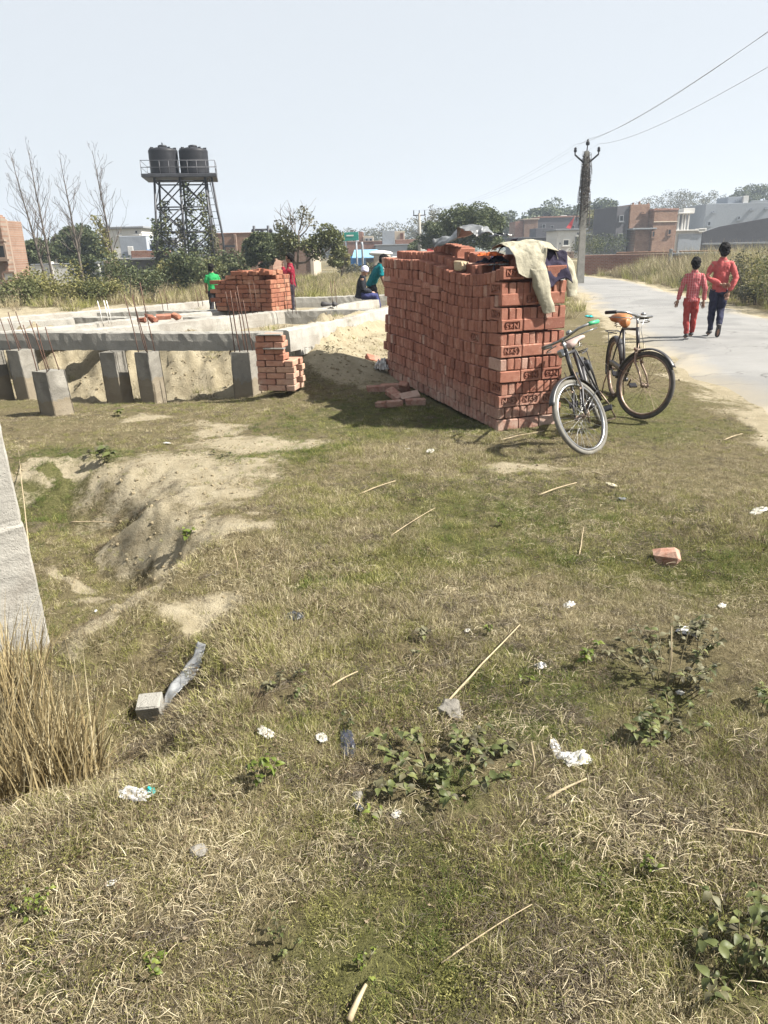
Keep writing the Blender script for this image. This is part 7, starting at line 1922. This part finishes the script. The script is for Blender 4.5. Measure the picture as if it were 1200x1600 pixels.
STK_POLY = [tuple(stk(a, b)[:2]) for a, b in ((-.02, -.02), (-.02, .74), (3.0, .74), (3.0, -.02))]
def pick(kinds, rg, n): return np.array(kinds)[rg.integers(0, len(kinds), n)]
def field():
    rg = np.random.default_rng(21)
    X, Y, D = [], [], []
    for r0, r1, dens in ((.9, 2.6, 1350), (2.6, 4.2, 1050), (4.2, 6.5, 640), (6.5, 9.5, 300), (9.5, 14, 110)):
        n = int(dens * (r1 * r1 - r0 * r0) * .5 * 1.5); r = np.sqrt(rg.uniform(r0 * r0, r1 * r1, n)); a = rg.uniform(-.75, .75, n)
        X.append(r * np.sin(a)); Y.append(r * np.cos(a)); D.append(r)
    X, Y, D = map(np.concatenate, (X, Y, D))
    s, g = masks(X, Y); road = poly_sd(X, Y, ROAD_POLY)
    keep = (road < -.05) & (poly_sd(X, Y, STK_POLY) < 0) & (rg.uniform(0, 1, len(X)) > np.clip(s * 1.15 - .08, 0, np.where(poly_sd(X, Y, PIT1) > -.1, .62, .93)))
    d = (X + 1.30) * .205 + (Y - 9.68) * .979; e = (X + 1.3) * .932 - (Y - 9.68) * .361
    keep &= ~((d > -.1) & (e < .4) & (Y > 9.2))
    clear = fbm(X, Y, 1.7, 3)
    keep &= (rg.uniform(0, 1, len(X)) > np.clip((clear - .22) * 2.0, 0, .32))
    for wx, wy, wr in WEED_AT: keep &= (np.hypot(X - wx, Y - wy) > wr) | (rg.uniform(0, 1, len(X)) < .22)
    X, Y, D, s, g = X[keep], Y[keep], D[keep], s[keep], g[keep]; n = len(X)
    gn = g * 1.0 + fbm(X, Y, .9, 3) * 1.25 + .10 - .16 * (D < 4.0); tn = fbm(X + 31, Y, 1.4, 3); sn = fbm(X, Y + 47, 1.1, 3); hn = fbm(X - 13, Y + 5, 1.3, 3)
    u = rg.uniform(0, 1, n)
    kind = pick(KIND['dry'], rg, n)
    ol = u < np.clip(.30 + gn * .8, .08, .92); kind[ol] = pick(KIND['olive'], rg, ol.sum())
    u2 = rg.uniform(0, 1, n); gr = u2 < np.clip((gn - .25) * .9, 0, .8); kind[gr] = pick(KIND['green'], rg, gr.sum())
    u3 = rg.uniform(0, 1, n); th = u3 < np.clip(.10 + tn * .55, 0.02, .5); kind[th] = pick(KIND['thatch'], rg, th.sum())
    u4 = rg.uniform(0, 1, n); st = u4 < np.clip(.08 + sn * .4 - .1 * g, .02, .35); kind[st] = pick(KIND['straw'], rg, st.sum())
    u5 = rg.uniform(0, 1, n); hb = u5 < np.clip(.05 + hn * .35 + .05 * (D < 2.6), .01, .3); kind[hb] = pick(KIND['herb'], rg, hb.sum())
    sp = lambda L, k: np.max([np.exp(-((X - P2(u_, v_)[0]) / r_) ** 2 - ((Y - P2(u_, v_)[1]) / (r_ * k)) ** 2) for u_, v_, r_ in L], axis=0)
    m1 = rg.uniform(0, 1, n) < .34 * sp([(950, 1270, .34), (860, 1230, .22), (300, 1400, .22), (770, 1125, .2), (880, 975, .22), (130, 1500, .2), (1130, 1290, .2), (520, 1330, .2), (860, 745, .6)], .6); kind[m1] = pick(KIND['straw'], rg, m1.sum())
    m2 = rg.uniform(0, 1, n) < .5 * sp([(800, 1330, .16), (230, 1110, .2), (640, 1020, .2), (1010, 1060, .3), (820, 1440, .15), (440, 1080, .25), (1150, 1180, .2), (560, 1200, .2), (180, 860, .15)], .7); kind[m2] = pick(KIND['thatch'], rg, m2.sum())
    m3 = rg.uniform(0, 1, n) < .28 * sp([(620, 1500, .35), (1000, 1470, .25), (700, 870, .5), (200, 1560, .2), (1100, 880, .5), (100, 790, .5)], .7); kind[m3] = pick(KIND['herb'], rg, m3.sum())
    p1 = (poly_sd(X, Y, PIT1) > -.15) & (s > .25) & (rg.uniform(0, 1, n) < .7); kind[p1] = pick(KIND['thatch'], rg, p1.sum())
    gp_ = (np.hypot((X - P2(110, 780, -.35)[0]) / .7, (Y - P2(110, 780, -.35)[1]) / .45) < 1) & (rg.uniform(0, 1, n) < .8); kind[gp_] = pick(KIND['green'], rg, gp_.sum())
    m4 = rg.uniform(0, 1, n) < np.clip(.11 + .4 * fbm(X + 77, Y, 1.5, 3), .03, .32); kind[m4] = pick(KIND['twig'], rg, m4.sum())
    m5 = rg.uniform(0, 1, n) < np.clip(.05 + .3 * fbm(X - 77, Y, 1.2, 3), .01, .2); kind[m5] = pick(KIND['leaf'], rg, m5.sum())
    big = fbm(X + 3, Y - 8, .8, 3)
    scale = rg.uniform(.55, 1.1, n) * (1 + .6 * big) * np.interp(D, [1, 2.5, 5, 9, 14], [.68, .66, .58, .55, .6])
    scale *= np.where((X > 2.2) & (Y > 5), .75, 1.0) * np.where(s > .3, .7, 1.0)
    Z = terrain(X, Y)
    scatter('dry_grass_cover', 'short dry and green grass covering the field', np.stack([X, Y, Z], 1), kind, scale, 5)
field()
def verge():
    rg = np.random.default_rng(33)
    n = 13000; X = rg.uniform(7.5, 34, n); Y = rg.uniform(9, 60, n)
    road = poly_sd(X, Y, ROAD_POLY); keep = (road < -.25) & (X > 8) & (Y < 47 - (X - 10) * .25) & (rg.uniform(0, 1, n) < np.clip((-road) * .6, 0, 1) * np.clip(1.2 - (-road) / 14, .1, 1))
    X, Y, road = X[keep], Y[keep], road[keep]; n = len(X); u = rg.uniform(0, 1, n) + fbm(X, Y, .3, 3) * .8
    kind = np.where(u < .40, pick(KIND['tall'], rg, n), np.where(u < .78, pick(KIND['tallo'], rg, n), pick(KIND['tallt'], rg, n)))
    scale = rg.uniform(.6, 1.3, n) * np.clip(.4 + (-road) * .42, .35, 1.6) * (1 + .5 * fbm(X, Y, .5, 3))
    scatter('verge_weeds', 'tall dry weeds and grass on the far road verge', np.stack([X, Y, terrain(X, Y)], 1), kind, scale, 6, .15)
    n = 5200; X = rg.uniform(-26, 7.5, n); Y = rg.uniform(17.8, 55, n); road = poly_sd(X, Y, ROAD_POLY)
    keep = (road < -.4) & (X > -Y * .62) & (fbm(X, Y, .22, 3) > -.28); X, Y = X[keep], Y[keep]; n = len(X); u = rg.uniform(0, 1, n) + fbm(X, Y, .25, 3) * .8
    kind = np.where(u < .45, pick(KIND['tall'], rg, n), np.where(u < .85, pick(KIND['tallo'], rg, n), pick(KIND['tallt'], rg, n)))
    scatter('far_field_weeds', 'dry weeds and scrubby grass beyond the building plot', np.stack([X, Y, terrain(X, Y)], 1), kind, rg.uniform(.35, .85, n) * (1 + .6 * fbm(X, Y, .4, 2)), 7, .15)
    # sparse tufts on the sandy bank and behind the front beam
    n = 1600; X = rg.uniform(-7, 2.8, n); Y = rg.uniform(8.8, 16.5, n); s, g = masks(X, Y)
    keep = (s > .3) & (fbm(X, Y, 1.3, 3) > np.where((Y < 12) & (X < -1.2), -.05, .12)) & (poly_sd(X, Y, STK_POLY) < 0); X, Y = X[keep], Y[keep]; n = len(X)
    kind = np.where(rg.uniform(0, 1, n) < .6, pick(KIND['olive'], rg, n), pick(KIND['thatch'], rg, n))
    scatter('bank_tufts', 'scattered small grass tufts on the sandy fill', np.stack([X, Y, terrain(X, Y)], 1), kind, rg.uniform(.7, 1.6, n), 8)
verge()
def clods():
    rg = np.random.default_rng(51); n = 26000; r = np.sqrt(rg.uniform(1, 150, n)); a = rg.uniform(-.75, .6, n); X, Y = r * np.sin(a), r * np.cos(a)
    s, g = masks(X, Y); keep = (s > .25) & (rg.uniform(0, 1, n) < s) & (poly_sd(X, Y, ROAD_POLY) < -.3) & (poly_sd(X, Y, STK_POLY) < 0); X, Y = X[keep], Y[keep]; n = len(X)
    scatter('soil_clods', 'crumbled dry soil clods on the sandy patches and hollow rims', np.stack([X, Y, terrain(X, Y)], 1), pick(KIND['clod'], rg, n), rg.uniform(.12, 1.0, n) ** 3 * .85 * np.where(Y > 9, 1.3, 1), 9, .5)
clods()

# ------------------------------------------------------------------ haze
def haze():
    b = MB().box((0, 0, 14), (1090, 1090, 34)); o = b.obj('haze', M_PAINTW)
    m = bpy.data.materials.new('haze'); m.use_nodes = True; nt = m.node_tree; nt.nodes.clear()
    out = nt.nodes.new('ShaderNodeOutputMaterial'); v = nt.nodes.new('ShaderNodeVolumePrincipled')
    v.inputs['Color'].default_value = (.74, .85, 1.0, 1); v.inputs['Density'].default_value = HAZE_D; v.inputs['Anisotropy'].default_value = .2
    nt.links.new(v.outputs[0], out.inputs['Volume']); o.data.materials.clear(); o.data.materials.append(m)
    tag(o, 'thin pale smoky haze over the village', 'haze', kind='stuff')
HAZE_D = .0010
haze()
